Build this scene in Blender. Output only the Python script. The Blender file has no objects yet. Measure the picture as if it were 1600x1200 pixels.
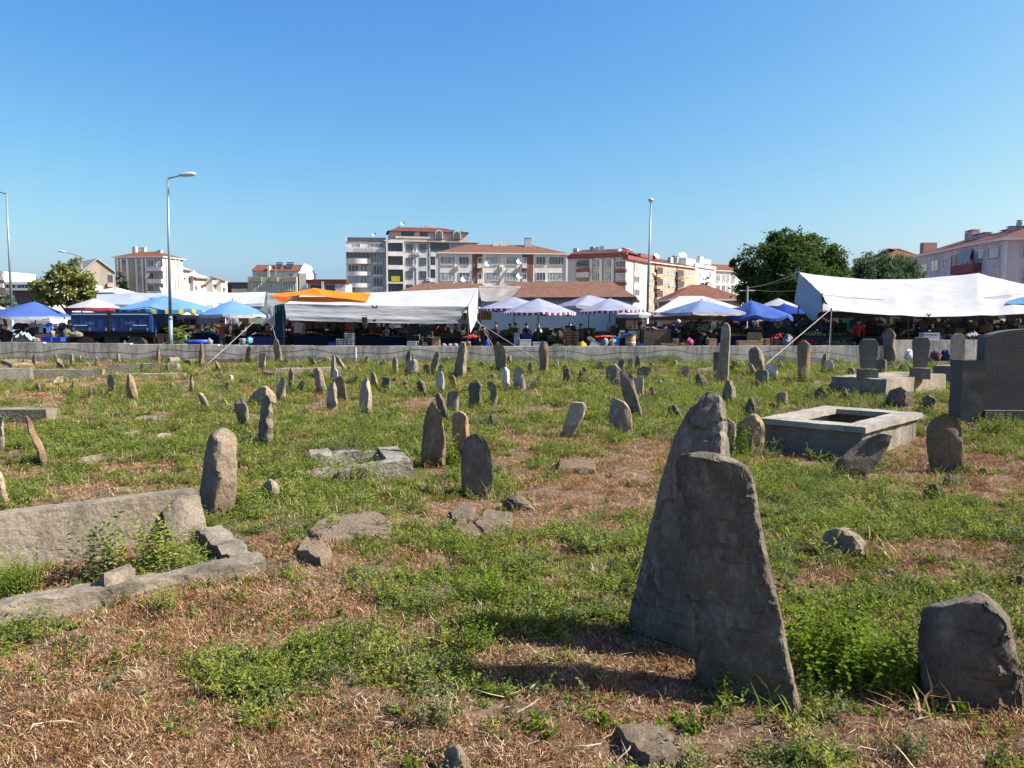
import bpy, bmesh, math, random
import numpy as np
from mathutils import Vector, Matrix, Euler, noise as mnoise

# ------------------------------------------------------------------ camera, sky, sun, exposure
SC = bpy.context.scene
COL = SC.collection
F, CX, CY, CAMH = 1250.0, 800.0, 600.0, 1.7
PITCH = math.atan(100.0 / F)
cam_d = bpy.data.cameras.new('camera'); cam = bpy.data.objects.new('camera', cam_d); COL.objects.link(cam)
cam.location = (0, 0, CAMH); cam.rotation_euler = (math.pi / 2 - PITCH, 0, 0)
cam_d.sensor_width = 36.0; cam_d.lens = 36.0 * F / 1600.0
cam_d.clip_start = 0.05; cam_d.clip_end = 6000.0
SC.camera = cam

SUN_EL, SUN_AZ = math.radians(42), math.radians(97)      # azimuth clockwise from +Y
world = bpy.data.worlds.new('World'); SC.world = world; world.use_nodes = True
wn = world.node_tree.nodes; wl = world.node_tree.links
sky = wn.new('ShaderNodeTexSky'); sky.sky_type = 'NISHITA'; sky.sun_disc = False
sky.sun_elevation = SUN_EL; sky.sun_rotation = SUN_AZ
sky.altitude = 0; sky.air_density = 1.0; sky.dust_density = 2.0; sky.ozone_density = 8.0
wn['Background'].inputs['Strength'].default_value = 0.055
# the camera's rendering of the whole sky: one tone curve per channel, the same in every direction
s_sep = wn.new('ShaderNodeSeparateColor'); s_cmb = wn.new('ShaderNodeCombineColor'); wl.new(sky.outputs['Color'], s_sep.inputs[0])
for ch, (gain, gam) in enumerate(((0.97, 1.7), (1.29, 1.22), (3.1, 0.506))):
    mn = wn.new('ShaderNodeMath'); mn.operation = 'MINIMUM'; mn.inputs[1].default_value = 5.0; wl.new(s_sep.outputs[ch], mn.inputs[0])
    pw = wn.new('ShaderNodeMath'); pw.operation = 'POWER'; pw.inputs[1].default_value = gam; wl.new(mn.outputs[0], pw.inputs[0])
    ml = wn.new('ShaderNodeMath'); ml.operation = 'MULTIPLY'; ml.inputs[1].default_value = gain; wl.new(pw.outputs[0], ml.inputs[0]); wl.new(ml.outputs[0], s_cmb.inputs[ch])
wl.new(s_cmb.outputs[0], wn['Background'].inputs['Color'])
sun_d = bpy.data.lights.new('sun', 'SUN'); sun_d.energy = 5.0; sun_d.angle = math.radians(0.53); sun_d.color = (1.0, 0.95, 0.86)
sun = bpy.data.objects.new('sun', sun_d); COL.objects.link(sun)
SUNV = Vector((math.sin(SUN_AZ) * math.cos(SUN_EL), math.cos(SUN_AZ) * math.cos(SUN_EL), math.sin(SUN_EL)))
sun.rotation_euler = (-SUNV).to_track_quat('-Z', 'Y').to_euler(); sun.location = (20, -5, 30)
SC.view_settings.view_transform = 'Standard'; SC.view_settings.look = 'None'
SC.view_settings.exposure = 1.3; SC.view_settings.gamma = 1.0; SC.view_settings.use_curve_mapping = False
SC.cycles.max_bounces = 6; SC.cycles.diffuse_bounces = 3; SC.cycles.glossy_bounces = 2
SC.cycles.transmission_bounces = 4; SC.cycles.transparent_max_bounces = 8
SC.cycles.caustics_reflective = False; SC.cycles.caustics_refractive = False

R = random.Random(7)
def lin(c):
    return tuple(((v / 255.0) / 12.92 if v / 255.0 <= 0.04045 else ((v / 255.0 + 0.055) / 1.055) ** 2.4) for v in c)

# ------------------------------------------------------------------ pinhole helpers: photo pixel <-> place
_cp, _sp = math.cos(PITCH), math.sin(PITCH)
def ray(px, py):
    a = (px - CX) / F; b = -(py - CY) / F
    return Vector((a, _cp + b * _sp, -_sp + b * _cp))
CAM = Vector((0, 0, CAMH))
def P(px, py, Y):
    d = ray(px, py); return CAM + d * (Y / d.y)
def mpp(Y):                                   # metres per photo pixel at depth Y
    return Y / F

def _h(ix, iy, s):
    n = (ix.astype(np.int64) * 374761393 + iy.astype(np.int64) * 668265263 + s * 974711) & 0xffffffff
    n = ((n ^ (n >> 13)) * 1274126177) & 0xffffffff
    n = (n ^ (n >> 16)) & 0xffffffff
    return n / 4294967295.0
def vn(x, y, s=0):
    x = np.asarray(x, float); y = np.asarray(y, float)
    ix = np.floor(x); iy = np.floor(y); fx = x - ix; fy = y - iy
    fx = fx * fx * (3 - 2 * fx); fy = fy * fy * (3 - 2 * fy)
    a = _h(ix, iy, s); b = _h(ix + 1, iy, s); c = _h(ix, iy + 1, s); d = _h(ix + 1, iy + 1, s)
    return (a * (1 - fx) + b * fx) * (1 - fy) + (c * (1 - fx) + d * fx) * fy
def fbm(x, y, o=4, s=0):
    t = 0; a = 0.5; n = 0
    for i in range(o):
        t = t + a * vn(x * 2 ** i, y * 2 ** i, s + i * 17); n += a; a *= 0.5
    return t / n
def terr(x, y):
    x = np.asarray(x, float); y = np.asarray(y, float)
    r = np.hypot(x, y)
    k = np.clip((30.5 - r) / 4.0, 0, 1) * np.clip((r - 0.5) / 2.0, 0, 1)
    z = 0.16 * (fbm(x * 0.33, y * 0.33, 3, 5) - 0.5) + 0.09 * (fbm(x * 1.4, y * 1.4, 3, 9) - 0.5)
    return z * k
def tz(x, y):
    return float(terr(np.array([x]), np.array([y]))[0])
def wall_y(x): return np.interp(x, [-40, -22, 8, 14, 40], [33.2, 32.6, 31.4, 31.2, 30.5])
def G(px, py):
    d = ray(px, py); z = 0.0
    for i in range(8):
        p = CAM + d * ((z - CAMH) / d.z)
        z = 0.5 * z + 0.5 * tz(p.x, p.y)
    p = CAM + d * ((z - CAMH) / d.z)
    lim = float(wall_y(p.x)) - .35                # nothing of the graveyard stands beyond its wall
    if p.y > lim: p = P(px, py, lim)
    p.z = tz(p.x, p.y)
    return p

# ------------------------------------------------------------------ object helpers
def tag(o, label=None, cat=None, group=None, kind=None):
    if label: o['label'] = label
    if cat: o['category'] = cat
    if group: o['group'] = group
    if kind: o['kind'] = kind
    return o
def empty(name, loc=(0, 0, 0), rz=0.0, label=None, cat=None, group=None):
    o = bpy.data.objects.new(name, None); COL.objects.link(o)
    o.location = loc; o.rotation_euler = (0, 0, rz); o.empty_display_size = 0.2
    return tag(o, label, cat, group)
def mesh(name, v, f, mats, smooth=False, idx=None):
    me = bpy.data.meshes.new(name)
    me.from_pydata([tuple(p) for p in v], [], [tuple(q) for q in f])
    for m in (mats if isinstance(mats, (list, tuple)) else [mats]): me.materials.append(m)
    if idx is not None: me.polygons.foreach_set('material_index', idx)
    if smooth: me.polygons.foreach_set('use_smooth', [True] * len(me.polygons))
    me.update()
    return me
def link(name, me, parent=None, loc=(0, 0, 0), rot=(0, 0, 0)):
    o = bpy.data.objects.new(name, me); COL.objects.link(o)
    o.location = loc; o.rotation_euler = rot
    if parent is not None: o.parent = parent
    return o
def mk(name, v, f, mats, parent=None, smooth=False, loc=(0, 0, 0), rot=(0, 0, 0), idx=None):
    return link(name, mesh(name, v, f, mats, smooth, idx), parent, loc, rot)
class MB:
    """collects boxes, tubes and quads for one part"""
    def __init__(s): s.v = []; s.f = []; s.i = []
    def add(s, v, f, mi=0):
        n = len(s.v); s.v += [tuple(p) for p in v]; s.f += [tuple(n + k for k in q) for q in f]; s.i += [mi] * len(f); return s
    def box(s, a, b, mi=0):
        x0, y0, z0 = a; x1, y1, z1 = b
        return s.add([(x0, y0, z0), (x1, y0, z0), (x1, y1, z0), (x0, y1, z0), (x0, y0, z1), (x1, y0, z1), (x1, y1, z1), (x0, y1, z1)],
                     [(0, 3, 2, 1), (4, 5, 6, 7), (0, 1, 5, 4), (1, 2, 6, 5), (2, 3, 7, 6), (3, 0, 4, 7)], mi)
    def obox(s, o, u, w, n, mi=0):
        """box from corner o along three vectors"""
        o = Vector(o); u = Vector(u); w = Vector(w); n = Vector(n)
        p = [o, o + u, o + u + w, o + w]; p += [q + n for q in p]
        f = [(0, 3, 2, 1), (4, 5, 6, 7), (0, 1, 5, 4), (1, 2, 6, 5), (2, 3, 7, 6), (3, 0, 4, 7)]
        if u.cross(w).dot(n) < 0: f = [q[::-1] for q in f]
        return s.add(p, f, mi)
    def tube(s, a, b, r0, r1=None, n=8, mi=0):
        a = Vector(a); b = Vector(b); r1 = r0 if r1 is None else r1
        d = (b - a).normalized(); u = d.orthogonal().normalized(); w = d.cross(u)
        v = []
        for p, r in ((a, r0), (b, r1)):
            v += [p + (u * math.cos(2 * math.pi * k / n) + w * math.sin(2 * math.pi * k / n)) * r for k in range(n)]
        f = [(k, (k + 1) % n, n + (k + 1) % n, n + k) for k in range(n)] + [tuple(range(n - 1, -1, -1)), tuple(range(n, 2 * n))]
        return s.add(v, f, mi)
    def path(s, pts, r, n=6, mi=0):
        for a, b in zip(pts[:-1], pts[1:]): s.tube(a, b, r, r, n, mi)
        return s
    def lathe(s, prof, o=(0, 0, 0), n=16, mi=0):
        ox, oy, oz = o; v = []; f = []
        for r, z in prof: v += [(ox + r * math.cos(2 * math.pi * k / n), oy + r * math.sin(2 * math.pi * k / n), oz + z) for k in range(n)]
        m = len(prof)
        for j in range(m - 1):
            f += [(j * n + k, j * n + (k + 1) % n, (j + 1) * n + (k + 1) % n, (j + 1) * n + k) for k in range(n)]
        f += [tuple(range(n - 1, -1, -1)), tuple((m - 1) * n + k for k in range(n))]
        return s.add(v, f, mi)
    def build(s, name, mats, parent=None, smooth=False, loc=(0, 0, 0), rot=(0, 0, 0)):
        return mk(name, s.v, s.f, mats, parent, smooth, loc, rot, s.i)
def copy_tree(o, parent=None):
    c = o.copy(); COL.objects.link(c)
    if parent is not None: c.parent = parent
    for ch in list(o.children): copy_tree(ch, c)
    return c

# ------------------------------------------------------------------ material helpers
def _nt(name):
    m = bpy.data.materials.new(name); m.use_nodes = True
    return m, m.node_tree.nodes, m.node_tree.links, m.node_tree.nodes['Principled BSDF']
def ramp(n, stops):
    r = n.new('ShaderNodeValToRGB'); e = r.color_ramp.elements
    while len(e) < len(stops): e.new(0.5)
    for k, (p, c) in enumerate(stops): e[k].position = p; e[k].color = (*c, 1) if len(c) == 3 else c
    return r
def plain(name, c, rough=0.7, var=0.12, scale=3.0, bump=0.0, bscale=40.0, metal=0.0, spec=0.4):
    """plain coloured surface with soft uneven wear"""
    m, n, l, b = _nt(name)
    tc = n.new('ShaderNodeTexCoord'); nz = n.new('ShaderNodeTexNoise'); nz.inputs['Scale'].default_value = scale; nz.inputs['Detail'].default_value = 6
    l.new(tc.outputs['Object'], nz.inputs['Vector'])
    lo = tuple(max(0, v * (1 - var)) for v in c); hi = tuple(min(1, v * (1 + var)) for v in c)
    r = ramp(n, [(0.3, lo), (0.7, hi)]); l.new(nz.outputs['Fac'], r.inputs['Fac']); l.new(r.outputs['Color'], b.inputs['Base Color'])
    b.inputs['Roughness'].default_value = rough; b.inputs['Metallic'].default_value = metal; b.inputs['Specular IOR Level'].default_value = spec
    if bump:
        n2 = n.new('ShaderNodeTexNoise'); n2.inputs['Scale'].default_value = bscale; n2.inputs['Detail'].default_value = 5
        l.new(tc.outputs['Object'], n2.inputs['Vector'])
        bp = n.new('ShaderNodeBump'); bp.inputs['Strength'].default_value = bump; bp.inputs['Distance'].default_value = 0.02
        l.new(n2.outputs['Fac'], bp.inputs['Height']); l.new(bp.outputs['Normal'], b.inputs['Normal'])
    return m
def cloth(name, c, trans=0.35, var=0.16, scale=1.6):
    m, n, l, b = _nt(name); n.remove(b)
    out = n['Material Output']
    tc = n.new('ShaderNodeTexCoord'); nz = n.new('ShaderNodeTexNoise'); nz.inputs['Scale'].default_value = scale; nz.inputs['Detail'].default_value = 5
    l.new(tc.outputs['Object'], nz.inputs['Vector'])
    r = ramp(n, [(0.3, tuple(v * (1 - var) for v in c)), (0.7, tuple(min(1, v * (1 + var)) for v in c))]); l.new(nz.outputs['Fac'], r.inputs['Fac'])
    d = n.new('ShaderNodeBsdfDiffuse'); t = n.new('ShaderNodeBsdfTranslucent'); mx = n.new('ShaderNodeMixShader'); mx.inputs[0].default_value = trans
    l.new(r.outputs['Color'], d.inputs['Color']); l.new(r.outputs['Color'], t.inputs['Color'])
    mp = n.new('ShaderNodeMapping'); mp.inputs['Scale'].default_value = (.45, 1, 2.6); mp.inputs['Rotation'].default_value = (0, .12, 0); l.new(tc.outputs['Object'], mp.inputs[0])
    wz = n.new('ShaderNodeTexNoise'); wz.inputs['Scale'].default_value = 2.2; wz.inputs['Detail'].default_value = 4; l.new(mp.outputs[0], wz.inputs['Vector'])
    bp = n.new('ShaderNodeBump'); bp.inputs['Strength'].default_value = .4; bp.inputs['Distance'].default_value = .1; l.new(wz.outputs['Fac'], bp.inputs['Height']); l.new(bp.outputs[0], d.inputs['Normal'])
    l.new(d.outputs[0], mx.inputs[1]); l.new(t.outputs[0], mx.inputs[2]); l.new(mx.outputs[0], out.inputs['Surface'])
    return m
def leafmat(name, cols, trans=0.3):
    m, n, l, b = _nt(name); n.remove(b); out = n['Material Output']
    oi = n.new('ShaderNodeObjectInfo'); geo = n.new('ShaderNodeNewGeometry')
    mx0 = n.new('ShaderNodeMath'); mx0.operation = 'MULTIPLY_ADD'; mx0.inputs[1].default_value = 0.5
    hf = n.new('ShaderNodeMath'); hf.operation = 'MULTIPLY'; hf.inputs[1].default_value = 0.5
    l.new(geo.outputs['Random Per Island'], hf.inputs[0]); l.new(oi.outputs['Random'], mx0.inputs[0]); l.new(hf.outputs[0], mx0.inputs[2])
    k = len(cols); r = ramp(n, [(0.12 + 0.76 * i / (k - 1), c) for i, c in enumerate(cols)]); l.new(mx0.outputs[0], r.inputs['Fac'])
    d = n.new('ShaderNodeBsdfDiffuse'); t = n.new('ShaderNodeBsdfTranslucent'); mx = n.new('ShaderNodeMixShader'); mx.inputs[0].default_value = trans
    l.new(r.outputs['Color'], d.inputs['Color']); l.new(r.outputs['Color'], t.inputs['Color'])
    l.new(d.outputs[0], mx.inputs[1]); l.new(t.outputs[0], mx.inputs[2]); l.new(mx.outputs[0], out.inputs['Surface'])
    return m
def rockmat(name, dark, mid, light, lichen=(0.4, 0.36, 0.28), lich=0.5, bump=0.6, streak=1.0):
    """weathered stone: layered tone, lichen spots, grain and cracks"""
    m, n, l, b = _nt(name)
    tc = n.new('ShaderNodeTexCoord'); oi = n.new('ShaderNodeObjectInfo')
    add = n.new('ShaderNodeVectorMath'); add.operation = 'MULTIPLY_ADD'; add.inputs[1].default_value = (1, 1, 0.6 * streak)
    cmb = n.new('ShaderNodeMath'); cmb.operation = 'MULTIPLY'; cmb.inputs[1].default_value = 57.0
    l.new(oi.outputs['Random'], cmb.inputs[0]); l.new(tc.outputs['Object'], add.inputs[0]); l.new(cmb.outputs[0], add.inputs[2])
    def nz(scale, det, rg=0.6):
        q = n.new('ShaderNodeTexNoise'); q.inputs['Scale'].default_value = scale; q.inputs['Detail'].default_value = det; q.inputs['Roughness'].default_value = rg
        l.new(add.outputs[0], q.inputs['Vector']); return q
    a = nz(3.2, 8, 0.65); r = ramp(n, [(0.25, dark), (0.5, mid), (0.78, light)]); l.new(a.outputs['Fac'], r.inputs['Fac'])
    li = nz(14, 6, 0.7); lr = ramp(n, [(0.53, (0, 0, 0)), (0.6, (1, 1, 1))]); l.new(li.outputs['Fac'], lr.inputs['Fac'])
    ml = n.new('ShaderNodeMath'); ml.operation = 'MULTIPLY'; ml.inputs[1].default_value = lich; l.new(lr.outputs['Color'], ml.inputs[0])
    mx = n.new('ShaderNodeMixRGB'); l.new(ml.outputs[0], mx.inputs[0]); l.new(r.outputs['Color'], mx.inputs[1]); mx.inputs[2].default_value = (*lichen, 1)
    l2 = nz(7, 7, 0.75); l2r = ramp(n, [(0.5, (0, 0, 0)), (0.7, (1, 1, 1))]); l.new(l2.outputs['Fac'], l2r.inputs['Fac'])
    l2m = n.new('ShaderNodeMath'); l2m.operation = 'MULTIPLY'; l2m.inputs[1].default_value = lich * .8; l.new(l2r.outputs['Color'], l2m.inputs[0])
    mx2 = n.new('ShaderNodeMixRGB'); l.new(l2m.outputs[0], mx2.inputs[0]); l.new(mx.outputs[0], mx2.inputs[1]); mx2.inputs[2].default_value = (dark[0] * .55 + .03, dark[1] * .5 + .02, dark[2] * .4 + .008, 1)
    gr = nz(60, 4, 0.7); mm = n.new('ShaderNodeMixRGB'); mm.blend_type = 'OVERLAY'; mm.inputs[0].default_value = 0.5
    l.new(mx2.outputs[0], mm.inputs[1]); l.new(gr.outputs['Fac'], mm.inputs[2])
    vc = n.new('ShaderNodeTexVoronoi'); vc.feature = 'DISTANCE_TO_EDGE'; vc.inputs['Scale'].default_value = 2.4      # a few long cracks
    wd = n.new('ShaderNodeVectorMath'); wd.operation = 'MULTIPLY_ADD'; wd.inputs[1].default_value = (.5, .5, .5); l.new(li.outputs['Color'], wd.inputs[0]); l.new(add.outputs[0], wd.inputs[2]); l.new(wd.outputs[0], vc.inputs['Vector'])
    vk = n.new('ShaderNodeMapRange'); vk.inputs[1].default_value = .004; vk.inputs[2].default_value = .022; vk.inputs[3].default_value = .75; vk.inputs[4].default_value = 0; l.new(vc.outputs['Distance'], vk.inputs[0])
    vmk = n.new('ShaderNodeMath'); vmk.operation = 'MULTIPLY'; l.new(vk.outputs[0], vmk.inputs[0]); l.new(l2r.outputs['Color'], vmk.inputs[1])
    mc = n.new('ShaderNodeMixRGB'); l.new(vmk.outputs[0], mc.inputs[0]); l.new(mm.outputs[0], mc.inputs[1]); mc.inputs[2].default_value = (dark[0] * .3, dark[1] * .3, dark[2] * .3, 1); mm = mc
    sz = n.new('ShaderNodeSeparateXYZ'); l.new(tc.outputs['Object'], sz.inputs[0])
    zn = n.new('ShaderNodeMath'); zn.operation = 'MULTIPLY_ADD'; zn.inputs[1].default_value = -.35; l.new(a.outputs['Fac'], zn.inputs[0]); l.new(sz.outputs[2], zn.inputs[2])
    zr = n.new('ShaderNodeMapRange'); zr.inputs[1].default_value = -.16; zr.inputs[2].default_value = .06; zr.inputs[3].default_value = .7; zr.inputs[4].default_value = 0; l.new(zn.outputs[0], zr.inputs[0])
    so = n.new('ShaderNodeMixRGB'); l.new(zr.outputs[0], so.inputs[0]); l.new(mm.outputs[0], so.inputs[1]); so.inputs[2].default_value = (.13, .092, .06, 1)      # soil splashed on the foot
    hv = n.new('ShaderNodeHueSaturation'); vr = n.new('ShaderNodeMapRange'); vr.inputs[3].default_value = 0.78; vr.inputs[4].default_value = 1.2
    l.new(oi.outputs['Random'], vr.inputs[0]); l.new(vr.outputs[0], hv.inputs['Value']); l.new(so.outputs[0], hv.inputs['Color'])
    l.new(hv.outputs[0], b.inputs['Base Color'])
    vo = n.new('ShaderNodeTexVoronoi'); vo.feature = 'DISTANCE_TO_EDGE'; vo.inputs['Scale'].default_value = 5
    wv = n.new('ShaderNodeVectorMath'); wv.operation = 'ADD'; l.new(add.outputs[0], wv.inputs[0]); l.new(a.outputs['Color'], wv.inputs[1]); l.new(wv.outputs[0], vo.inputs['Vector'])
    vm = n.new('ShaderNodeMapRange'); vm.inputs[2].default_value = 0.05; l.new(vo.outputs['Distance'], vm.inputs[0])
    s1 = n.new('ShaderNodeMath'); s1.operation = 'MULTIPLY_ADD'; s1.inputs[1].default_value = 0.1; l.new(vm.outputs[0], s1.inputs[0])
    g2 = nz(24, 8, 0.7); l.new(g2.outputs['Fac'], s1.inputs[2])
    bp = n.new('ShaderNodeBump'); bp.inputs['Strength'].default_value = min(1.0, bump * 1.5); bp.inputs['Distance'].default_value = 0.04
    l.new(s1.outputs[0], bp.inputs['Height']); l.new(bp.outputs['Normal'], b.inputs['Normal'])
    b.inputs['Roughness'].default_value = 0.92; b.inputs['Specular IOR Level'].default_value = 0.2
    return m
def concmat(name, c, stain=0.5, bump=0.4, scale=2.0):
    """weathered concrete with stains running down"""
    m, n, l, b = _nt(name)
    tc = n.new('ShaderNodeTexCoord'); mp = n.new('ShaderNodeMapping'); mp.inputs['Scale'].default_value = (1, 1, 0.25)
    l.new(tc.outputs['Object'], mp.inputs[0])
    a = n.new('ShaderNodeTexNoise'); a.inputs['Scale'].default_value = scale; a.inputs['Detail'].default_value = 9; a.inputs['Roughness'].default_value = 0.65; l.new(mp.outputs[0], a.inputs['Vector'])
    r = ramp(n, [(0.34, tuple(v * (1 - stain) for v in c)), (0.5, c), (0.68, tuple(min(1, v * 1.25) for v in c))]); l.new(a.outputs['Fac'], r.inputs['Fac'])
    g = n.new('ShaderNodeTexNoise'); g.inputs['Scale'].default_value = 70; g.inputs['Detail'].default_value = 4; l.new(tc.outputs['Object'], g.inputs['Vector'])
    mm = n.new('ShaderNodeMixRGB'); mm.blend_type = 'OVERLAY'; mm.inputs[0].default_value = 0.6; l.new(r.outputs['Color'], mm.inputs[1]); l.new(g.outputs['Fac'], mm.inputs[2])
    sp = n.new('ShaderNodeTexNoise'); sp.inputs['Scale'].default_value = 9; sp.inputs['Detail'].default_value = 7; sp.inputs['Roughness'].default_value = .75; l.new(tc.outputs['Object'], sp.inputs['Vector'])
    sr = ramp(n, [(.3, (.35, .33, .3)), (.47, (1, 1, 1))]); l.new(sp.outputs['Fac'], sr.inputs['Fac'])
    m2 = n.new('ShaderNodeMixRGB'); m2.blend_type = 'MULTIPLY'; m2.inputs[0].default_value = .8; l.new(mm.outputs[0], m2.inputs[1]); l.new(sr.outputs['Color'], m2.inputs[2])
    l.new(m2.outputs[0], b.inputs['Base Color'])
    g2 = n.new('ShaderNodeTexNoise'); g2.inputs['Scale'].default_value = 22; g2.inputs['Detail'].default_value = 8; l.new(tc.outputs['Object'], g2.inputs['Vector'])
    bp = n.new('ShaderNodeBump'); bp.inputs['Strength'].default_value = min(1, bump * 1.8); bp.inputs['Distance'].default_value = 0.025
    l.new(g2.outputs['Fac'], bp.inputs['Height']); l.new(bp.outputs['Normal'], b.inputs['Normal'])
    b.inputs['Roughness'].default_value = 0.93; b.inputs['Specular IOR Level'].default_value = 0.2
    return m
# ------------------------------------------------------------------ ground: patches of green weeds and dry brown litter
BROWN = [(470, 960, 120, 45), (250, 1000, 250, 65), (120, 1100, 210, 90), (300, 1170, 300, 45), (620, 1130, 200, 50), (900, 1150, 260, 45),
         (1250, 1150, 220, 40), (1520, 1150, 120, 45), (960, 1015, 110, 28), (950, 720, 85, 35), (890, 790, 110, 35), (1000, 690, 50, 16),
         (1410, 700, 55, 32), (1550, 770, 70, 18), (1490, 860, 110, 22), (1270, 890, 70, 28), (700, 800, 80, 25), (560, 830, 50, 20),
         (190, 745, 85, 18), (130, 603, 80, 10), (60, 622, 80, 8), (100, 572, 130, 9), (660, 640, 45, 8), (850, 650, 50, 10), (1030, 580, 50, 6),
         (1190, 630, 60, 8), (1290, 600, 45, 5), (1540, 722, 60, 18), (350, 572, 50, 7), (650, 590, 60, 5), (790, 690, 50, 14), (1330, 905, 70, 20)]
GREEN = [(480, 1040, 120, 45), (680, 960, 90, 55), (770, 930, 80, 40), (1320, 1010, 100, 75), (560, 770, 160, 45), (1250, 790, 180, 40),
         (450, 800, 120, 30), (1440, 825, 150, 28), (900, 890, 110, 35), (850, 960, 60, 25), (1540, 1010, 60, 30), (260, 690, 220, 35),
         (1000, 660, 200, 20), (1100, 620, 200, 15), (600, 680, 160, 25), (640, 860, 110, 28), (960, 830, 90, 40), (250, 1090, 60, 20), (700, 1080, 60, 30)]
def _pat(lst):
    o = []
    for (px, py, rx, ry) in lst:
        c = G(px, py); s = mpp(c.y); a = G(px, min(py + ry, 1190)); b = G(px, max(py - ry, 535))
        o.append((c.x, c.y, rx * s, max(0.5 * abs(b.y - a.y), 0.1)))
    return o
_BR, _GR = _pat(BROWN), _pat(GREEN)
def greenness(x, y):
    x = np.asarray(x, float); y = np.asarray(y, float)
    wx = x + 0.5 * (fbm(x * 0.9, y * 0.9, 3, 31) - 0.5) * 1.2; wy = y + 0.5 * (fbm(x * 0.9, y * 0.9, 3, 47) - 0.5) * 1.2
    g = 0.53 - 0.25 * np.clip((5.0 - y) / 1.8, 0, 1)
    g = g + 0.8 * (fbm(x * 0.8, y * 0.8, 3, 3) - 0.5) + 1.7 * (fbm(x * 2.6, y * 2.6, 4, 13) - 0.5)
    for (cx, cy, rx, ry) in _BR: g = g - 0.5 * np.exp(-(((wx - cx) / rx) ** 2 + ((wy - cy) / ry) ** 2) * 1.1)
    for (cx, cy, rx, ry) in _GR: g = g + 0.45 * np.exp(-(((wx - cx) / rx) ** 2 + ((wy - cy) / ry) ** 2) * 1.1)
    return np.clip(g, 0, 1)

def ground_material():
    m, n, l, b = _nt('graveyard_ground')
    at = n.new('ShaderNodeAttribute'); at.attribute_name = 'green'
    tc = n.new('ShaderNodeTexCoord')
    def nz(scale, det, rg=0.6):
        q = n.new('ShaderNodeTexNoise'); q.inputs['Scale'].default_value = scale; q.inputs['Detail'].default_value = det; q.inputs['Roughness'].default_value = rg
        l.new(tc.outputs['Object'], q.inputs['Vector']); return q
    a = nz(9, 9, 0.7); br = ramp(n, [(0.25, (0.055, 0.036, 0.024)), (0.46, (0.15, 0.1, 0.065)), (0.6, (0.23, 0.17, 0.12)), (0.78, (0.3, 0.25, 0.195))]); l.new(a.outputs['Fac'], br.inputs['Fac'])
    c = nz(30, 8, 0.75); gr = ramp(n, [(0.3, (0.05, 0.05, 0.018)), (0.5, (0.085, 0.1, 0.03)), (0.72, (0.15, 0.145, 0.06))]); l.new(c.outputs['Fac'], gr.inputs['Fac'])
    d = nz(40, 5, 0.7); ad = n.new('ShaderNodeMath'); ad.operation = 'MULTIPLY_ADD'; ad.inputs[1].default_value = 0.7; l.new(d.outputs['Fac'], ad.inputs[0])
    sb = n.new('ShaderNodeMath'); sb.operation = 'SUBTRACT'; sb.inputs[1].default_value = 0.35; l.new(at.outputs['Fac'], sb.inputs[0]); l.new(sb.outputs[0], ad.inputs[2])
    mr = n.new('ShaderNodeMapRange'); mr.inputs[1].default_value = 0.38; mr.inputs[2].default_value = 0.62; l.new(ad.outputs[0], mr.inputs[0])
    mx = n.new('ShaderNodeMixRGB'); l.new(mr.outputs[0], mx.inputs[0]); l.new(br.outputs['Color'], mx.inputs[1]); l.new(gr.outputs['Color'], mx.inputs[2])
    l.new(mx.outputs[0], b.inputs['Base Color'])
    e = nz(55, 8, 0.8); bp = n.new('ShaderNodeBump'); bp.inputs['Strength'].default_value = 0.9; bp.inputs['Distance'].default_value = 0.03
    l.new(e.outputs['Fac'], bp.inputs['Height']); l.new(bp.outputs['Normal'], b.inputs['Normal'])
    b.inputs['Roughness'].default_value = 0.95; b.inputs['Specular IOR Level'].default_value = 0.1
    return m

def build_ground():
    rr = [0.0, 0.5]
    while rr[-1] < 40: rr.append(rr[-1] * 1.0125 + 0.012)
    while rr[-1] < 4500: rr.append(rr[-1] * 1.25)
    rr = np.array(rr[1:])
    front = np.arange(-55, 55.01, 0.4); back = np.arange(60, 300.1, 6)
    an = np.radians(np.concatenate([front, back])); na = len(an); nr = len(rr)
    RR, AA = np.meshgrid(rr, an, indexing='ij')
    x = RR * np.sin(AA); y = RR * np.cos(AA)
    z = terr(x, y) + np.clip((28 - RR) / 10, 0, 1) * 0.05 * (fbm(x * 5.5, y * 5.5, 3, 23) - 0.5)
    v = np.stack([x.ravel(), y.ravel(), z.ravel()], 1)
    v = np.vstack([v, [[0, 0, 0]]]); c = len(v) - 1
    i = np.arange(nr - 1)[:, None] * na; j = np.arange(na)[None, :]; j2 = (j + 1) % na
    f = np.stack([(i + j), (i + na + j), (i + na + j2), (i + j2)], -1).reshape(-1, 4)[:, ::-1]
    faces = [tuple(q) for q in f] + [(k, (k + 1) % na, c)[::-1] for k in range(na)]
    me = bpy.data.meshes.new('ground'); me.from_pydata(v.tolist(), [], faces)
    at = me.attributes.new('green', 'FLOAT', 'POINT')
    gvals = greenness(v[:, 0], v[:, 1]); gvals[np.hypot(v[:, 0], v[:, 1]) > 45] = 0.25
    at.data.foreach_set('value', gvals.astype(np.float32))
    me.materials.append(ground_material()); me.polygons.foreach_set('use_smooth', [True] * len(me.polygons)); me.update()
    o = link('ground', me); tag(o, kind='structure')
    return o
ground = build_ground()

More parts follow.
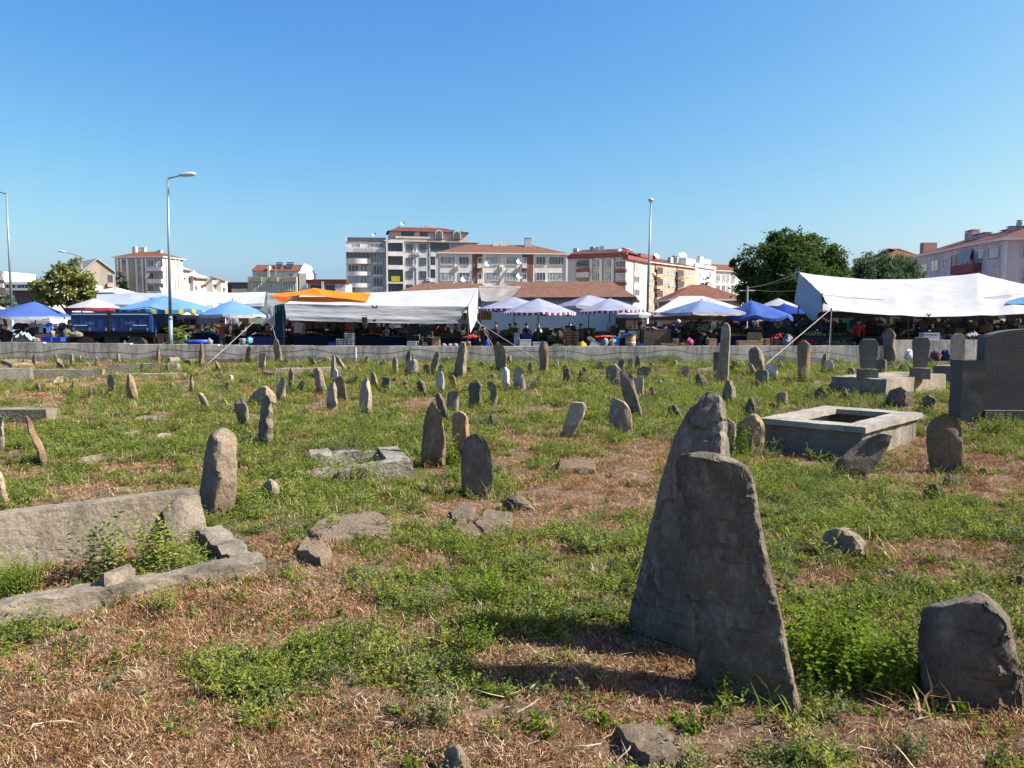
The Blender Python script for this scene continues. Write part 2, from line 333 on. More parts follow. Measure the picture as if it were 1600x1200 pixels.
# ------------------------------------------------------------------ ground cover (nobody could count it): scattered tufts
GREENLEAF = leafmat('weed_leaf', [(0.075, 0.112, 0.02), (0.14, 0.19, 0.034), (0.205, 0.255, 0.05), (0.31, 0.31, 0.09)], 0.42)
BRIGHTLEAF = leafmat('bright_weed_leaf', [(0.06, 0.115, 0.01), (0.1, 0.165, 0.016), (0.16, 0.22, 0.028)], 0.4)
DUSTLEAF = leafmat('dusty_weed_leaf', [(0.07, 0.095, 0.038), (0.115, 0.14, 0.06), (0.17, 0.19, 0.09)], 0.3)
STRAW = leafmat('dry_straw', [(0.06, 0.03, 0.016), (0.185, 0.09, 0.04), (0.29, 0.165, 0.082), (0.38, 0.25, 0.145), (0.5, 0.4, 0.27)], 0.2)
PALESTRAW = leafmat('pale_straw', [(0.32, 0.25, 0.16), (0.45, 0.37, 0.26)], 0.15)
def leaf(mb, p, d, n, L, W, bend=0.25):
    d = d.normalized(); s = d.cross(n).normalized(); n = s.cross(d)
    m = p + d * (L * 0.5) + n * (bend * L * 0.3); t = p + d * L - n * (bend * L * 0.2)
    mb.add([p, m - s * W * 0.5, t, m + s * W * 0.5], [(0, 1, 2, 3)])
def weed(seed, stems=11, L=0.14, up=0.6, leafL=0.022, leafW=0.011, per=8, mat=None, fold=0.0):
    r = random.Random(seed); mb = MB()
    for k in range(stems):
        a = r.uniform(0, 6.283); e = r.uniform(0.15, 1.0) * up * 1.4
        d = Vector((math.cos(a) * math.cos(e), math.sin(a) * math.cos(e), math.sin(e))); p = Vector((r.gauss(0, 0.012), r.gauss(0, 0.012), 0.0))
        ln = L * r.uniform(0.5, 1.15); st = ln / per
        q0 = p.copy()
        for i in range(per):
            d = (d + Vector((r.gauss(0, .12), r.gauss(0, .12), r.gauss(0.02, .12)))).normalized(); p = p + d * st
            for sgn in (-1, 1):
                ld = (d * 0.4 + Vector((-d.y, d.x, r.uniform(-.1, .5))).normalized() * sgn + Vector((r.gauss(0, .3), r.gauss(0, .3), r.gauss(0, .3)))).normalized()
                nn = Vector((r.gauss(0, .5), r.gauss(0, .5), 1)).normalized()
                leaf(mb, p, ld, nn, leafL * r.uniform(.6, 1.25), leafW * r.uniform(.7, 1.2))
        sd = Vector((-d.y, d.x, 0)).normalized() * 0.0012
        mb.add([q0 - sd, q0 + sd, p], [(0, 1, 2)])
    return mesh('weed_tuft', mb.v, mb.f, mat)
def straw(seed, n=90, spread=0.095, L=0.034, W=0.0014, mat=None, flat=0.5):
    r = random.Random(seed); mb = MB()
    for k in range(n):
        p = Vector((r.gauss(0, spread * .6), r.gauss(0, spread * .6), r.uniform(0, 0.012)))
        a = r.uniform(0, 6.283); e = r.gauss(0.25, flat)
        d = Vector((math.cos(a) * math.cos(e), math.sin(a) * math.cos(e), abs(math.sin(e)))); ln = L * r.uniform(.35, 1.2)
        s = Vector((-d.y, d.x, r.uniform(-.6, .6))).normalized() * W * r.uniform(.7, 1.5)
        m = p + d * ln * .5 + Vector((r.gauss(0, .006), r.gauss(0, .006), r.gauss(0, .006))); d2 = (d + Vector((r.gauss(0, .5), r.gauss(0, .5), r.gauss(-.3, .3)))).normalized(); t = m + d2 * ln * .5
        mb.add([p - s, p + s, m + s, m - s, t], [(0, 1, 2, 3), (3, 2, 4)])
    return mesh('straw_tuft', mb.v, mb.f, mat)
def grassblades(seed, n=34, spread=0.07, L=0.1, W=0.004, mat=None):
    r = random.Random(seed); mb = MB()
    for k in range(n):
        p = Vector((r.gauss(0, spread * .6), r.gauss(0, spread * .6), 0)); a = r.uniform(0, 6.283); e = r.uniform(.5, 1.45)
        d = Vector((math.cos(a) * math.cos(e), math.sin(a) * math.cos(e), math.sin(e))); ln = L * r.uniform(.4, 1.2)
        s = Vector((-d.y, d.x, 0)).normalized() * W; m = p + d * ln * .55; d2 = (d + Vector((d.x * .6, d.y * .6, -.35))).normalized(); t = m + d2 * ln * .45
        mb.add([p - s, p + s, m + s * .8, m - s * .8, t], [(0, 1, 2, 3), (3, 2, 4)])
    return mesh('grass_tuft', mb.v, mb.f, mat)
def scatter(name, pts, rot, scl, meshes, label, cat):
    col = bpy.data.collections.new(name + '_kinds')
    for k, me in enumerate(meshes): col.objects.link(bpy.data.objects.new('%s_kind_%02d' % (me.name.split('.')[0], k), me))
    me = bpy.data.meshes.new(name); me.from_pydata(pts.tolist(), [], [])
    n = len(pts); rng = np.random.default_rng(len(name))
    a = me.attributes.new('rot', 'FLOAT_VECTOR', 'POINT'); a.data.foreach_set('vector', rot.astype(np.float32).ravel())
    a = me.attributes.new('scl', 'FLOAT', 'POINT'); a.data.foreach_set('value', scl.astype(np.float32))
    a = me.attributes.new('pick', 'INT', 'POINT'); a.data.foreach_set('value', rng.integers(0, len(meshes), n).astype(np.int32))
    o = link(name, me); tag(o, label, cat, kind='stuff')
    ng = bpy.data.node_groups.new(name + '_scatter', 'GeometryNodeTree')
    ng.interface.new_socket('Geometry', in_out='INPUT', socket_type='NodeSocketGeometry'); ng.interface.new_socket('Geometry', in_out='OUTPUT', socket_type='NodeSocketGeometry')
    N, L = ng.nodes, ng.links
    gi = N.new('NodeGroupInput'); go = N.new('NodeGroupOutput'); ip = N.new('GeometryNodeInstanceOnPoints'); ci = N.new('GeometryNodeCollectionInfo')
    ci.inputs['Collection'].default_value = col; ci.inputs['Separate Children'].default_value = True; ci.inputs['Reset Children'].default_value = True
    def na(nm, ty):
        q = N.new('GeometryNodeInputNamedAttribute'); q.data_type = ty; q.inputs['Name'].default_value = nm; return q.outputs['Attribute']
    L.new(gi.outputs[0], ip.inputs['Points']); L.new(ci.outputs[0], ip.inputs['Instance']); ip.inputs['Pick Instance'].default_value = True
    L.new(na('pick', 'INT'), ip.inputs['Instance Index']); L.new(na('rot', 'FLOAT_VECTOR'), ip.inputs['Rotation']); L.new(na('scl', 'FLOAT'), ip.inputs['Scale'])
    L.new(ip.outputs[0], go.inputs[0])
    md = o.modifiers.new('scatter', 'NODES'); md.node_group = ng
    return o
RNG = np.random.default_rng(11)
def field(dens):
    """random points on the graveyard, thinning with distance; dens = list of (y0, y1, per m2)"""
    out = []
    for (y0, y1, d) in dens:
        w = 0.72 * y1 + 1.0; n = int(d * (y1 - y0) * 2 * w)
        x = RNG.uniform(-w, w, n); y = RNG.uniform(y0, y1, n)
        k = (np.abs(x) < 0.72 * y + 1.0) & (y < wall_y(x) - 0.15)
        out.append(np.stack([x[k], y[k]], 1))
    return np.vstack(out)
KEEPOUT = []            # (cx, cy, rx, ry, angle) footprints where nothing grows, filled by the tombs before scattering
def keep(p):
    k = np.ones(len(p), bool)
    for (cx, cy, rx, ry, a) in KEEPOUT:
        dx = p[:, 0] - cx; dy = p[:, 1] - cy; c, s = math.cos(a), math.sin(a)
        k &= ~((np.abs(dx * c + dy * s) < rx) & (np.abs(-dx * s + dy * c) < ry))
    return k
def lay(name, dens, prob, meshes, smin, smax, label, cat, tilt=0.15, far=0.0):
    p = field(dens); p = p[keep(p)]; g = greenness(p[:, 0], p[:, 1])
    k = RNG.uniform(0, 1, len(p)) < prob(g, p); p = p[k]
    z = terr(p[:, 0], p[:, 1]) + np.clip((28 - np.hypot(p[:, 0], p[:, 1])) / 10, 0, 1) * 0.05 * (fbm(p[:, 0] * 5.5, p[:, 1] * 5.5, 3, 23) - 0.5)
    n = len(p); rot = np.stack([RNG.normal(0, tilt, n), RNG.normal(0, tilt, n), RNG.uniform(0, 6.283, n)], 1)
    s = RNG.uniform(smin, smax, n) * (1 + far * np.clip((p[:, 1] - 5) / 20, 0, 1))
    return scatter(name, np.stack([p[:, 0], p[:, 1], z - 0.004], 1), rot, s, meshes, label, cat)
def base_weeds():
    pts = []
    for (x, y, w, h) in BASES:
        n = int(RNG.integers(5, 12)); a = RNG.uniform(0, 6.283, n); r = w * RNG.uniform(.85, 1.5, n) + .03
        pts.append(np.stack([x + r * np.cos(a), y + r * np.sin(a) * .8], 1))
    p = np.vstack(pts); g = greenness(p[:, 0], p[:, 1]); p = p[RNG.uniform(0, 1, len(p)) < .3 + .7 * g]; n = len(p)
    z = terr(p[:, 0], p[:, 1]); rot = np.stack([RNG.normal(0, .2, n), RNG.normal(0, .2, n), RNG.uniform(0, 6.283, n)], 1)
    s = RNG.uniform(.8, 1.7, n) * (1 + .6 * np.clip((p[:, 1] - 5) / 20, 0, 1))
    scatter('weeds_at_stones', np.stack([p[:, 0], p[:, 1], z - .01], 1), rot, s, [weed(31, mat=GREENLEAF, up=.9, L=.16), weed(32, mat=DUSTLEAF, up=.95, L=.14), grassblades(33, mat=GREENLEAF, L=.15), grassblades(34, mat=STRAW, L=.13, n=20)], 'taller weeds and grass growing around the feet of the stones', 'weeds')
def ground_cover():
    base_weeds()
    sm = lambda a, b, x: np.clip((x - a) / (b - a), 0, 1)
    lump = lambda p: sm(0.38, 0.6, fbm(p[:, 0] * 2.4, p[:, 1] * 2.4, 2, 77))
    lay('green_weeds', [(2.0, 6, 330), (6, 12, 170), (12, 20, 60), (20, 33, 26)], lambda g, p: sm(0.3, 0.85, g) * (0.25 + 0.75 * lump(p)),
        [weed(1, mat=GREENLEAF), weed(2, mat=GREENLEAF, L=.11, stems=13), weed(3, mat=GREENLEAF, L=.17, up=.8), weed(4, mat=DUSTLEAF, L=.13), weed(6, mat=GREENLEAF, L=.09, leafL=.017, leafW=.007, stems=14)],
        0.5, 1.1, 'low green weeds carpeting the graveyard in patches', 'weeds', far=1.2)
    lay('sparse_weeds', [(2.0, 6, 90), (6, 12, 30)], lambda g, p: 0.12 + 0.5 * lump(p), [weed(11, mat=GREENLEAF, stems=6, L=.09), weed(12, mat=DUSTLEAF, stems=5, L=.08, leafL=.02), weed(13, mat=BRIGHTLEAF, stems=4, L=.08, leafL=.025, leafW=.016)],
        0.5, 1.1, 'scattered small seedlings between the dry litter', 'weeds', far=0.6)
    lay('green_grass', [(2.0, 6, 160), (6, 12, 130), (12, 20, 70), (20, 33, 40)], lambda g, p: sm(0.3, 0.9, g) * 0.7,
        [grassblades(1, mat=GREENLEAF), grassblades(2, mat=GREENLEAF, L=.07), grassblades(3, mat=BRIGHTLEAF, L=.08), grassblades(4, mat=STRAW, L=.08, n=26), grassblades(5, mat=PALESTRAW, L=.1, n=14, W=.0025)], 0.5, 1.0, 'short green grass between the old headstones', 'grass', far=1.3)
    lay('dry_litter', [(2.0, 6, 420), (6, 12, 150), (12, 20, 40), (20, 33, 14)], lambda g, p: (0.3 + 0.7 * sm(0.8, 0.2, g)) * (0.3 + 0.7 * sm(0.32, 0.58, fbm(p[:, 0] * 1.7, p[:, 1] * 1.7, 3, 91))),
        [straw(1, mat=STRAW), straw(2, mat=STRAW, L=.03, n=95), straw(3, mat=STRAW, L=.055, flat=.7), straw(4, mat=STRAW, L=.022, n=110)], 0.6, 1.15, 'dry reddish brown plant litter lying on the soil', 'dry grass', far=1.0)
    lay('dry_stalks', [(2.0, 5, 30)], lambda g, p: 0.3 + 0.5 * sm(.7, .2, g), [straw(21, n=3, L=.13, W=.0024, spread=.12, mat=PALESTRAW, flat=.15), straw(22, n=2, L=.17, W=.0026, spread=.1, mat=PALESTRAW, flat=.1), straw(23, n=5, L=.12, W=.002, spread=.14, mat=PALESTRAW, flat=.3)],
        0.6, 1.2, 'pale dry stalks fallen across the ground', 'straw')
# ------------------------------------------------------------------ headstones
M_GREY = rockmat('grey_schist', (0.112, 0.090, 0.070), (0.251, 0.203, 0.152), (0.449, 0.365, 0.275))
M_DARK = rockmat('dark_stone', (0.066, 0.056, 0.046), (0.145, 0.122, 0.100), (0.264, 0.220, 0.180), lich=0.2)
M_BROWN = rockmat('brown_stone', (0.119, 0.081, 0.052), (0.264, 0.180, 0.110), (0.436, 0.302, 0.190))
M_OCHRE = rockmat('ochre_stone', (0.14, 0.108, 0.075), (0.26, 0.2, 0.14), (0.36, 0.295, 0.22), lich=0.2)
M_PALE = rockmat('pale_stone', (0.198, 0.168, 0.130), (0.330, 0.278, 0.220), (0.449, 0.383, 0.300), lichen=(.3, .29, .26))
M_WHITE = rockmat('white_marble', (0.370, 0.325, 0.275), (0.528, 0.464, 0.395), (0.634, 0.557, 0.470), lichen=(.4, .4, .37), lich=.25, bump=.25)
M_LIME = rockmat('white_limestone', (0.370, 0.307, 0.240), (0.528, 0.441, 0.345), (0.660, 0.557, 0.440), lich=.1)
M_PINK = rockmat('pinkish_stone', (0.172, 0.116, 0.085), (0.304, 0.215, 0.160), (0.409, 0.313, 0.240), lich=.4)
TINT = dict(g=M_GREY, d=M_DARK, b=M_BROWN, o=M_OCHRE, p=M_PALE, w=M_WHITE, l=M_LIME, k=M_PINK)
SEEDN = [100]
def stone_levels(c, w, yt, yb, lean, kind, r):
    """outline of a simple stone as (py, xl, xr) from top to base; kinds give the taper"""
    t = {'slab': [(0, .5), (.05, .8), (.12, .93), (.25, .98), (.6, 1), (1, 1)], 'point': [(0, .12), (.1, .4), (.3, .7), (.6, .9), (1, 1)],
         'round': [(0, .3), (.04, .6), (.12, .84), (.25, .97), (.6, 1.0), (1, 1)], 'taper': [(0, .42), (.08, .62), (.3, .8), (.65, .94), (1, 1)],
         'square': [(0, .92), (.06, 1), (.5, 1), (1, 1)], 'lump': [(0, .3), (.12, .62), (.35, .86), (.7, 1), (1, 1.02)],
         'obelisk': [(0, .05), (.18, .75), (.22, .95), (.6, .95), (1, 1)], 'club': [(0, .4), (.06, .7), (.2, .95), (.5, .92), (1, .8)]}[kind]
    if kind not in ('square', 'obelisk'): t = [(v, float(np.interp(v, [q[0] for q in t], [q[1] for q in t]))) for v in (0, .05, .12, .22, .34, .47, .6, .74, .88, 1)]
    out = []
    jit = 0.02 if kind in ('square', 'obelisk') else 0.13
    skew = r.uniform(-.3, .3) if kind in ('point', 'taper', 'lump', 'slab') else 0
    for v, a in t:
        cx = c + lean * (1 - v) + skew * w * 0.5 * (1 - a) ; hw = w * 0.5 * a
        out.append((yt + (yb - yt) * v, cx - hw * (1 + r.uniform(-jit, jit)), cx + hw * (1 + r.uniform(-jit, jit))))
    return out
def stone(name, label, cat, lev, tint='g', yaw=-0.6, tr=0.4, rough=1.0, cuts=16, e=6.0, base=None, group=None, topcut=None, thick=None, seed=None, res=1.0, flakes=3, r_flat=.7):
    SEEDN[0] += 1; r = random.Random(seed or SEEDN[0])
    lev = sorted(lev); yb = lev[-1][0]; cb = (lev[-1][1] + lev[-1][2]) / 2
    B = G(cb, yb) if base is None else base
    Y = B.y
    zs = []; cx = []; hw = []
    for (py, xl, xr) in lev:
        a = P(xl, py, Y); b = P(xr, py, Y); zs.append((a.z + b.z) / 2 - B.z); cx.append((a.x + b.x) / 2 - B.x); hw.append((b.x - a.x) / 2)
    zs[-1] = 0.0
    zs = np.array(zs[::-1]); cx = np.array(cx[::-1]); hw = np.array(hw[::-1])
    Ht = zs[-1]; wmax = hw.max()
    q = e / (e - 1); sup = (abs(math.cos(yaw)) ** q + (tr * abs(math.sin(yaw))) ** q) ** (1 / q)
    hpx = yb - lev[0][0]
    nz = int(min(70, max(9, hpx / 4.5)) * res); na = int(min(72, max(14, 2 * hpx / 6)) * res)
    na += na % 2
    th = wmax * tr / sup if thick is None else thick
    V = []; 
    zz = np.concatenate([[-0.12 - .1 * Ht], np.linspace(0, 1, nz) ** 1.0 * Ht])
    co, si = math.cos(yaw), math.sin(yaw)
    for z in zz:
        tg = float(np.interp(z, zs, hw)) * 1.04; c = float(np.interp(z, zs, cx)); sy = max(.05, abs(math.sin(yaw))); t = min(th * (1 - 0.18 * max(0, z) / Ht), .62 * tg / sy)
        h = max(.3 * tg, (tg ** q - (t * sy) ** q) ** (1 / q) / max(.3, abs(math.cos(yaw))))
        for k in range(na):
            a = 2 * math.pi * k / na
            ca, sa = math.cos(a), math.sin(a)
            u = h * math.copysign(abs(ca) ** (2 / e), ca); w = t * math.copysign(abs(sa) ** (2 / e), sa)
            V.append(Vector((c + u * co - w * si, u * si + w * co, z)))
    n = len(zz); Fc = []
    for j in range(n - 1):
        for k in range(na):
            Fc.append((j * na + k, j * na + (k + 1) % na, (j + 1) * na + (k + 1) % na, (j + 1) * na + k))
    # closed top in three shrinking rings
    last = (n - 1) * na; cen = sum((V[last + k] for k in range(na)), Vector()) / na; prev = last
    rise = min(float(hw[-1]), th) * 0.35
    for s in (0.75, 0.4):
        st = len(V)
        for k in range(na): p = cen.lerp(V[last + k], s); p.z = cen.z + rise * (1 - s * s); V.append(p)
        for k in range(na): Fc.append((prev + k, prev + (k + 1) % na, st + (k + 1) % na, st + k))
        prev = st
    V.append(cen + Vector((0, 0, rise))); ti = len(V) - 1
    for k in range(na): Fc.append((prev + k, prev + (k + 1) % na, ti))
    # chisel with a few random planes, then roughen
    S = wmax / sup
    for k in range(cuts):
        a = yaw + math.copysign(math.pi / 2, k % 2 - .5) + r.gauss(0, .45); nx = Vector((math.cos(a), math.sin(a), r.uniform(-.25, .35))).normalized()
        mx = max(p.dot(nx) for p in V if p.z >= 0); d = mx - r.uniform(.05, .35) * min(S, 2.2 * th)
        for p in V:
            ex = p.dot(nx) - d
            if ex > 0 and p.z > 0: p -= nx * (ex * .9)
    if topcut is not None:
        nx = Vector(topcut).normalized(); mx = max(p.dot(nx) for p in V); d = mx - 0.12 * S
        for p in V:
            ex = p.dot(nx) - d
            if ex > 0: p -= nx * ex
    off = Vector((r.uniform(0, 99), r.uniform(0, 99), r.uniform(0, 99)))
    A = 0.1 * S * rough; fr = 1.5 / max(S, .05)
    for p in V:
        q1 = Vector((p.x, p.y, p.z * .55)) * fr + off
        nn = mnoise.fractal(q1, 0.62, 2.1, 6); n2 = mnoise.fractal(q1 + Vector((7, 3, 1)), 0.62, 2.1, 6); n3 = mnoise.noise(q1 * .7 + Vector((1, 9, 4)))
        p.x += A * nn; p.y += A * n2; p.z += A * .8 * n3 * max(0, min(1, p.z / max(Ht, .01)))
    # flakes broken off the faces: crisp shallow steps
    fdir = Vector((-si, co, 0))
    for k in range(flakes):
        c0 = V[r.randrange(na * 2, len(V) - 1)].copy(); rr = S * r.uniform(.3, .8); dp = S * r.uniform(.025, .07); sg = 1 if (c0 - Vector((0, 0, c0.z))).dot(fdir) > 0 else -1; so = r.uniform(0, 50)
        for p in V:
            d = p - c0; ds = math.sqrt(d.x * d.x + d.y * d.y + (d.z * r_flat) ** 2)
            if ds < rr * (1 + .55 * mnoise.noise(p * (2.2 / S) + Vector((so, so, 0)))) and p.z > 0: p -= fdir * (sg * dp)
    # keep the outline seen in the photograph: stretch each ring to its measured width
    for j, z in enumerate(zz):
        ring = V[j * na:(j + 1) * na]; lo = min(p.x for p in ring); hi = max(p.x for p in ring); tg = float(np.interp(z, zs, hw)); c = float(np.interp(z, zs, cx))
        k = min(1.7, max(.75, 2 * tg / max(hi - lo, 1e-4))) ** .9; mid = (lo + hi) / 2
        for p in ring: p.x = c + (p.x - mid) * k + (mid - c) * .25
    lastr = V[(n - 1) * na:n * na]; cl = sum(lastr, Vector()) / na; old = cen; sc = (max(p.x for p in lastr) - min(p.x for p in lastr)) / max(1e-4, 2 * float(hw[-1]))
    for p in V[n * na:]: p.x = cl.x + (p.x - old.x) * min(1.5, max(.7, sc))
    bm = bmesh.new(); vs = [bm.verts.new(p) for p in V]
    for f in Fc: bm.faces.new([vs[i] for i in f])
    bmesh.ops.recalc_face_normals(bm, faces=bm.faces); bm.normal_update()
    for ed in bm.edges:
        if len(ed.link_faces) == 2 and ed.calc_face_angle(0) > math.radians(24): ed.smooth = False
    for f in bm.faces: f.smooth = True
    me = bpy.data.meshes.new(name); bm.to_mesh(me); bm.free(); me.materials.append(TINT[tint] if isinstance(tint, str) else tint)
    o = link(name, me, loc=B); tag(o, label, cat, group)
    if Ht > .08: BASES.append((B.x, B.y, float(hw[0]), Ht))
    return o
BASES = []
GH = 'old headstones in the graveyard'
def S(c, w, yt, yb, lean, kind, tint, label, **k):
    r = random.Random(int(c * 31 + yb * 7))
    if 'yaw' not in k: k['yaw'] = r.uniform(-.95, -.5)
    if 'tr' not in k: k['tr'] = r.uniform(.4, .62)
    return stone(k.pop('name', 'headstone'), label, k.pop('cat', 'headstone'), stone_levels(c, w * 1.08, yt - .09 * (yb - yt), yb, lean, kind, r), tint, group=k.pop('group', GH), **k)
def ROCK(c, w, yt, yb, tint, label, **k):
    k.setdefault('tr', .7); k.setdefault('e', 2.6); k.setdefault('rough', 1.6); k.setdefault('name', 'rock'); k.setdefault('cat', 'rock'); k.setdefault('group', 'loose rocks lying in the grass')
    return S(c, w, yt, yb, k.pop('lean', 0), 'lump', tint, label, **k)

def hero_stones():
    # the pair in front
    stone('headstone', 'tallest foreground slab with a split ridge at its top, behind the dark trapezoid stone', 'headstone',
          [(611, 1106, 1116), (614, 1099, 1124), (622, 1094, 1129), (630, 1087, 1132), (634, 1078, 1133), (650, 1071, 1134), (668, 1064, 1135), (700, 1052, 1137), (760, 1037, 1140), (850, 1017, 1146), (900, 1008, 1148), (950, 997, 1150), (985, 990, 1150), (1008, 992, 1150)],
          rockmat('ribbed_grey_brown_stone', (0.07, 0.058, 0.047), (0.15, 0.13, 0.108), (0.27, 0.24, 0.205), streak=.5, lich=.4), yaw=-0.75, tr=.42, rough=.8, cuts=10, group=GH, seed=501, e=5, res=1.4, flakes=12)
    stone('headstone', 'dark trapezoid slab in the foreground with a rough broken top edge', 'headstone',
          [(714, 1068, 1140), (720, 1063, 1158), (730, 1062, 1164), (742, 1062, 1168), (800, 1066, 1178), (900, 1077, 1198), (1000, 1089, 1220), (1060, 1096, 1232), (1085, 1098, 1238)],
          rockmat('dark_brown_slab', (0.058, 0.047, 0.038), (0.115, 0.097, 0.08), (0.2, 0.175, 0.148), lich=.25), yaw=-0.67, tr=.24, rough=.6, cuts=4, group=GH, seed=507, e=7, res=1.5, flakes=12)
    stone('headstone', 'squat dark stone with a sloping top at the right front edge', 'headstone',
          [(926, 1518, 1540), (936, 1488, 1552), (950, 1460, 1562), (966, 1448, 1569), (1030, 1444, 1580), (1098, 1442, 1582)], M_DARK, yaw=-.5, tr=.5, rough=.8, cuts=10, group=GH, seed=512, e=6, res=1.4, flakes=9)
    stone('headstone', 'ochre rounded headstone with one sunlit side beside the broken concrete grave', 'headstone',
          [(672, 338, 358), (678, 328, 366), (690, 319, 372), (710, 313, 375), (750, 307, 375), (805, 302, 368)], M_OCHRE, yaw=-.8, tr=.62, rough=.6, cuts=6, group=GH, seed=515, e=6, res=1.4, flakes=6)
    stone('headstone', 'tall grey headstone with a jagged right edge, leftmost of the central three', 'headstone',
          [(629, 670, 682), (640, 665, 691), (660, 661, 694), (690, 658, 699), (730, 657, 697)], M_BROWN, yaw=-.6, tr=.45, rough=.95, group=GH, seed=520)
    stone('headstone', 'narrow flat-topped brown headstone in the middle of the central three', 'headstone',
          [(645, 710, 728), (650, 706, 732), (690, 706, 735), (725, 707, 735)], M_BROWN, yaw=-.7, tr=.6, rough=.8, group=GH, seed=523)
    stone('headstone', 'broad round-topped dark headstone in front of the central three', 'headstone',
          [(680, 735, 752), (686, 727, 760), (700, 722, 766), (730, 720, 771), (778, 721, 770)], M_DARK, yaw=-.45, tr=.35, rough=.9, group=GH, seed=526)
    stone('headstone', 'weathered brown headstone standing alone right of the concrete tomb', 'headstone',
          [(645, 1472, 1484), (655, 1461, 1493), (670, 1455, 1498), (700, 1453, 1500), (738, 1456, 1504)], M_BROWN, yaw=-.4, tr=.35, rough=.85, group=GH, seed=529)
    stone('headstone', 'dark slab leaning hard to the right before the concrete tomb', 'headstone',
          [(680, 1368, 1390), (688, 1350, 1388), (700, 1335, 1384), (720, 1310, 1372), (738, 1298, 1356), (748, 1296, 1345)], M_DARK, yaw=-.2, tr=.25, rough=.6, cuts=6, group=GH, seed=532)
    stone('headstone', 'brown rugged boulder-like headstone left of the concrete tomb', 'headstone',
          [(648, 1172, 1186), (656, 1160, 1191), (670, 1152, 1193), (690, 1149, 1192), (712, 1147, 1188)], M_BROWN, yaw=-.7, tr=.7, rough=.9, group=GH, seed=535)
    stone('headstone', 'tall dark leaning headstone with notched base, right of the pale inscribed slab', 'headstone',
          [(578, 970, 976), (584, 968, 987), (600, 970, 991), (620, 974, 996), (640, 982, 1002), (656, 985, 1006)], M_GREY, yaw=-.5, tr=.5, rough=.6, group=GH, seed=538)
    stone('headstone', 'grey headstone with a sloped pointed top among tall weeds', 'headstone',
          [(622, 956, 962), (628, 954, 978), (640, 953, 984), (660, 953, 987), (680, 954, 987)], M_GREY, yaw=-.6, tr=.4, rough=.4, group=GH, seed=541)
    stone('headstone', 'very tall slender slab rising above the wall line, round topped', 'headstone',
          [(505, 1131, 1137), (509, 1128, 1140), (520, 1127, 1141), (560, 1124, 1139), (585, 1121, 1138), (602, 1119, 1136)], M_GREY, yaw=-.5, tr=.35, rough=.25, cuts=3, group=GH, seed=544)
    stone('headstone', 'pitted round column stump of brown stone before the wall', 'headstone',
          [(533, 1252, 1259), (537, 1248, 1264), (550, 1247, 1265), (570, 1247, 1264), (597, 1247, 1265)], M_BROWN, yaw=-.7, tr=.9, rough=.7, e=2.3, group=GH, seed=547)
    # pale inscribed slab tilted to the right
    o = stone('headstone', 'pale marble slab tilted to the right with carved lines of script', 'headstone',
          [(629, 893, 912), (632, 891, 916), (650, 886, 912), (670, 879, 901), (685, 875, 894)], M_PALE, yaw=-.45, tr=.25, rough=.12, cuts=2, e=6, group=GH, seed=550)
HERO_DONE = hero_stones()

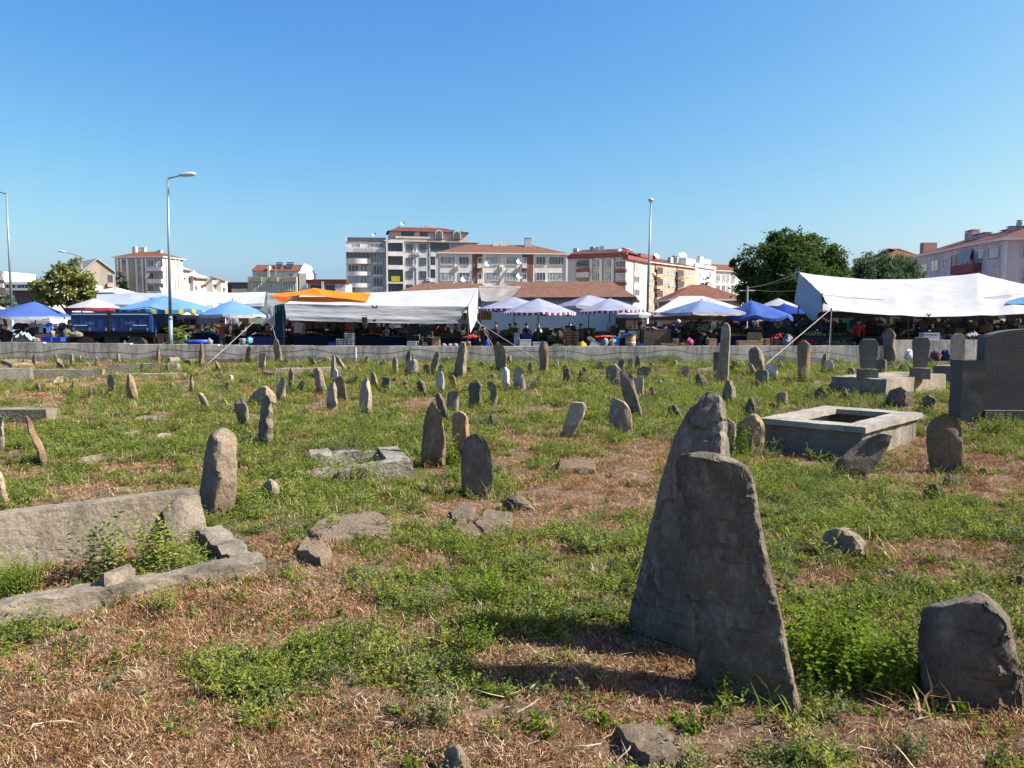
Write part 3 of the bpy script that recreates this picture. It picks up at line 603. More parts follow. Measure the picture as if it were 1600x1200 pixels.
STONES = [
 # c, w, top, base, lean, kind, tint, label
 (315, 10, 539, 575, 1, 'taper', 'b', 'slim notched headstone at the foot of the tent rope'),
 (247, 7, 541, 560, 0, 'point', 'o', 'small ochre pointed stone against the wall beside the sapling'),
 (389, 10, 543, 565, 0, 'round', 'd', 'dark blunt stone touching the wall under the white bucket'),
 (112, 7, 555, 577, 0, 'round', 'g', 'slim upright grey stone with sunlit edge, far left'),
 (125, 4, 556, 566, 0, 'square', 'w', 'tiny white marble post at the wall, far left'),
 (86, 5, 552, 566, 1, 'point', 'p', 'thin pale splinter stone behind a leaning wedge, far left'),
 (97, 16, 562, 577, -7, 'taper', 'g', 'leaning wedge stone in front of the pale splinter'),
 (186, 6, 554, 569, -1, 'round', 'p', 'small bent stone with bright rim beside a low block, far left'),
 (178, 9, 562, 569, 0, 'lump', 'd', 'low dark block beside the small bent stone'),
 (178, 14, 588, 618, -6, 'slab', 'g', 'grey stone leaning left with pale sunlit face, below the white slab'),
 (209, 19, 588, 630, -6, 'point', 'b', 'brown triangular stone with a sharp peak, left meadow'),
 (226, 9, 628, 638, 0, 'lump', 'd', 'tiny stub beside the brown triangular stone'),
 (300, 9, 585, 615, -1, 'point', 'g', 'slim grey blade-like stone standing alone in grass'),
 (329, 13, 617, 645, -17, 'slab', 'g', 'short log-like stone lying back to the left, left meadow'),
 (360, 11, 588, 599, 0, 'square', 'l', 'small white broken block in the grass'),
 (379, 6, 594, 600, -1, 'lump', 'b', 'tiny brown stub next to the small white block'),
 (386, 24, 628, 672, -14, 'slab', 'g', 'thick grey slab falling to the left, beside the pointed stone'),
 (72, 22, 656, 726, -32, 'taper', 'b', 'long log-shaped stone leaning steeply left, left edge meadow'),
 (2, 20, 652, 706, -4, 'slab', 'p', 'pale rounded stone cut by the left picture edge'),
 (0, 34, 742, 800, -6, 'taper', 'g', 'grey stone at the left edge just above the concrete grave'),
 (410, 44, 609, 635, 0, 'lump', 'k', 'wide pinkish slab half sunk beside two grey stones'),
 (410, 11, 554, 580, 0, 'square', 'g', 'flat-topped upright stone left of the ochre leaning post'),
 (437, 12, 534, 570, -6, 'slab', 'o', 'ochre post leaning left before the wall, below the tent pole'),
 (444, 14, 560, 575, 3, 'point', 'p', 'pale little wedge at the foot of the ochre post'),
 (495, 9, 559, 575, -11, 'slab', 'o', 'thin plank-like stone leaning left near the wall'),
 (510, 20, 560, 569, 0, 'lump', 'd', 'dark hump of stone against the wall'),
 (541, 9, 558, 581, -17, 'slab', 'p', 'pale plank-like stone propped diagonally behind a thin post'),
 (521, 9, 558, 594, 0, 'taper', 'g', 'thin broken grey post at the end of the low white kerb'),
 (471, 8, 570, 578, 0, 'lump', 'g', 'tiny stub behind the low white kerb'),
 (455, 10, 576, 612, 0, 'obelisk', 'g', 'slender obelisk-shaped stone with a pointed tip'),
 (504, 16, 578, 616, -8, 'slab', 'g', 'tall mottled stone leaning left, beside the white marble one'),
 (524, 10, 579, 604, 0, 'round', 'w', 'white round-topped marble stone behind a dark leaning one'),
 (537, 15, 592, 627, -8, 'slab', 'b', 'dark brown stone leaning left in front of the white marble'),
 (519, 18, 602, 641, 0, 'taper', 'g', 'stubby grey stone in front of the dark leaning one'),
 (438, 19, 593, 632, 4, 'taper', 'g', 'broad grey stone with slanted top beside the pinkish slab'),
 (414, 27, 624, 697, 4, 'taper', 'g', 'large pointed grey-brown stone, left of the sunken concrete frame'),
 (572, 22, 597, 652, 0, 'taper', 'p', 'light grey tapered stone standing alone in the centre left'),
 (572, 8, 558, 571, 1, 'taper', 'b', 'small brown stone near the wall joint pipe'),
 (618, 9, 560, 588, -1, 'round', 'g', 'slim round-topped stone in the far centre'),
 (587, 13, 582, 608, -5, 'point', 'b', 'brown pointed stone tilted left, far centre'),
 (604, 14, 592, 613, 0, 'square', 'd', 'squat dark stone with chipped top, far centre'),
 (616, 6, 591, 600, 0, 'round', 'b', 'tiny rounded stub right of the squat dark stone'),
 (639, 11, 551, 577, 0, 'taper', 'd', 'dark narrow stone behind the pale wedge-topped one'),
 (646, 9, 552, 575, -1, 'point', 'p', 'pale spike beside the dark narrow stone near the wall'),
 (643, 22, 564, 586, 2, 'lump', 'p', 'pale crusted lump before the pale spike'),
 (667, 11, 572, 589, 0, 'square', 'd', 'short dark stump at the foot of a leaning blade'),
 (676, 11, 553, 588, 7, 'slab', 'g', 'grey blade leaning right near the wall'),
 (689, 13, 571, 583, 0, 'slab', 'd', 'short dark stone right of the leaning blade'),
 (699, 9, 559, 567, 0, 'lump', 'g', 'tiny grey hump against the wall, centre'),
 (717, 19, 540, 592, 8, 'taper', 'g', 'tall brown-grey stone leaning right before the tent end'),
 (734, 17, 575, 586, -3, 'lump', 'd', 'dark low mound beside the tall leaning stone'),
 (784, 17, 540, 585, -5, 'slab', 'b', 'tall stone leaning left before the wall, under two ropes'),
 (795, 9, 557, 570, 1, 'lump', 'g', 'small grey stub behind the tall left-leaning stone'),
 (688, 12, 583, 618, 0, 'round', 'w', 'white marble stone with rounded top and sunlit right edge, centre'),
 (790, 12, 577, 608, 0, 'round', 'w', 'grey-white marble stone with rounded top before the tall leaning one'),
 (710, 11, 589, 611, -3, 'slab', 'b', 'small dark stone right of the white marble one'),
 (662, 15, 597, 619, -7, 'slab', 'd', 'dark slab tipping left in the centre meadow'),
 (763, 12, 585, 596, 5, 'point', 'd', 'small dark wedge lying over a white chip'),
 (744, 20, 600, 639, -2, 'slab', 'd', 'dark stone beside the curved horn-like stone'),
 (707, 18, 615, 648, 1, 'square', 'g', 'broken stone with a notched corner behind the central three'),
 (698, 14, 619, 662, -14, 'slab', 'd', 'flat slab leaning left behind the central three'),
 (767, 11, 649, 672, -1, 'point', 'd', 'tiny pointed dark stone in open grass'),
 (811, 18, 575, 612, 0, 'round', 'p', 'light rounded stone with a scooped face, centre'),
 (830, 9, 568, 588, -1, 'round', 'b', 'small brown stone left of a tall pillar stone'),
 (850, 14, 537, 586, -1, 'club', 'b', 'tall pillar stone with knobbed head before the wall'),
 (869, 7, 564, 577, 0, 'square', 'w', 'tiny white post right of the tall pillar stone'),
 (884, 7, 570, 580, 0, 'round', 'k', 'small pinkish stub behind the black-sided stone'),
 (886, 11, 578, 602, -1, 'slab', 'd', 'black-sided narrow stone in the centre right'),
 (907, 8, 580, 597, 0, 'point', 'd', 'small dark pointed stone right of the black-sided one'),
 (916, 9, 575, 586, -3, 'lump', 'd', 'low dark stub hidden in grass'),
 (960, 26, 572, 604, -2, 'lump', 'g', 'wide rugged grey stone behind the tall leaning one'),
 (971, 9, 562, 579, 0, 'round', 'd', 'leftmost of three small stones near the wall, centre right'),
 (986, 8, 562, 577, -1, 'round', 'g', 'middle of three small stones near the wall, centre right'),
 (997, 10, 557, 582, -1, 'point', 'd', 'pointed tallest of three small stones near the wall, centre right'),
 (1006, 19, 575, 594, 0, 'slab', 'd', 'squat dark stone right of the tall leaning one'),
 (998, 14, 592, 622, 0, 'square', 'p', 'pale squared slab half hidden by the tall leaning stone'),
 (1062, 16, 636, 660, -12, 'slab', 'd', 'dark slab lying back among weeds, left of the tallest slab'),
 (851, 11, 616, 625, 0, 'lump', 'd', 'small black rock alone in the grass'),
 (1070, 9, 573, 593, 2, 'slab', 'g', 'small grey stone tilted right near the far right wall'),
 (1101, 15, 586, 610, -10, 'slab', 'd', 'dark stone bending left, left of the very tall slab'),
 (1120, 9, 553, 586, 0, 'square', 'd', 'dark stump half hidden left of the very tall slab'),
 (1123, 12, 582, 602, 1, 'slab', 'd', 'short dark stone at the foot of the very tall slab'),
 (1184, 20, 547, 586, -3, 'slab', 'g', 'wide blunt stone before the wall under the tarp rope'),
 (1181, 6, 569, 588, -10, 'slab', 'p', 'thin pale slab leaning left against the wide blunt stone'),
 (1191, 18, 582, 606, -1, 'square', 'd', 'dark squarish stone in front of the wide blunt stone'),
 (1141, 19, 598, 634, -3, 'taper', 'g', 'ribbed grey tapered stone behind the tallest foreground slab'),
 (1174, 17, 621, 655, -2, 'point', 'd', 'dark pointed stone behind the boulder-like brown one'),
 (1137, 26, 660, 716, -2, 'slab', 'g', 'grey slab half hidden right of the tallest foreground stone'),
 (1206, 13, 570, 592, 0, 'square', 'w', 'short white squared stone right of the tarp rope'),
 (1289, 9, 555, 582, 0, 'taper', 'b', 'brown stub behind the small white square stone'),
 (1296, 11, 565, 585, 0, 'square', 'w', 'small white square stone right of the column stump'),
 (1300, 12, 600, 622, -2, 'point', 'd', 'dark pointed stone left of the double headstone tomb'),
 (1283, 17, 608, 627, -1, 'lump', 'd', 'dark hump-like stone left of the pointed one, behind the concrete tomb'),
 (1318, 13, 608, 629, 2, 'point', 'd', 'leaning shark-fin stone behind the concrete tomb'),
 (1221, 15, 614, 633, 2, 'slab', 'b', 'small brown stone at the rear left of the concrete tomb'),
 (1206, 18, 631, 642, 0, 'lump', 'd', 'rounded low boulder at the tomb corner'),
 (1406, 31, 608, 638, 0, 'round', 'g', 'broad rounded stone at the back rim of the concrete tomb'),
 (1452, 15, 621, 646, 0, 'slab', 'd', 'small upright dark stone right of the concrete tomb'),
 (1482, 15, 742, 760, 0, 'point', 'd', 'small dark stone in front of the weathered brown headstone'),
 (1460, 26, 758, 782, 2, 'lump', 'd', 'low dark boulder among the weeds in the right foreground'),
 (1391, 16, 517, 563, -3, 'slab', 'd', 'dark tall slab leaning on the wall between the twin headstones'),
 (1376, 13, 564, 586, 0, 'square', 'd', 'small square stone just right of the left twin headstone'),
 (1392, 9, 566, 582, 0, 'round', 'g', 'small rounded stone in the middle behind the twin tomb'),
 (1409, 9, 568, 584, 2, 'point', 'd', 'dark small pointed stone behind the twin tomb'),
 (1418, 12, 568, 582, 0, 'lump', 'p', 'pale lump left of the right twin headstone'),
 (1450, 10, 560, 573, 0, 'square', 'd', 'small dark stump right of the right twin headstone'),
]
for (c, w, yt, yb, ln, kd, ti, lb) in STONES: S(c, w, yt, yb, ln, kd, ti, lb)

STUBS = [(602, 5, 564, 572, -1, 'slab', 'g', 'tiny grey stub by the wall right of the drain pipe'), (54, 8, 556, 571, -1, 'slab', 'g', 'grey stub at the wall beside the heap of broken slabs'), (112, 8, 598, 616, 3, 'taper', 'b', 'brown tilted stub between the thick kerb and the leaning grey stone'),
 (261, 9, 569, 583, 0, 'point', 'g', 'pointed grey stub at the right end of the long grey kerb'), (1240, 7, 608, 621, 2, 'point', 'g', 'pointed grey stub behind the left rim of the box tomb'), (344, 10, 565, 583, -6, 'point', 'b', 'brown stub leaning left, right of the slim notched headstone'),
 (35, 6, 561, 571, 3, 'lump', 'p', 'pale lump at the wall near the left edge'), (842, 8, 589, 605, -1, 'taper', 'p', 'pale stub right of the light stone with scooped face'), (768, 6, 572, 582, 2, 'slab', 'g', 'tiny grey stub left of the tall left-leaning stone'),
 (1220, 7, 562, 577, -2, 'lump', 'd', 'dark stub behind the short white squared stone'), (1018, 6, 568, 578, 0, 'slab', 'p', 'pale stub right of the three small stones near the wall'), (1150, 8, 565, 578, -3, 'slab', 'd', 'dark stub right of the very tall slender slab'),
 (729, 6, 606, 620, 1, 'point', 'b', 'brown pointed stub left of the dark stone by the horn'), (1021, 9, 606, 624, -3, 'lump', 'g', 'grey rounded stub right of the pale squared slab'), (352, 11, 598, 612, 5, 'lump', 'b', 'brown lump in grass just below the small white block'), (223, 8, 570, 583, -2, 'slab', 'd', 'dark slab stub standing behind the long grey kerb')]
for (c, w, yt, yb, ln, kd, ti, lb) in STUBS: S(c, w, yt, yb, ln, kd, ti, lb, rough=1.3)
# horn-like curved stone
stone('headstone', 'curved horn-like stone bending to the upper left beside a dark stone', 'headstone',
      [(596, 760, 768), (602, 762, 776), (612, 767, 778), (622, 764, 778), (628, 756, 777), (635, 752, 775)], M_GREY, yaw=-.4, tr=.5, rough=.6, group=GH, seed=560)

# loose rocks and slabs
ROCK(422, 30, 752, 780, 'p', 'pale rock with weeds right of the ochre headstone')
ROCK(1322, 60, 832, 872, 'g', 'pointed sunlit grey rock in the right foreground grass', seed=901)
ROCK(808, 42, 777, 798, 'd', 'dark jagged rock below the broad round-topped headstone')
ROCK(713, 40, 1170, 1202, 'l', 'white limestone lump at the bottom edge')
ROCK(1437, 26, 648, 662, 'g', 'grey flat rock at the right rear corner of the concrete tomb')
ROCK(1537, 12, 732, 742, 'p', 'small pale chip right of the weathered brown headstone')
EXTRA = [(268, 9, 600, 614, 1, 'slab', 'g', 'small grey stone left of the blade-like stone'), (345, 8, 580, 592, -1, 'taper', 'g', 'small grey stone above the small white block'), (470, 10, 596, 614, 2, 'slab', 'b', 'small brown stone right of the slender obelisk'),
 (557, 9, 585, 599, -1, 'lump', 'd', 'low dark stub left of the brown pointed stone'), (632, 9, 596, 610, 1, 'taper', 'g', 'small grey stub right of the tiny rounded stub'), (596, 7, 566, 577, 0, 'round', 'g', 'tiny grey stone by the tan plank slab'), (545, 7, 572, 582, 1, 'slab', 'b', 'tiny brown stub right of the propped plank stone'),
 (655, 8, 583, 594, 0, 'lump', 'd', 'tiny dark stub below the pale crusted lump'), (752, 8, 566, 577, 0, 'slab', 'g', 'small grey stone right of the dark low mound'), (770, 8, 602, 612, 0, 'lump', 'g', 'little grey stub above the horn-like stone tip'), (830, 8, 598, 608, 1, 'lump', 'd', 'little dark stub right of the light rounded stone'),
 (940, 8, 566, 577, -1, 'taper', 'g', 'little grey stone left of three near the wall'), (1030, 9, 596, 608, 1, 'slab', 'g', 'little grey stone right of the squat dark one'), (1055, 8, 564, 574, 0, 'lump', 'p', 'little pale stone near the wall left of the tilted one'), (1232, 9, 590, 603, 0, 'slab', 'g', 'little grey stone left of the column stump'),
 (1262, 10, 616, 629, -1, 'lump', 'd', 'low dark stone behind the left corner of the box tomb'), (1330, 9, 576, 588, 0, 'slab', 'g', 'little grey stone left of the twin tomb'), (150, 9, 560, 572, 1, 'slab', 'g', 'little grey stone left of the small bent stone'), (60, 10, 600, 612, -1, 'lump', 'k', 'little pinkish stone below the thick kerb block'), (140, 10, 612, 624, 2, 'slab', 'b', 'little brown stone left of the leaning grey stone')]
for (c, w, yt, yb, ln, kd, ti, lb) in EXTRA: S(c, w, yt, yb, ln, kd, ti, lb)
ROCK(1592, 24, 900, 916, 'd', 'dark rock at the right edge above the squat foreground stone')
ROCK(1390, 20, 890, 902, 'g', 'small grey rock between the weeds in the right foreground')
ROCK(1180, 22, 636, 646, 'g', 'small grey rock behind the boulder-like brown headstone')
def slabrock(pts, th, tint, label, tilt=0.0, name='flat_stone', cat='stone slab', group='flat slabs lying on the ground', zoff=0.0, edge=0.012):
    """irregular slab lying on the ground; pts = outline in photo pixels on the ground"""
    g = [G(px, py) for px, py in pts]; c = sum(g, Vector()) / len(g); r = random.Random(int(pts[0][0] * 13))
    n = 7; top = []; 
    ring = []
    for k in range(len(g)):
        a = g[k]; b = g[(k + 1) % len(g)]
        for i in range(n): p = a.lerp(b, i / n); d = (p - c); ring.append(Vector((d.x, d.y, 0)) * (1 + r.uniform(-.05, .05)))
    v = []; m = len(ring)
    lv = [(-.08, 1.02), (0.0, 1.03), (th * .7, 1.0), (th, .95), (th * 1.04, .8), (th * 1.08, .55), (th * 1.05, .28)]
    for z, s in lv:
        for p in ring:
            q = p * s; nz = mnoise.fractal(q * 9 + Vector((pts[0][0], 0, z * 20)), .8, 2, 4)
            v.append((q.x + edge * nz, q.y + edge * nz, z + zoff + tilt * (q.x + q.y) * .5 + (.18 * th + .008) * nz * (z > 0)))
    v.append((0, 0, th * 1.05 + zoff)); f = []
    for j in range(len(lv) - 1): f += [(j * m + k, j * m + (k + 1) % m, (j + 1) * m + (k + 1) % m, (j + 1) * m + k) for k in range(m)]
    f += [((len(lv) - 1) * m + k, (len(lv) - 1) * m + (k + 1) % m, len(v) - 1) for k in range(m)]
    bm = bmesh.new(); vs = [bm.verts.new(p) for p in v]
    for q in f: bm.faces.new([vs[i] for i in q])
    bmesh.ops.recalc_face_normals(bm, faces=bm.faces); bm.normal_update()
    for ed in bm.edges:
        if len(ed.link_faces) == 2 and ed.calc_face_angle(0) > math.radians(35): ed.smooth = False
    for q in bm.faces: q.smooth = True
    me = bpy.data.meshes.new(name); bm.to_mesh(me); bm.free(); me.materials.append(TINT[tint])
    o = link(name, me, loc=c); tag(o, label, cat, group)
    KEEPOUT.append((c.x, c.y, max(abs(p.x) for p in ring) * .5, max(abs(p.y) for p in ring) * .5, 0))
    return o
slabrock([(544, 905), (575, 886), (606, 886), (614, 900), (590, 914), (556, 914)], .025, 'd', 'smooth blue-grey slate lying flat left of centre')
slabrock([(962, 1152), (1000, 1146), (1042, 1158), (1062, 1200), (1015, 1204), (985, 1180)], .05, 'g', 'sharp grey flake of stone at the bottom edge')
slabrock([(662, 920), (695, 914), (722, 940), (700, 952), (676, 940)], .02, 'b', 'brownish slab sunk in dry litter')
slabrock([(482, 832), (520, 808), (585, 806), (612, 822), (608, 850), (560, 848), (500, 850)], .045, 'g', 'broken pale concrete lump with a hollow edge, centre left')
slabrock([(702, 806), (722, 794), (744, 800), (738, 818), (714, 820)], .05, 'd', 'left piece of broken rubble below the broad round-topped headstone')
slabrock([(742, 822), (760, 804), (798, 812), (800, 832), (764, 842)], .04, 'g', 'largest piece of broken rubble below the broad round-topped headstone')
slabrock([(716, 832), (736, 822), (750, 838), (732, 846)], .03, 'd', 'front piece of broken rubble below the broad round-topped headstone')
slabrock([(872, 742), (930, 742), (928, 726), (874, 726)], .07, 'b', 'broken brick-coloured block lying in the grass')
slabrock([(465, 870), (478, 852), (500, 858), (520, 872), (500, 885)], .06, 'g', 'crumbled grey rubble beside the broken concrete grave')
slabrock([(192, 684), (200, 675), (226, 675), (230, 684)], .03, 'l', 'left of two white flat patches of stone in the grass')
slabrock([(243, 687), (250, 678), (268, 680), (270, 687)], .03, 'l', 'right of two white flat patches of stone in the grass')
slabrock([(207, 659), (215, 651), (255, 652), (262, 658)], .03, 'p', 'pale flat slab sunk in grass, left meadow')
slabrock([(118, 731), (128, 721), (160, 712), (166, 718), (140, 730)], .04, 'l', 'white rubble strip in the left meadow')
slabrock([(475, 745), (490, 739), (504, 741), (502, 749), (480, 751)], .05, 'p', 'small pale rock left of the sunken concrete frame')
slabrock([(84, 598), (92, 588), (100, 590), (99, 597)], .05, 'l', 'white flat chip below the long grey kerb')
slabrock([(745, 596), (752, 592), (758, 596), (752, 599)], .04, 'l', 'white chip beside the small dark wedge')
slabrock([(1049, 658), (1056, 654), (1061, 659), (1054, 662)], .03, 'l', 'white chip in grass behind the tallest slab')
slabrock([(0, 566), (20, 560), (50, 563), (60, 570), (20, 575)], .12, 'k', 'heap of broken slabs at the far left wall')
slabrock([(595, 566), (612, 566), (612, 570), (597, 570)], .05, 'o', 'thin tan plank-like slab lying by the wall')
slabrock([(262, 562), (272, 556), (282, 558), (278, 568), (266, 569)], .2, 'p', 'pale angular block right of the sapling stem')
slabrock([(287, 566), (292, 560), (304, 558), (306, 566), (298, 570)], .14, 'd', 'dark broken block left of the slim notched headstone')
slabrock([(1088, 578), (1112, 575), (1116, 578), (1092, 581)], .03, 'p', 'pale stone strip in the grass left of the very tall slab')
slabrock([(880, 930), (900, 922), (935, 924), (945, 934), (910, 938)], .015, 'b', 'thin brown slab nearly covered by litter left of the tallest slab')
# ------------------------------------------------------------------ built graves
M_CONC = concmat('old_concrete', (0.175, 0.15, 0.118), .5)
M_CONC2 = concmat('grey_concrete', (0.2, 0.185, 0.155), .45)
M_CONCTOP = concmat('pale_concrete', (0.25, 0.235, 0.205), .3)
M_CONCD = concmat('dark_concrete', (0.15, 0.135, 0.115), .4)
def rough_box(name, a, b, mat, parent=None, o=(0, 0, 0), rz=0.0, amp=0.008, cell=0.06, top=None, seed=0, loc=(0, 0, 0)):
    """box a..b subdivided and roughened; top(x,y) lets the top edge crumble"""
    a = Vector(a); b = Vector(b); d = b - a
    n = [max(1, min(80, int(round(abs(d[i]) / cell)))) for i in range(3)]
    bm = bmesh.new(); grid = {}
    def V(i, j, k):
        if (i, j, k) not in grid:
            p = Vector((a.x + d.x * i / n[0], a.y + d.y * j / n[1], a.z + d.z * k / n[2])); grid[(i, j, k)] = bm.verts.new(p)
        return grid[(i, j, k)]
    for i in range(n[0]):
        for j in range(n[1]):
            for k in (0, n[2]): bm.faces.new([V(i, j, k), V(i + 1, j, k), V(i + 1, j + 1, k), V(i, j + 1, k)])
    for i in range(n[0]):
        for k in range(n[2]):
            for j in (0, n[1]): bm.faces.new([V(i, j, k), V(i + 1, j, k), V(i + 1, j, k + 1), V(i, j, k + 1)])
    for j in range(n[1]):
        for k in range(n[2]):
            for i in (0, n[0]): bm.faces.new([V(i, j, k), V(i, j + 1, k), V(i, j + 1, k + 1), V(i, j, k + 1)])
    off = Vector((seed * 3.7, seed * 1.3, seed))
    for v in bm.verts:
        q = v.co * 5 + off
        if top is not None:
            t = (v.co.z - a.z) / d.z; v.co.z = a.z + t * (top(v.co.x, v.co.y) - a.z)
        v.co += Vector((mnoise.fractal(q, .8, 2, 4), mnoise.fractal(q + Vector((5, 5, 5)), .8, 2, 4), mnoise.fractal(q + Vector((9, 2, 7)), .8, 2, 4))) * amp
    bmesh.ops.recalc_face_normals(bm, faces=bm.faces); bm.normal_update()
    for e in bm.edges:
        if len(e.link_faces) == 2 and e.calc_face_angle(0) > math.radians(30): e.smooth = False
    for f in bm.faces: f.smooth = True
    me = bpy.data.meshes.new(name); bm.to_mesh(me); bm.free(); me.materials.append(mat)
    return link(name, me, parent, loc, (0, 0, rz))
def frame_of(p, q):
    """origin p, x axis towards q on the ground"""
    d = q - p; return math.atan2(d.y, d.x), math.hypot(d.x, d.y)

# -- broken concrete grave in the left foreground
def broken_grave():
    A = G(312, 840); ang = math.radians(38)             # right end of the rear wall; it runs to the left and towards the camera
    t = empty('concrete_grave', (A.x, A.y, tz(A.x, A.y)), ang, 'broken concrete grave surround overgrown inside, left foreground', 'grave')
    Ln = 3.2; ht = P(300, 768, A.y).z
    rough_box('rear_wall', (-Ln, 0, -.25), (0, .16, ht), M_CONC, t, amp=.006, seed=1)
    rough_box('broken_end_block', (-.27, -.2, -.2), (-.01, -.005, ht - .03), M_CONC, t, amp=.02, cell=.035, seed=2, top=lambda x, y: ht - .03 - max(0, -.06 - y) * 1.2 - max(0, -.16 - x) * .9)
    rough_box('side_rim', (-.09, -.95, -.25), (.09, -.205, .1), M_CONC, t, amp=.022, cell=.04, seed=3, top=lambda x, y: .1 + .06 * max(0, y + .5) + .03 * mnoise.fractal(Vector((x * 4, y * 4, 5)), .6, 2.2, 5))
    rough_box('front_rim', (-Ln, -1.15, -.25), (.09, -.955, .09), M_CONC, t, amp=.02, cell=.04, seed=4, top=lambda x, y: .085 + .022 * mnoise.fractal(Vector((x * 3, y * 3, 1)), .6, 2.2, 5))
    for k, (x, y, rz, s) in enumerate([(-.8, -1.03, .15, .1)]):
        o = rough_box('broken_lump', (-s, -.04, -.03), (s, .045, .06), M_CONC, t, amp=.025, cell=.03, seed=5 + k, loc=(x, y, .09), rz=rz)
    c, s = math.cos(ang), math.sin(ang)
    for (x0, x1, y0, y1) in [(-Ln, .17, -1.17, -.93), (-Ln, .02, -.03, .18), (-.1, .17, -1.0, 0)]:
        mx, my = (x0 + x1) / 2, (y0 + y1) / 2
        KEEPOUT.append((A.x + mx * c - my * s, A.y + mx * s + my * c, (x1 - x0) / 2 + .02, (y1 - y0) / 2 + .02, ang))
    return t
broken_grave()

# -- sunken concrete frame in the centre left
def sunken_frame():
    A = G(545, 752); B = G(645, 748); ang, L = frame_of(A, B)
    t = empty('concrete_grave', (A.x, A.y, tz(A.x, A.y)), ang, 'small sunken concrete grave frame with a dark hole, centre left', 'grave')
    h = (P(645, 716, B.y).z - tz(B.x, B.y)) * .8
    rough_box('front_rim', (-.1, 0, -.2), (L, .2, h), M_CONC2, t, amp=.015, cell=.04, seed=11, top=lambda x, y: h - .12 * max(0, .45 - x) + .03 * mnoise.fractal(Vector((x * 5, y * 5, 3)), .6, 2.2, 4))
    rough_box('side_rim', (L - .24, .203, -.2), (L - .003, 1.1, h - .004), M_CONC2, t, amp=.014, cell=.06, seed=12)
    rough_box('rear_rim', (-.35, .95, -.2), (L - .243, 1.12, h - .04), M_CONC2, t, amp=.02, cell=.05, seed=13, top=lambda x, y: h - .03 + .05 * mnoise.fractal(Vector((x * 4, y * 4, 8)), .6, 2.2, 4))
    rough_box('side_rim', (-.35, .15, -.2), (-.13, .945, h - .12), M_CONC2, t, amp=.025, cell=.05, seed=14, top=lambda x, y: h - .12 + .06 * mnoise.fractal(Vector((x * 5, y * 5, 2)), .6, 2.2, 4))
    KEEPOUT.append((A.x + L / 2 - .1, A.y + .55, L / 2 + .25, .62, ang))
sunken_frame()

# -- big concrete box tomb with a pale coping, right
def box_tomb():
    A = Vector((3.34, 10.5, 0)); B = Vector((4.25, 9.63, 0)); ang, L = frame_of(A, B)
    h = .36; W = 2.02
    t = empty('concrete_tomb', (A.x, A.y, min(tz(A.x, A.y), tz(B.x, B.y))), ang, 'hollow concrete box tomb with a wide pale coping, right of centre', 'tomb')
    th = .14; hh = h
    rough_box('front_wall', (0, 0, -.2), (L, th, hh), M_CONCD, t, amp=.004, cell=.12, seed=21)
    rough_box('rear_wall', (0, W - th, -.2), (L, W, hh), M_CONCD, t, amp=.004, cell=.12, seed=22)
    rough_box('side_wall', (0, th + .003, -.2), (th, W - th - .003, hh), M_CONC2, t, amp=.004, cell=.12, seed=23)
    rough_box('side_wall', (L - th, th + .003, -.2), (L - .002, W - th - .003, hh), M_CONC2, t, amp=.004, cell=.12, seed=24)
    o = .06; w = .3; z0, z1 = hh + .004, hh + .075
    rough_box('coping', (-o, -o, z0), (L + o, w - o, z1), M_CONCTOP, t, amp=.006, cell=.06, seed=25)
    rough_box('coping', (-o, W - w + o, z0), (L + o, W + o, z1), M_CONCTOP, t, amp=.006, cell=.06, seed=26)
    rough_box('coping', (-o, w - o + .004, z0), (w - o, W - w + o - .004, z1), M_CONCTOP, t, amp=.006, cell=.06, seed=27)
    rough_box('coping', (L + o - w, w - o + .004, z0), (L + o, W - w + o - .004, z1), M_CONCTOP, t, amp=.006, cell=.06, seed=28)
    rough_box('earth_fill', (th, th, -.2), (L - th, W - th, hh - .25), M_BROWN, t, amp=.02, cell=.1, seed=29)
    c, s = math.cos(ang), math.sin(ang); x, y = .68 * L, W * .55
    o = rough_box('rock', (-.22, -.1, 0), (.22, .1, .16), M_PINK, None, amp=.03, cell=.06, seed=30, loc=(A.x + x * c - y * s, A.y + x * s + y * c, t.location.z + hh - .255), rz=.2)
    tag(o, 'brick-brown rock lying inside the hollow concrete tomb', 'rock')
    KEEPOUT.append((A.x + L / 2 * c - W / 2 * s, A.y + L / 2 * s + W / 2 * c, L / 2 + .03, W / 2 + .03, ang))
box_tomb()

# -- low tomb with two shouldered headstones
def shoulder_stone(name, w, h, d, mat, parent, loc, rz=0.0, top='shoulder'):
    if top == 'shoulder': prof = [(-.36, 0), (.36, 0), (.5, h - w * .3), (.33, h), (-.33, h), (-.5, h - w * .3)]
    else:
        prof = [(-.5, 0), (.5, 0), (.5, h - w * .45)]
        prof += [(.5 * math.cos(a) * (1 if a > .3 else .94), h - w * .45 + w * .45 * math.sin(a)) for a in [k * math.pi / 12 for k in range(1, 12)]] + [(-.5, h - w * .45)]
    v = []; m = len(prof)
    for y, s in ((-d / 2, .985), (-d / 2 + .012, 1.0), (d / 2 - .012, 1.0), (d / 2, .985)):
        v += [(x * w * s, y, z * (1 if s == 1 else .995)) for x, z in prof]
    f = [tuple(range(m)), tuple(range(4 * m - 1, 3 * m - 1, -1))]
    for j in range(3): f += [(j * m + (k + 1) % m, j * m + k, (j + 1) * m + k, (j + 1) * m + (k + 1) % m) for k in range(m)]
    return mk(name, v, f, mat, parent, loc=loc, rot=(0, 0, rz))
M_TOMBG = concmat('tomb_stone', (0.15, 0.135, 0.118), .35)
M_TOMBL = concmat('tomb_base_stone', (0.22, 0.19, 0.15), .4)
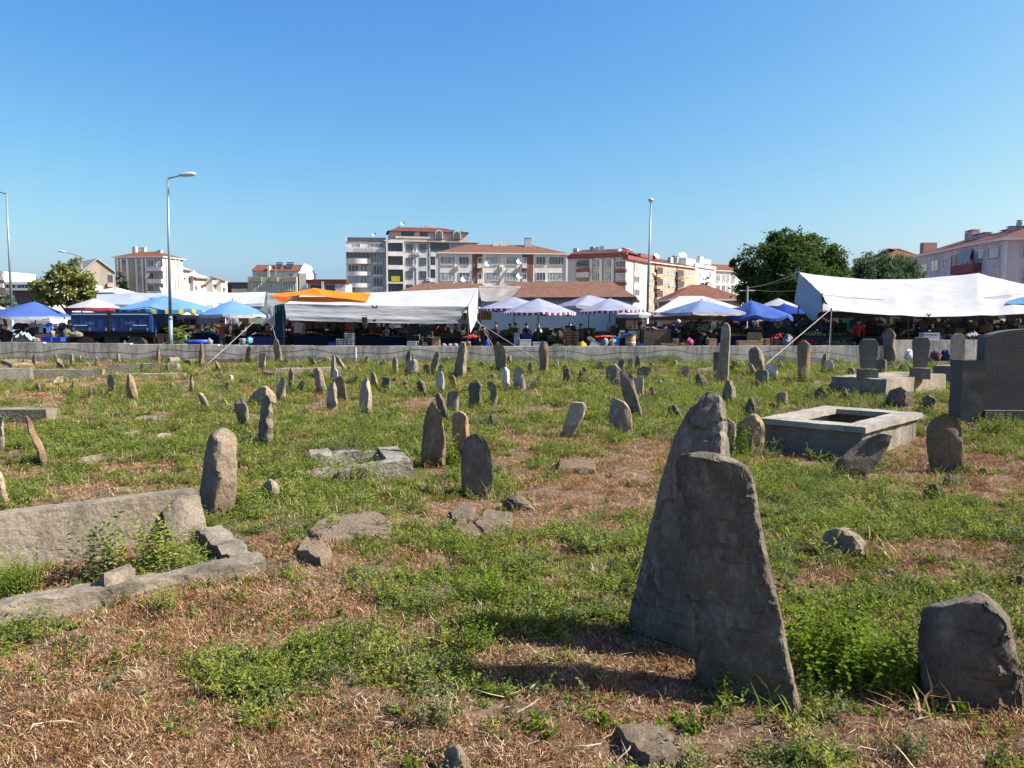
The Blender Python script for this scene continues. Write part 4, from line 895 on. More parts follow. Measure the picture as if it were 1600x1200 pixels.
def twin_tomb():
    A = G(1384, 623); B = G(1477, 615)                    # lower right corner line of the long sunlit side
    C = G(1320, 612)                                      # near left corner of the short front
    a2, W = frame_of(C, A)
    t = empty('double_tomb', (A.x, A.y, tz(A.x, A.y)), 0, 'low stone tomb carrying two shouldered headstones, far right', 'tomb')
    u = Vector((B.x - A.x, B.y - A.y, 0)).normalized(); ang = math.atan2(u.y, u.x); L = math.hypot(B.x - A.x, B.y - A.y)
    hb = P(1384, 593, A.y).z - A.z
    t.rotation_euler = (0, 0, ang)
    rough_box('base', (0, 0, -.2), (L, 1.25, hb), M_TOMBL, t, amp=.012, cell=.1, seed=41, top=lambda x, y: hb - .05 * (1 if .3 < y < .95 and .25 < x < L - .3 else 0))
    inv = t.matrix_basis.inverted()
    for (px, py, pyb, w, nm) in ((1355, 530, 588, 27, 'left'), (1437, 527, 578, 24, 'right')):
        pass
    def put(px, ytop, ybot, wpx, Y):
        p = P(px, ybot, Y); q = P(px, ytop, Y); return p, q.z - p.z, wpx * mpp(Y)
    Yl = A.y + .95 * math.cos(ang) + .1; Yr = A.y + .8 + L * math.sin(ang)
    for px, yt, yb, wp, Y in ((1355, 530, 592, 27, A.y + .55), (1437, 527, 587, 24, A.y + .9)):
        p = P(px, yb, Y); hz = P(px, yt, Y).z
        loc = inv @ Vector((p.x, p.y, 0)); w = wp * mpp(Y) * 1.02
        z0 = hb - .05
        rough_box('pedestal', (-w * .52, -.15, z0), (w * .52, .15, z0 + .24), M_TOMBG, t, amp=.008, cell=.08, seed=int(px), loc=(loc.x, loc.y, 0), rz=-ang - .25)
        shoulder_stone('headstone_slab', w, hz - A.z - z0 - .255, .16, M_TOMBG, t, (loc.x, loc.y, z0 + .257), -ang - .25)
twin_tomb()

# -- grave at the far right with a white rounded headstone
def far_grave():
    A = G(1457, 600); B = G(1510, 602); ang, L = frame_of(A, B)
    t = empty('far_grave', (A.x, A.y, A.z), 0, 'dark low grave block bearing a pale rounded headstone, right of the twin tomb', 'tomb')
    h = P(1457, 571, A.y).z - A.z
    rough_box('base', (0, 0, -.2), (L, 1.1, h), M_CONCD, t, amp=.01, cell=.1, seed=51, rz=ang)
    p = P(1495, 571, A.y + .5); hz = P(1495, 521, A.y + .5).z
    shoulder_stone('headstone_slab', 20 * mpp(A.y + .5), hz - A.z - h, .09, M_PALE, t, (p.x - A.x, p.y - A.y, h), -.35, 'round')
far_grave()

# -- large dark monument at the right edge, seen from its shaded side
def monument():
    A = G(1500, 664); Y = A.y; zg = A.z
    X = lambda px: P(px, 600, Y).x - A.x
    Z = lambda py: P(1560, py, Y).z - zg
    t = empty('grave_monument', (A.x, Y, zg), -.1, 'large dark stepped monument with an arched top at the right edge', 'monument')
    pts = [(X(1535), Z(660) - .2), (X(1685), Z(660) - .2), (X(1685), Z(532))]
    n = 14
    cxx, zt = (X(1537) + X(1683)) / 2, Z(514)
    for k in range(1, n): a = math.pi * k / n; pts.append((cxx + (X(1683) - cxx) * math.cos(a) * (1 if .2 < a < 2.9 else .99), Z(532) + (zt - Z(532)) * math.sin(a) ** .8))
    pts.append((X(1535), Z(532)))
    m = len(pts); d = .28
    v = [(x, 0, z) for x, z in pts] + [(x, d, z) for x, z in pts]
    f = [tuple(range(m)), tuple(range(2 * m - 1, m - 1, -1))] + [((k + 1) % m, k, m + k, m + (k + 1) % m) for k in range(m)]
    M_MON = plain('dark_monument_stone', (.07, .065, .06), .8, .15, 2.5, .15, 30)
    mk('headstone_slab', v, f, M_MON, t)
    rough_box('wing_wall', (X(1501), -.05, -.2), (X(1534), .4, Z(563)), M_MON, t, amp=.006, cell=.08, seed=61)
    rough_box('base', (X(1534.6), -.12, -.2), (X(1720), -.004, Z(640)), M_MON, t, amp=.006, cell=.12, seed=62)
    c = A + Vector((.8, .1, 0)); KEEPOUT.append((c.x, c.y, .8, .25, -.1))
monument()

# -- low kerbs in the far left
def kerb(p0, p1, ytop0, dpt, mat, label, seed, name='grave_kerb'):
    A = G(*p0); B = G(*p1); ang, L = frame_of(A, B); h = P(p0[0], ytop0, A.y).z - A.z
    o = rough_box(name, (0, 0, -.15), (L, dpt, h), mat, None, amp=.02, cell=.12, seed=seed, loc=A, rz=ang)
    tag(o, label, 'grave kerb', 'low grave kerbs'); KEEPOUT.append(((A.x + B.x) / 2, (A.y + B.y) / 2 + dpt / 2, L / 2, dpt / 2, ang))
kerb((168, 582), (278, 582), 569, .25, M_CONC2, 'long grey concrete kerb below the sapling', 71)
kerb((140, 590), (288, 590), 585, .3, M_CONCTOP, 'low white-topped kerb below the long grey kerb', 72)
kerb((-30, 598), (48, 597), 577, .4, M_CONC2, 'thick grey kerb block with a dark end, left edge', 73)
kerb((48, 592), (160, 590), 578, .25, M_CONC2, 'crumbling kerb right of the thick block', 74)
kerb((-60, 664), (74, 662), 640, .3, M_CONC, 'long concrete kerb at the left edge of the meadow', 75)
kerb((430, 589), (534, 587), 576, .22, M_PALE, 'low white kerb between small headstones, centre left', 76)
kerb((410, 589), (426, 589), 581, .25, M_DARK, 'short dark block at the left end of the white kerb', 77)
kerb((322, 566), (378, 563), 560, .2, M_PALE, 'thin kerb strip along the wall under the tent rope', 78)
# ------------------------------------------------------------------ cemetery wall, market paving
M_WALL = concmat('wall_concrete', (0.46, 0.43, 0.38), .6, .3, 2.6)
M_CABLE = plain('black_cable', (0.02, 0.02, 0.022), .6)
M_PAVE = plain('market_paving', (0.09, 0.085, 0.08), .9, .25, 1.5, .4, 12)
def market_paving():
    xs = [-70, -40, -22, 8, 14, 40, 70]; ys = [34.0, 33.2, 32.6, 31.4, 31.2, 30.5, 30]
    v = []; f = []
    for x, y in zip(xs, ys): v += [(x, y + .1, .11), (x * 1.6, 75, .11)]
    for k in range(len(xs) - 1): f.append((2 * k, 2 * k + 2, 2 * k + 3, 2 * k + 1))
    tag(mk('market_pavement', v, f, M_PAVE), kind='structure')
market_paving()
def cemetery_wall():
    t = empty('boundary_wall', (0, 31.6, 0), 0, 'low grey concrete wall between the graveyard and the market', 'wall')
    xs = [-26, -22.4, -19.0, -15.4, -11.8, -8.0, -4.3, -1.0, 2.2, 5.4, 8.6, 11.6, 14.55]
    top = [.82, .8, .76, .72, .68, .67, .66, .66, .67, .68, .69, .70]
    for k in range(len(xs) - 1):
        a = Vector((xs[k] + .008, float(wall_y(xs[k])), 0)); b = Vector((xs[k + 1] - .008, float(wall_y(xs[k + 1])), 0)); ang, L = frame_of(a, b)
        rough_box('wall_panel', (0, 0, -.3), (L, .2, top[k]), M_WALL, t, amp=.006, cell=.3, seed=200 + k, loc=(a.x, a.y - 31.6, 0), rz=ang)
    a = Vector((14.56, float(wall_y(14.6)), 0))
    for k, (x0, x1) in enumerate([(14.56, 17.4), (17.42, 21.5), (21.52, 26)]):
        a = Vector((x0, float(wall_y(x0)), 0)); b = Vector((x1, float(wall_y(x1)), 0)); ang, L = frame_of(a, b)
        rough_box('wall_panel', (0, -.02, -.3), (L, .2, .93), M_WALL, t, amp=.006, cell=.3, seed=230 + k, loc=(a.x, a.y - 31.6, 0), rz=ang)
    # drain pipe at a joint
    mb = MB(); p = P(556, 560, float(wall_y(-6.2)) - .06); mb.tube((p.x, p.y - 31.6, -.1), (p.x, p.y - 31.6, .62), .035); mb.build('drain_pipe', plain('grey_pipe', (.4, .4, .4)), t)
    r = random.Random(3)
    x = -24.0; pts = []
    while x < 13.5:
        y = float(wall_y(x)) - .03; pts.append(Vector((x, y, .42 + .07 * math.sin(x * 1.3) + .05 * math.sin(x * 3.1 + 1)))); x += .35
    mb = MB(); mb.path(pts, .011, 5); o = mb.build('cable', M_CABLE, None, loc=(0, 0, 0)); tag(o, 'thin black cable sagging along the concrete wall', 'cable')
cemetery_wall()

# ------------------------------------------------------------------ buildings
GLASS = plain('window_glass', (0.05, 0.07, 0.085), .08, .5, 2.0, spec=.8)
GLASSC = plain('curtained_glass', (0.2, 0.26, 0.27), .12, .5, 1.2, spec=.7)
DARKGLASS = plain('dark_glass', (0.02, 0.025, 0.035), .1, .3, 2, spec=.7)
PVC = plain('white_window_frame', (0.62, 0.63, 0.64), .5)
DARKFR = plain('dark_window_frame', (0.16, 0.16, 0.18), .5)
METAL = plain('galvanised_metal', (0.42, 0.45, 0.48), .45, .08, 4, metal=.4)
SOLAR = plain('solar_panel', (0.03, 0.035, 0.05), .25)
def wallm(name, c): return concmat(name, c, .16, .08, .55)
def tilem(name, c):
    m, n, l, b = _nt(name)
    tc = n.new('ShaderNodeTexCoord'); nz = n.new('ShaderNodeTexNoise'); nz.inputs['Scale'].default_value = 4; nz.inputs['Detail'].default_value = 9; nz.inputs['Roughness'].default_value = .85
    l.new(tc.outputs['Object'], nz.inputs['Vector']); r = ramp(n, [(.28, tuple(v * .5 for v in c)), (.5, c), (.72, tuple(min(1, v * 1.45 + .05) for v in c))]); l.new(nz.outputs['Fac'], r.inputs['Fac'])
    br = n.new('ShaderNodeTexBrick'); br.inputs['Scale'].default_value = 1.0; br.inputs['Brick Width'].default_value = .3; br.inputs['Row Height'].default_value = .3; br.inputs['Mortar Size'].default_value = .02
    br.inputs['Color1'].default_value = (1, 1, 1, 1); br.inputs['Color2'].default_value = (.72, .72, .72, 1); br.inputs['Mortar'].default_value = (.35, .33, .33, 1)
    sw = n.new('ShaderNodeVectorMath'); sw.operation = 'MULTIPLY'; sw.inputs[1].default_value = (1, 1.4, 1); l.new(tc.outputs['Object'], sw.inputs[0]); l.new(sw.outputs[0], br.inputs['Vector'])
    mm = n.new('ShaderNodeMixRGB'); mm.blend_type = 'MULTIPLY'; mm.inputs[0].default_value = .75; l.new(r.outputs['Color'], mm.inputs[1]); l.new(br.outputs['Color'], mm.inputs[2]); l.new(mm.outputs[0], b.inputs['Base Color'])
    bp = n.new('ShaderNodeBump'); bp.inputs['Strength'].default_value = .7; bp.inputs['Distance'].default_value = .06; l.new(br.outputs['Fac'], bp.inputs['Height']); bp.invert = True; l.new(bp.outputs['Normal'], b.inputs['Normal'])
    b.inputs['Roughness'].default_value = .9; b.inputs['Specular IOR Level'].default_value = .2
    return m
TILE = tilem('terracotta_tiles', (0.17, 0.066, 0.042)); TILE2 = tilem('weathered_terracotta', (0.165, 0.08, 0.053)); TILED = tilem('dark_red_tiles', (0.125, 0.045, 0.04))
class Bld:
    """a building from photo pixels: front facade from A to B (px, depth), a return wall to C, real depth behind"""
    def __init__(s, name, label, A, B, eave, wall, depth=12.0, cat='building', zb=0.0):
        pa = P(A[0], eave, A[1]); pb = P(B[0], eave, B[1])
        s.a = Vector((pa.x, pa.y, 0)); s.b = Vector((pb.x, pb.y, 0)); s.h = pa.z
        s.u = (s.b - s.a).normalized(); s.L = (s.b - s.a).length; s.n = Vector((s.u.y, -s.u.x, 0)); s.d = depth
        s.t = empty(name, s.a, 0, label, cat); s.wall = wall
        s.faces = {'f': (s.a, s.u, s.n), 'r': (s.b, -s.n, s.u), 'l': (s.a - s.n * depth, s.n, -s.u)}
        mb = MB(); mb.obox(Vector((0, 0, zb)), s.u * s.L, -s.n * depth, Vector((0, 0, s.h - zb))); mb.build('wall', wall, s.t)
    def hit(s, px, py, face='f', d=0.0):
        o, u, n = s.faces[face]; o = o + n * d; r = ray(px, py); t = (o - CAM).dot(n) / r.dot(n); p = CAM + r * t
        return (p - o).dot(u), p.z
    def rect(s, px0, py0, px1, py1, face, d):
        pm = (px0 + px1) / 2; ym = (py0 + py1) / 2
        u0, _ = s.hit(px0, ym, face, d); u1, _ = s.hit(px1, ym, face, d); z0 = s.hit(pm, py1, face, d)[1]; z1 = s.hit(pm, py0, face, d)[1]
        return min(u0, u1), max(u0, u1), z0, z1
    def fb(s, mb, u0, u1, z0, z1, face, d0, d1):
        o, u, n = s.faces[face]; o = o - s.a
        mb.obox(o + u * u0 + n * d0 + Vector((0, 0, z0)), u * (u1 - u0), Vector((0, 0, z1 - z0)), n * (d1 - d0))
    def box(s, name, px0, py0, px1, py1, mat, d0=0.003, d1=.1, face='f', parent=None):
        mb = MB(); s.fb(mb, *s.rect(px0, py0, px1, py1, face, d1), face, d0, d1)
        return mb.build(name, mat, parent or s.t)
    def win(s, px0, py0, px1, py1, n=2, face='f', glass=None, frame=None, base=0.0, fw=.07, transom=False):
        u0, u1, z0, z1 = s.rect(px0, py0, px1, py1, face, base + .08); mb = MB(); d0, d1 = base + .004, base + .08
        s.fb(mb, u0, u1, z0 - .06, z0, face, d0, d1 + .06); s.fb(mb, u0, u1, z1 - fw, z1, face, d0, d1)
        s.fb(mb, u0, u0 + fw, z0 + .001, z1 - fw - .001, face, d0, d1); s.fb(mb, u1 - fw, u1, z0 + .001, z1 - fw - .001, face, d0, d1)
        for k in range(1, n):
            c = u0 + (u1 - u0) * k / n; s.fb(mb, c - fw * .45, c + fw * .45, z0 + .001, z1 - fw - .001, face, d0, d1 - .012)
        w = mb.build('window', frame or PVC, s.t)
        g = MB(); s.fb(g, u0 + fw * .6, u1 - fw * .6, z0 + .003, z1 - fw * .6, face, d0 + .003, d0 + .025); g.build('pane', glass or R.choice([GLASS, GLASSC, GLASSC]), w)
        return w
    def rail(s, px0, py0, px1, py1, mat, d=1.2, face='f', side=True):
        """balcony: slab and parapet"""
        u0, u1, z0, z1 = s.rect(px0, py0, px1, py1, face, d); mb = MB()
        s.fb(mb, u0, u1, z0 - .16, z0, face, .004, d); s.fb(mb, u0, u1, z0 + .001, z1, face, d - .1, d)
        s.fb(mb, u0, u0 + .1, z0 + .001, z1, face, .004, d - .101); s.fb(mb, u1 - .1, u1, z0 + .001, z1, face, .004, d - .101)
        return mb.build('balcony', mat, s.t)
    def hip(s, rise, mat, over=.5, inset=None, fascia=None, gable=False, thick=.18, zb=None):
        z = (s.h if zb is None else zb) + .004; o = over; D = s.d; inset = (D / 2 + o) if inset is None else inset
        e = lambda a, b, zz: (s.u * a - s.n * b) + Vector((0, 0, zz))
        p = [e(-o, -o, z + thick), e(s.L + o, -o, z + thick), e(s.L + o, D + o, z + thick), e(-o, D + o, z + thick)]
        i2 = 0 if gable else inset
        q = [e(-o + i2, D / 2, z + thick + rise), e(s.L + o - i2, D / 2, z + thick + rise)]
        lo = [v - Vector((0, 0, thick)) for v in p]
        roof = mk('roof', p + q, [(0, 1, 5, 4), (1, 2, 5), (2, 3, 4, 5), (3, 0, 4)], mat, s.t)
        mk('eaves', p + lo, [(0, 4, 5, 1), (1, 5, 6, 2), (2, 6, 7, 3), (3, 7, 4, 0), (4, 7, 6, 5)], fascia or PVC, roof)
        return roof
    def chimney(s, px0, py0, px1, py1, mat, off=-4.0, w=.8, caps=True, parent=None):
        """off: how far behind the facade it stands"""
        u0, u1, z0, z1 = s.rect(px0, py0, px1, py1, 'f', off); mb = MB(); s.fb(mb, u0, u1, z0 - .8, z1, 'f', off - w, off)
        if caps:
            s.fb(mb, u0 - .06, u1 + .06, z1 + .12, z1 + .2, 'f', off - w - .06, off + .06); s.fb(mb, u0 + .1, u0 + .25, z1 + .001, z1 + .119, 'f', off - w * .6, off - w * .3); s.fb(mb, u1 - .25, u1 - .1, z1 + .001, z1 + .119, 'f', off - w * .6, off - w * .3)
        return mb.build('chimney', mat, parent or s.t)
    def aircon(s, px, py, face='f', base=0.0):
        u, z = s.hit(px, py, face, base + .3); mb = MB(); s.fb(mb, u - .42, u + .42, z - .3, z + .3, face, base + .05, base + .35); o = mb.build('air_conditioner', PVC, s.t)
        g = MB(); s.fb(g, u - .3, u + .1, z - .22, z + .22, face, base + .352, base + .365); g.build('fan_grille', DARKFR, o); return o
    def dish(s, px, py, r=.45, d=.5, face='f', ax=-.4):
        u, z = s.hit(px, py, face, d); o, uu, n = s.faces[face]; c = o - s.a + uu * u + n * d + Vector((0, 0, z))
        mb = MB(); prof = [(.01, 0), (r * .5, r * .06), (r * .85, r * .17), (r, r * .25)]; N = 14; v = []; f = []
        for rr, h in prof: v += [(rr * math.cos(6.2832 * k / N), rr * math.sin(6.2832 * k / N), h) for k in range(N)]
        for j in range(3): f += [(j * N + k, j * N + (k + 1) % N, (j + 1) * N + (k + 1) % N, (j + 1) * N + k) for k in range(N)]
        f.append(tuple(range(N)))
        mb.add(v, f); mb.tube((0, 0, 0), (0, -.1, -.45), .03)
        o2 = mb.build('satellite_dish', PVC, s.t, True, loc=c); o2.rotation_euler = Vector((n.x + ax, n.y, .55)).to_track_quat('Z', 'Y').to_euler()
        return o2
WHITEW = wallm('white_render', (0.58, 0.58, 0.56)); GREYW = wallm('grey_render', (0.4, 0.42, 0.43)); CREAMW = wallm('cream_render', (0.5, 0.46, 0.415))
BEIGEW = wallm('beige_render', (0.26, 0.235, 0.2)); PEACHW = wallm('peach_render', (0.4, 0.275, 0.205)); PALEW = wallm('pale_grey_render', (0.55, 0.56, 0.57))
LILACW = wallm('lilac_render', (0.5, 0.44, 0.5)); GREENW = wallm('sage_render', (0.3, 0.36, 0.28)); BROWNP = wallm('brown_panel', (0.16, 0.1, 0.085)); REDP = wallm('dark_red_panel', (0.2, 0.075, 0.075))
BRICKW = wallm('brick_wall', (0.06, 0.036, 0.03)); SOFT = wallm('soft_grey_green', (0.27, 0.3, 0.28))  # brick darkened so its colour carries the shade behind the stalls

def b_white_four_storey():
    b = Bld('apartment_block', 'wide white four storey block with brown stair panels and a hipped tile roof', (687, 156), (886, 159), 396, WHITEW, 13)
    r = b.hip(2.2, TILE2, .55, 6.5)
    for (y0, y1) in ((401, 414), (425.5, 438), (450, 463)):
        for (x0, x1, n) in ((688.5, 711, 4), (717, 733, 3), (759, 778, 4), (791, 809, 4), (837.5, 852.5, 3), (858, 881, 5)):
            b.win(x0, y0, x1, y1, n)
    for x0, x1, wx0, wx1 in ((738, 754, 746.5, 753), (815.5, 833, 816.5, 823)):
        b.box('stair_panel', x0, 397, x1, 470, BROWNP, .003, .04)
        for y0, y1 in ((402, 412), (427, 436), (450, 460)):
            b.win(wx0, y0, wx1, y1, 1, base=.045); b.box('balcony_panel', wx0 - .6, y1 + .8, wx1 + .6, y1 + 7, PALEW, .05, .5)
    b.box('drainpipe', 780.3, 396, 781.3, 470, METAL, .003, .12); b.box('drainpipe', 884.2, 396, 885.6, 470, PVC, .003, .2)
    b.chimney(820, 373, 830.5, 384, GREYW, -5)
    for k, (x0, x1) in enumerate(((770, 780), (782, 792))): b.chimney(x0, 378, x1, 384, PALEW, -5.5, .6, False)
    for (x, y, d) in ((763, 412, .7), (813, 408.5, .8), (813, 431, .8), (726, 436, .6)): b.dish(x, y, .75, d)
    for x, y in ((714.5, 418), (735.5, 441), (783.5, 419), (855.3, 442), (811.5, 419.5)): b.aircon(x, y)
    mb = MB()
    for px, y0 in ((767, 352), (833, 367)):
        p = P(px, 380, 162); q = P(px, y0, 162); mb.tube(p - b.a, q - b.a, .05, .03, 5)
    mb.build('aerial', METAL, b.t)
b_white_four_storey()

def b_grey_tower():
    b = Bld('apartment_block', 'tallest grey and white block with a red penthouse roof and arched dormers', (604, 176), (745, 180), 377, GREYW, 15)
    # loggia column at the left: wall pieces stand forward, leaving deep openings
    dk = 1.3
    for x0, x1 in ((603.8, 606.2), (629.8, 631.8)): b.box('pilaster', x0, 377, x1, 475, WHITEW, .003, dk)
    for y0, y1 in ((377, 379.2), (393, 400), (414.2, 421), (440.3, 443), (456, 462)): b.box('loggia_parapet', 606.25, y0, 629.75, y1, WHITEW, .003, dk)
    for y0, y1 in ((380.5, 392.5), (401, 414), (422.5, 440), (444, 456)): b.win(607, y0, 629, y1, 5, glass=DARKGLASS, frame=DARKFR, base=.2)
    for x0, x1 in ((634, 645.2), (655.5, 666.2)):
        for y0, y1 in ((381.5, 392.3), (402.7, 413.2), (423.5, 434.5), (444.5, 455)): b.win(x0, y0, x1, y1, 2, glass=R.choice([GLASS, DARKGLASS]), frame=DARKFR)
    for x in (650.6, 671.2): b.box('drainpipe', x, 378, x + .9, 470, PVC, .003, .15)
    b.win(672.6, 380, 702, 392.6, 6, glass=DARKGLASS, frame=DARKFR)
    for y0, y1 in ((401.5, 413.5), (421.5, 434)): b.win(672.6, y0, 680, y1, 2, glass=DARKGLASS, frame=DARKFR)
    for y0, y1 in ((394, 400.8), (414.5, 420.8), (435, 440.8)): b.box('spandrel', 672.4, y0, 680.4, y1, WHITEW, .003, .2)
    for x, y in ((648.3, 395.5), (648.3, 416.5), (669, 437), (653.5, 396.5)): b.aircon(x, y)
    r = b.hip(.5, TILED, .6, 7.5, fascia=GREYW)
    # penthouse set back
    z0 = b.h + .6
    pb = MB(); b.fb(pb, .8, b.L - 2, z0 - .4, z0 + 1.75, 'f', -9, -1.6); pw = pb.build('penthouse', CREAMW, b.t)
    b.box('parapet', 618, 369.4, 672, 372.6, CREAMW, -1.0, -.6)
    for (x0, x1) in ((627, 647), (656, 668)):
        u0, u1, zz0, zz1 = b.rect(x0, 362, x1, 370.5, 'f', -1.5); g = MB(); b.fb(g, u0, u1, zz0, zz1, 'f', -1.598, -1.5); g.build('penthouse_window', DARKGLASS, b.t)
    e = lambda a, d, z: b.u * a + b.n * d + Vector((0, 0, z)); z1 = z0 + 1.76
    L0, L1 = .2, b.L - 1.4
    v = [e(L0, -1.0, z1), e(L1, -1.0, z1), e(L1, -9.5, z1), e(L0, -9.5, z1), e(L0 + 3, -5.2, z1 + 1.35), e(L1 - 6, -5.2, z1 + 1.35)]
    mk('roof', v, [(0, 1, 5, 4), (1, 2, 5), (2, 3, 4, 5), (3, 0, 4), (0, 3, 2, 1)], TILED, b.t)
    # arched dormers
    for x0, x1, yt, yb in ((680, 692.6, 359, 373.3), (708, 720.5, 360, 373.5)):
        u0, u1, zz0, zz1 = b.rect(x0, yt, x1, yb, 'f', -1.0); cu = (u0 + u1) / 2; hw = (u1 - u0) / 2; N = 10
        def arch(k, s): 
            a = math.pi * k / N; return cu - hw * s * math.cos(a), zz1 - hw + hw * s * math.sin(a)
        def solid(s, d0, d1, nm, mat, par):
            pr = [(cu - hw * s, zz0)] + [arch(k, s) for k in range(N + 1)] + [(cu + hw * s, zz0)]; m = len(pr)
            v = [e(a, d1, z) for a, z in pr] + [e(a, d0, z) for a, z in pr]
            return mk(nm, v, [tuple(range(m))[::-1], tuple(range(m, 2 * m))] + [(k, (k + 1) % m, m + (k + 1) % m, m + k) for k in range(m)], mat, par)
        dm = solid(1, -3, -1.0, 'dormer', CREAMW, b.t); solid(.72, -1.0, -.93, 'dormer_window', GLASS, dm)
    for x0, x1, y0, y1 in ((619, 624, 353.5, 357), (658, 662, 352.4, 355.5), (664.5, 670, 352, 355.5), (672.5, 676, 351, 355.5), (686, 691, 352.5, 357)): b.chimney(x0, y0, x1, y1, GREYW, -5.5, .7, False)
    b.dish(629.5, 349.5, .5, -5.3)
    # banner on a balcony
    u0, u1, zz0, zz1 = b.rect(608, 431.3, 628.5, 440, 'f', dk + .06); pts = []; n = 12
    for k in range(n + 1):
        t = k / n; s = 4 * (t - .5) ** 2; pts += [e(u0 + (u1 - u0) * t, dk + .05, zz0 + .35 * s), e(u0 + (u1 - u0) * t, dk + .05, zz1 - .25 * (1 - s) * 0 - .1 * s)]
    o = mk('banner', pts, [(2 * k, 2 * k + 2, 2 * k + 3, 2 * k + 1) for k in range(n)], [cloth('banner_yellow', (.55, .5, .06)), cloth('banner_dark', (.04, .05, .03))], None, idx=[1 if (k < 2 or k > n - 3) else 0 for k in range(n)], loc=b.a)
    tag(o, 'yellow banner with dark ends hung on a balcony of the tallest block', 'banner')
    # lower wing at its left with curved balconies
    c = Bld('apartment_block', 'narrow pale wing with curved balconies left of the tallest block', (540.5, 176), (603.3, 177), 377, PALEW, 13)
    c.box('roof', 541, 371, 602.5, 377.2, plain('slate_roof', (.09, .085, .1), .8), -2.2, .15)
    c.box('gable_trim', 540, 370, 542.2, 377.4, PVC, -2, .2)
    tr = c.rail(539.5, 386.5, 602, 393, PALEW, 1.3)
    u0, u1, zz0, zz1 = c.rect(554, 386.5, 592, 392.5, 'f', 1.32); g = MB()
    for k in range(13): a = u0 + (u1 - u0) * k / 12; c.fb(g, a - .06, a + .06, zz0 + .05, zz1 - .15, 'f', 1.302, 1.36)
    g.build('baluster_row', WHITEW, tr)
    for (x0, x1, y0, y1, n) in ((552, 563, 380, 386, 2), (577, 598, 380, 386, 3)): c.win(x0, y0, x1, y1, n)
    c.win(540.6, 393.4, 577, 403, 6, glass=DARKGLASS, frame=DARKFR, base=1.2)
    c.box('fascia', 577.2, 393.2, 602, 394.6, DARKFR, .003, .3)
    for y0, y1 in ((404, 412), (424.3, 430.6), (442.5, 449)):
        o, uu, n = c.faces['f']; u0, u1, zz0, zz1 = c.rect(540.5, y0, 579.5, y1, 'f', 1.2); N = 12; v = []; 
        for k in range(N + 1):
            t = k / N; q = uu * (u0 + (u1 - u0) * t) + n * (1.0 + .7 * math.sin(math.pi * t)); v += [q + Vector((0, 0, zz0)), q + Vector((0, 0, zz1)), uu * (u0 + (u1 - u0) * t) + n * .004 + Vector((0, 0, zz0)), q * 1.0 - n * .1 + Vector((0, 0, zz1))]
        f = []
        for k in range(N): f += [(4 * k, 4 * k + 4, 4 * k + 5, 4 * k + 1), (4 * k + 2, 4 * k + 6, 4 * k + 4, 4 * k), (4 * k + 1, 4 * k + 5, 4 * k + 7, 4 * k + 3)]
        mk('balcony', v, f, WHITEW, c.t)
    for y0, y1 in ((414, 424), (433, 442.4)):
        for x0, x1, n in ((544, 560, 3), (563.5, 567.5, 1), (569.5, 573, 1)): c.win(x0, y0, x1, y1, n)
    for y0, y1 in ((396, 409.5), (415, 428.5), (434, 447.5), (452, 462)): c.win(583.2, y0, 598, y1, 3, base=.35); c.box('bay', 582.5, y1 + .8, 598.7, y1 + 3.5, WHITEW, .003, .5)
    c.dish(585, 366.5, .45, -1.5)
b_grey_tower()

def b_corner_cream():
    b = Bld('apartment_block', 'cream corner block with dark red fascia and balcony panels', (887.5, 178), (978, 172), 404.8, CREAMW, 10)
    # the return wall running away to the right
    c = Bld('apartment_wing', 'sunlit cream end wing of the corner block with three windows', (978.3, 172), (1011, 184), 404.8, CREAMW, 9)
    for t, px0, px1 in ((b, 888, 977), (c, 979, 1010)):
        f = MB(); t.fb(f, -.3, t.L + .3, t.h, t.h + .95, 'f', -.6, .55); f.build('fascia', REDP, t.t)
        z = t.h + .955; e = lambda a, d, zz: t.u * a + t.n * d + Vector((0, 0, zz)); D = t.d
        mk('roof', [e(-.5, .7, z), e(t.L + .4, .7, z), e(t.L, -D, z), e(0, -D, z), e(1.5, -D * .5, z + 1.3), e(t.L - 1.5, -D * .5, z + 1.3)], [(0, 1, 5, 4), (1, 2, 5), (2, 3, 4, 5), (3, 0, 4), (3, 2, 1, 0)], TILED, t.t)
    for (y0, y1, gl) in ((407.5, 417, 0), (427, 437, 1), (447.5, 458, 1)):
        b.win(900.5, y0, 918.5, y1, 5, base=1.0, glass=DARKGLASS, frame=DARKFR)
        b.box('balcony_panel', 900, y1 + 3, 919, y1 + 8.6, REDP, .003, 1.2)
        b.win(926, y0 + 1, 934, y1 + 1, 2, base=.3); b.win(944, y0 + 1, 952.5, y1 + 1, 2, base=.3)
        b.win(962, y0, 977.5, y1, 3, base=1.0); b.box('balcony_panel', 961.5, y1 + 3.5, 977.6, y1 + 8.6, REDP, .003, 1.15)
        c.win(992, y0 + 4.5, 999.5, y1 + 3.5, 2)
    for x in (920.5, 936, 954.5): b.box('pilaster', x, 405, x + 4.2, 475, WHITEW, .003, .45)
    b.box('awning', 900.5, 425, 920, 433.5, cloth('striped_awning', (.6, .55, .5)), 1.25, 1.35)
    for x in (990.5,): c.box('drainpipe', x, 405, x + .8, 475, BROWNP, .003, .12)
    for (x0, x1, y0, y1) in ((895.5, 902, 388, 395), (909, 921, 390.5, 396), (921.5, 928, 385.5, 395)): b.chimney(x0, y0, x1, y1, GREYW, -4, .8, False)
    c.chimney(967, 389.5, 973, 396.5, PALEW, -2, .8, False); c.chimney(976, 389.5, 986, 396, GREYW, -3.5, .8, True)
    b.dish(932, 390.5, .75, -3.5); b.dish(940, 389, .75, -3.5)
b_corner_cream()

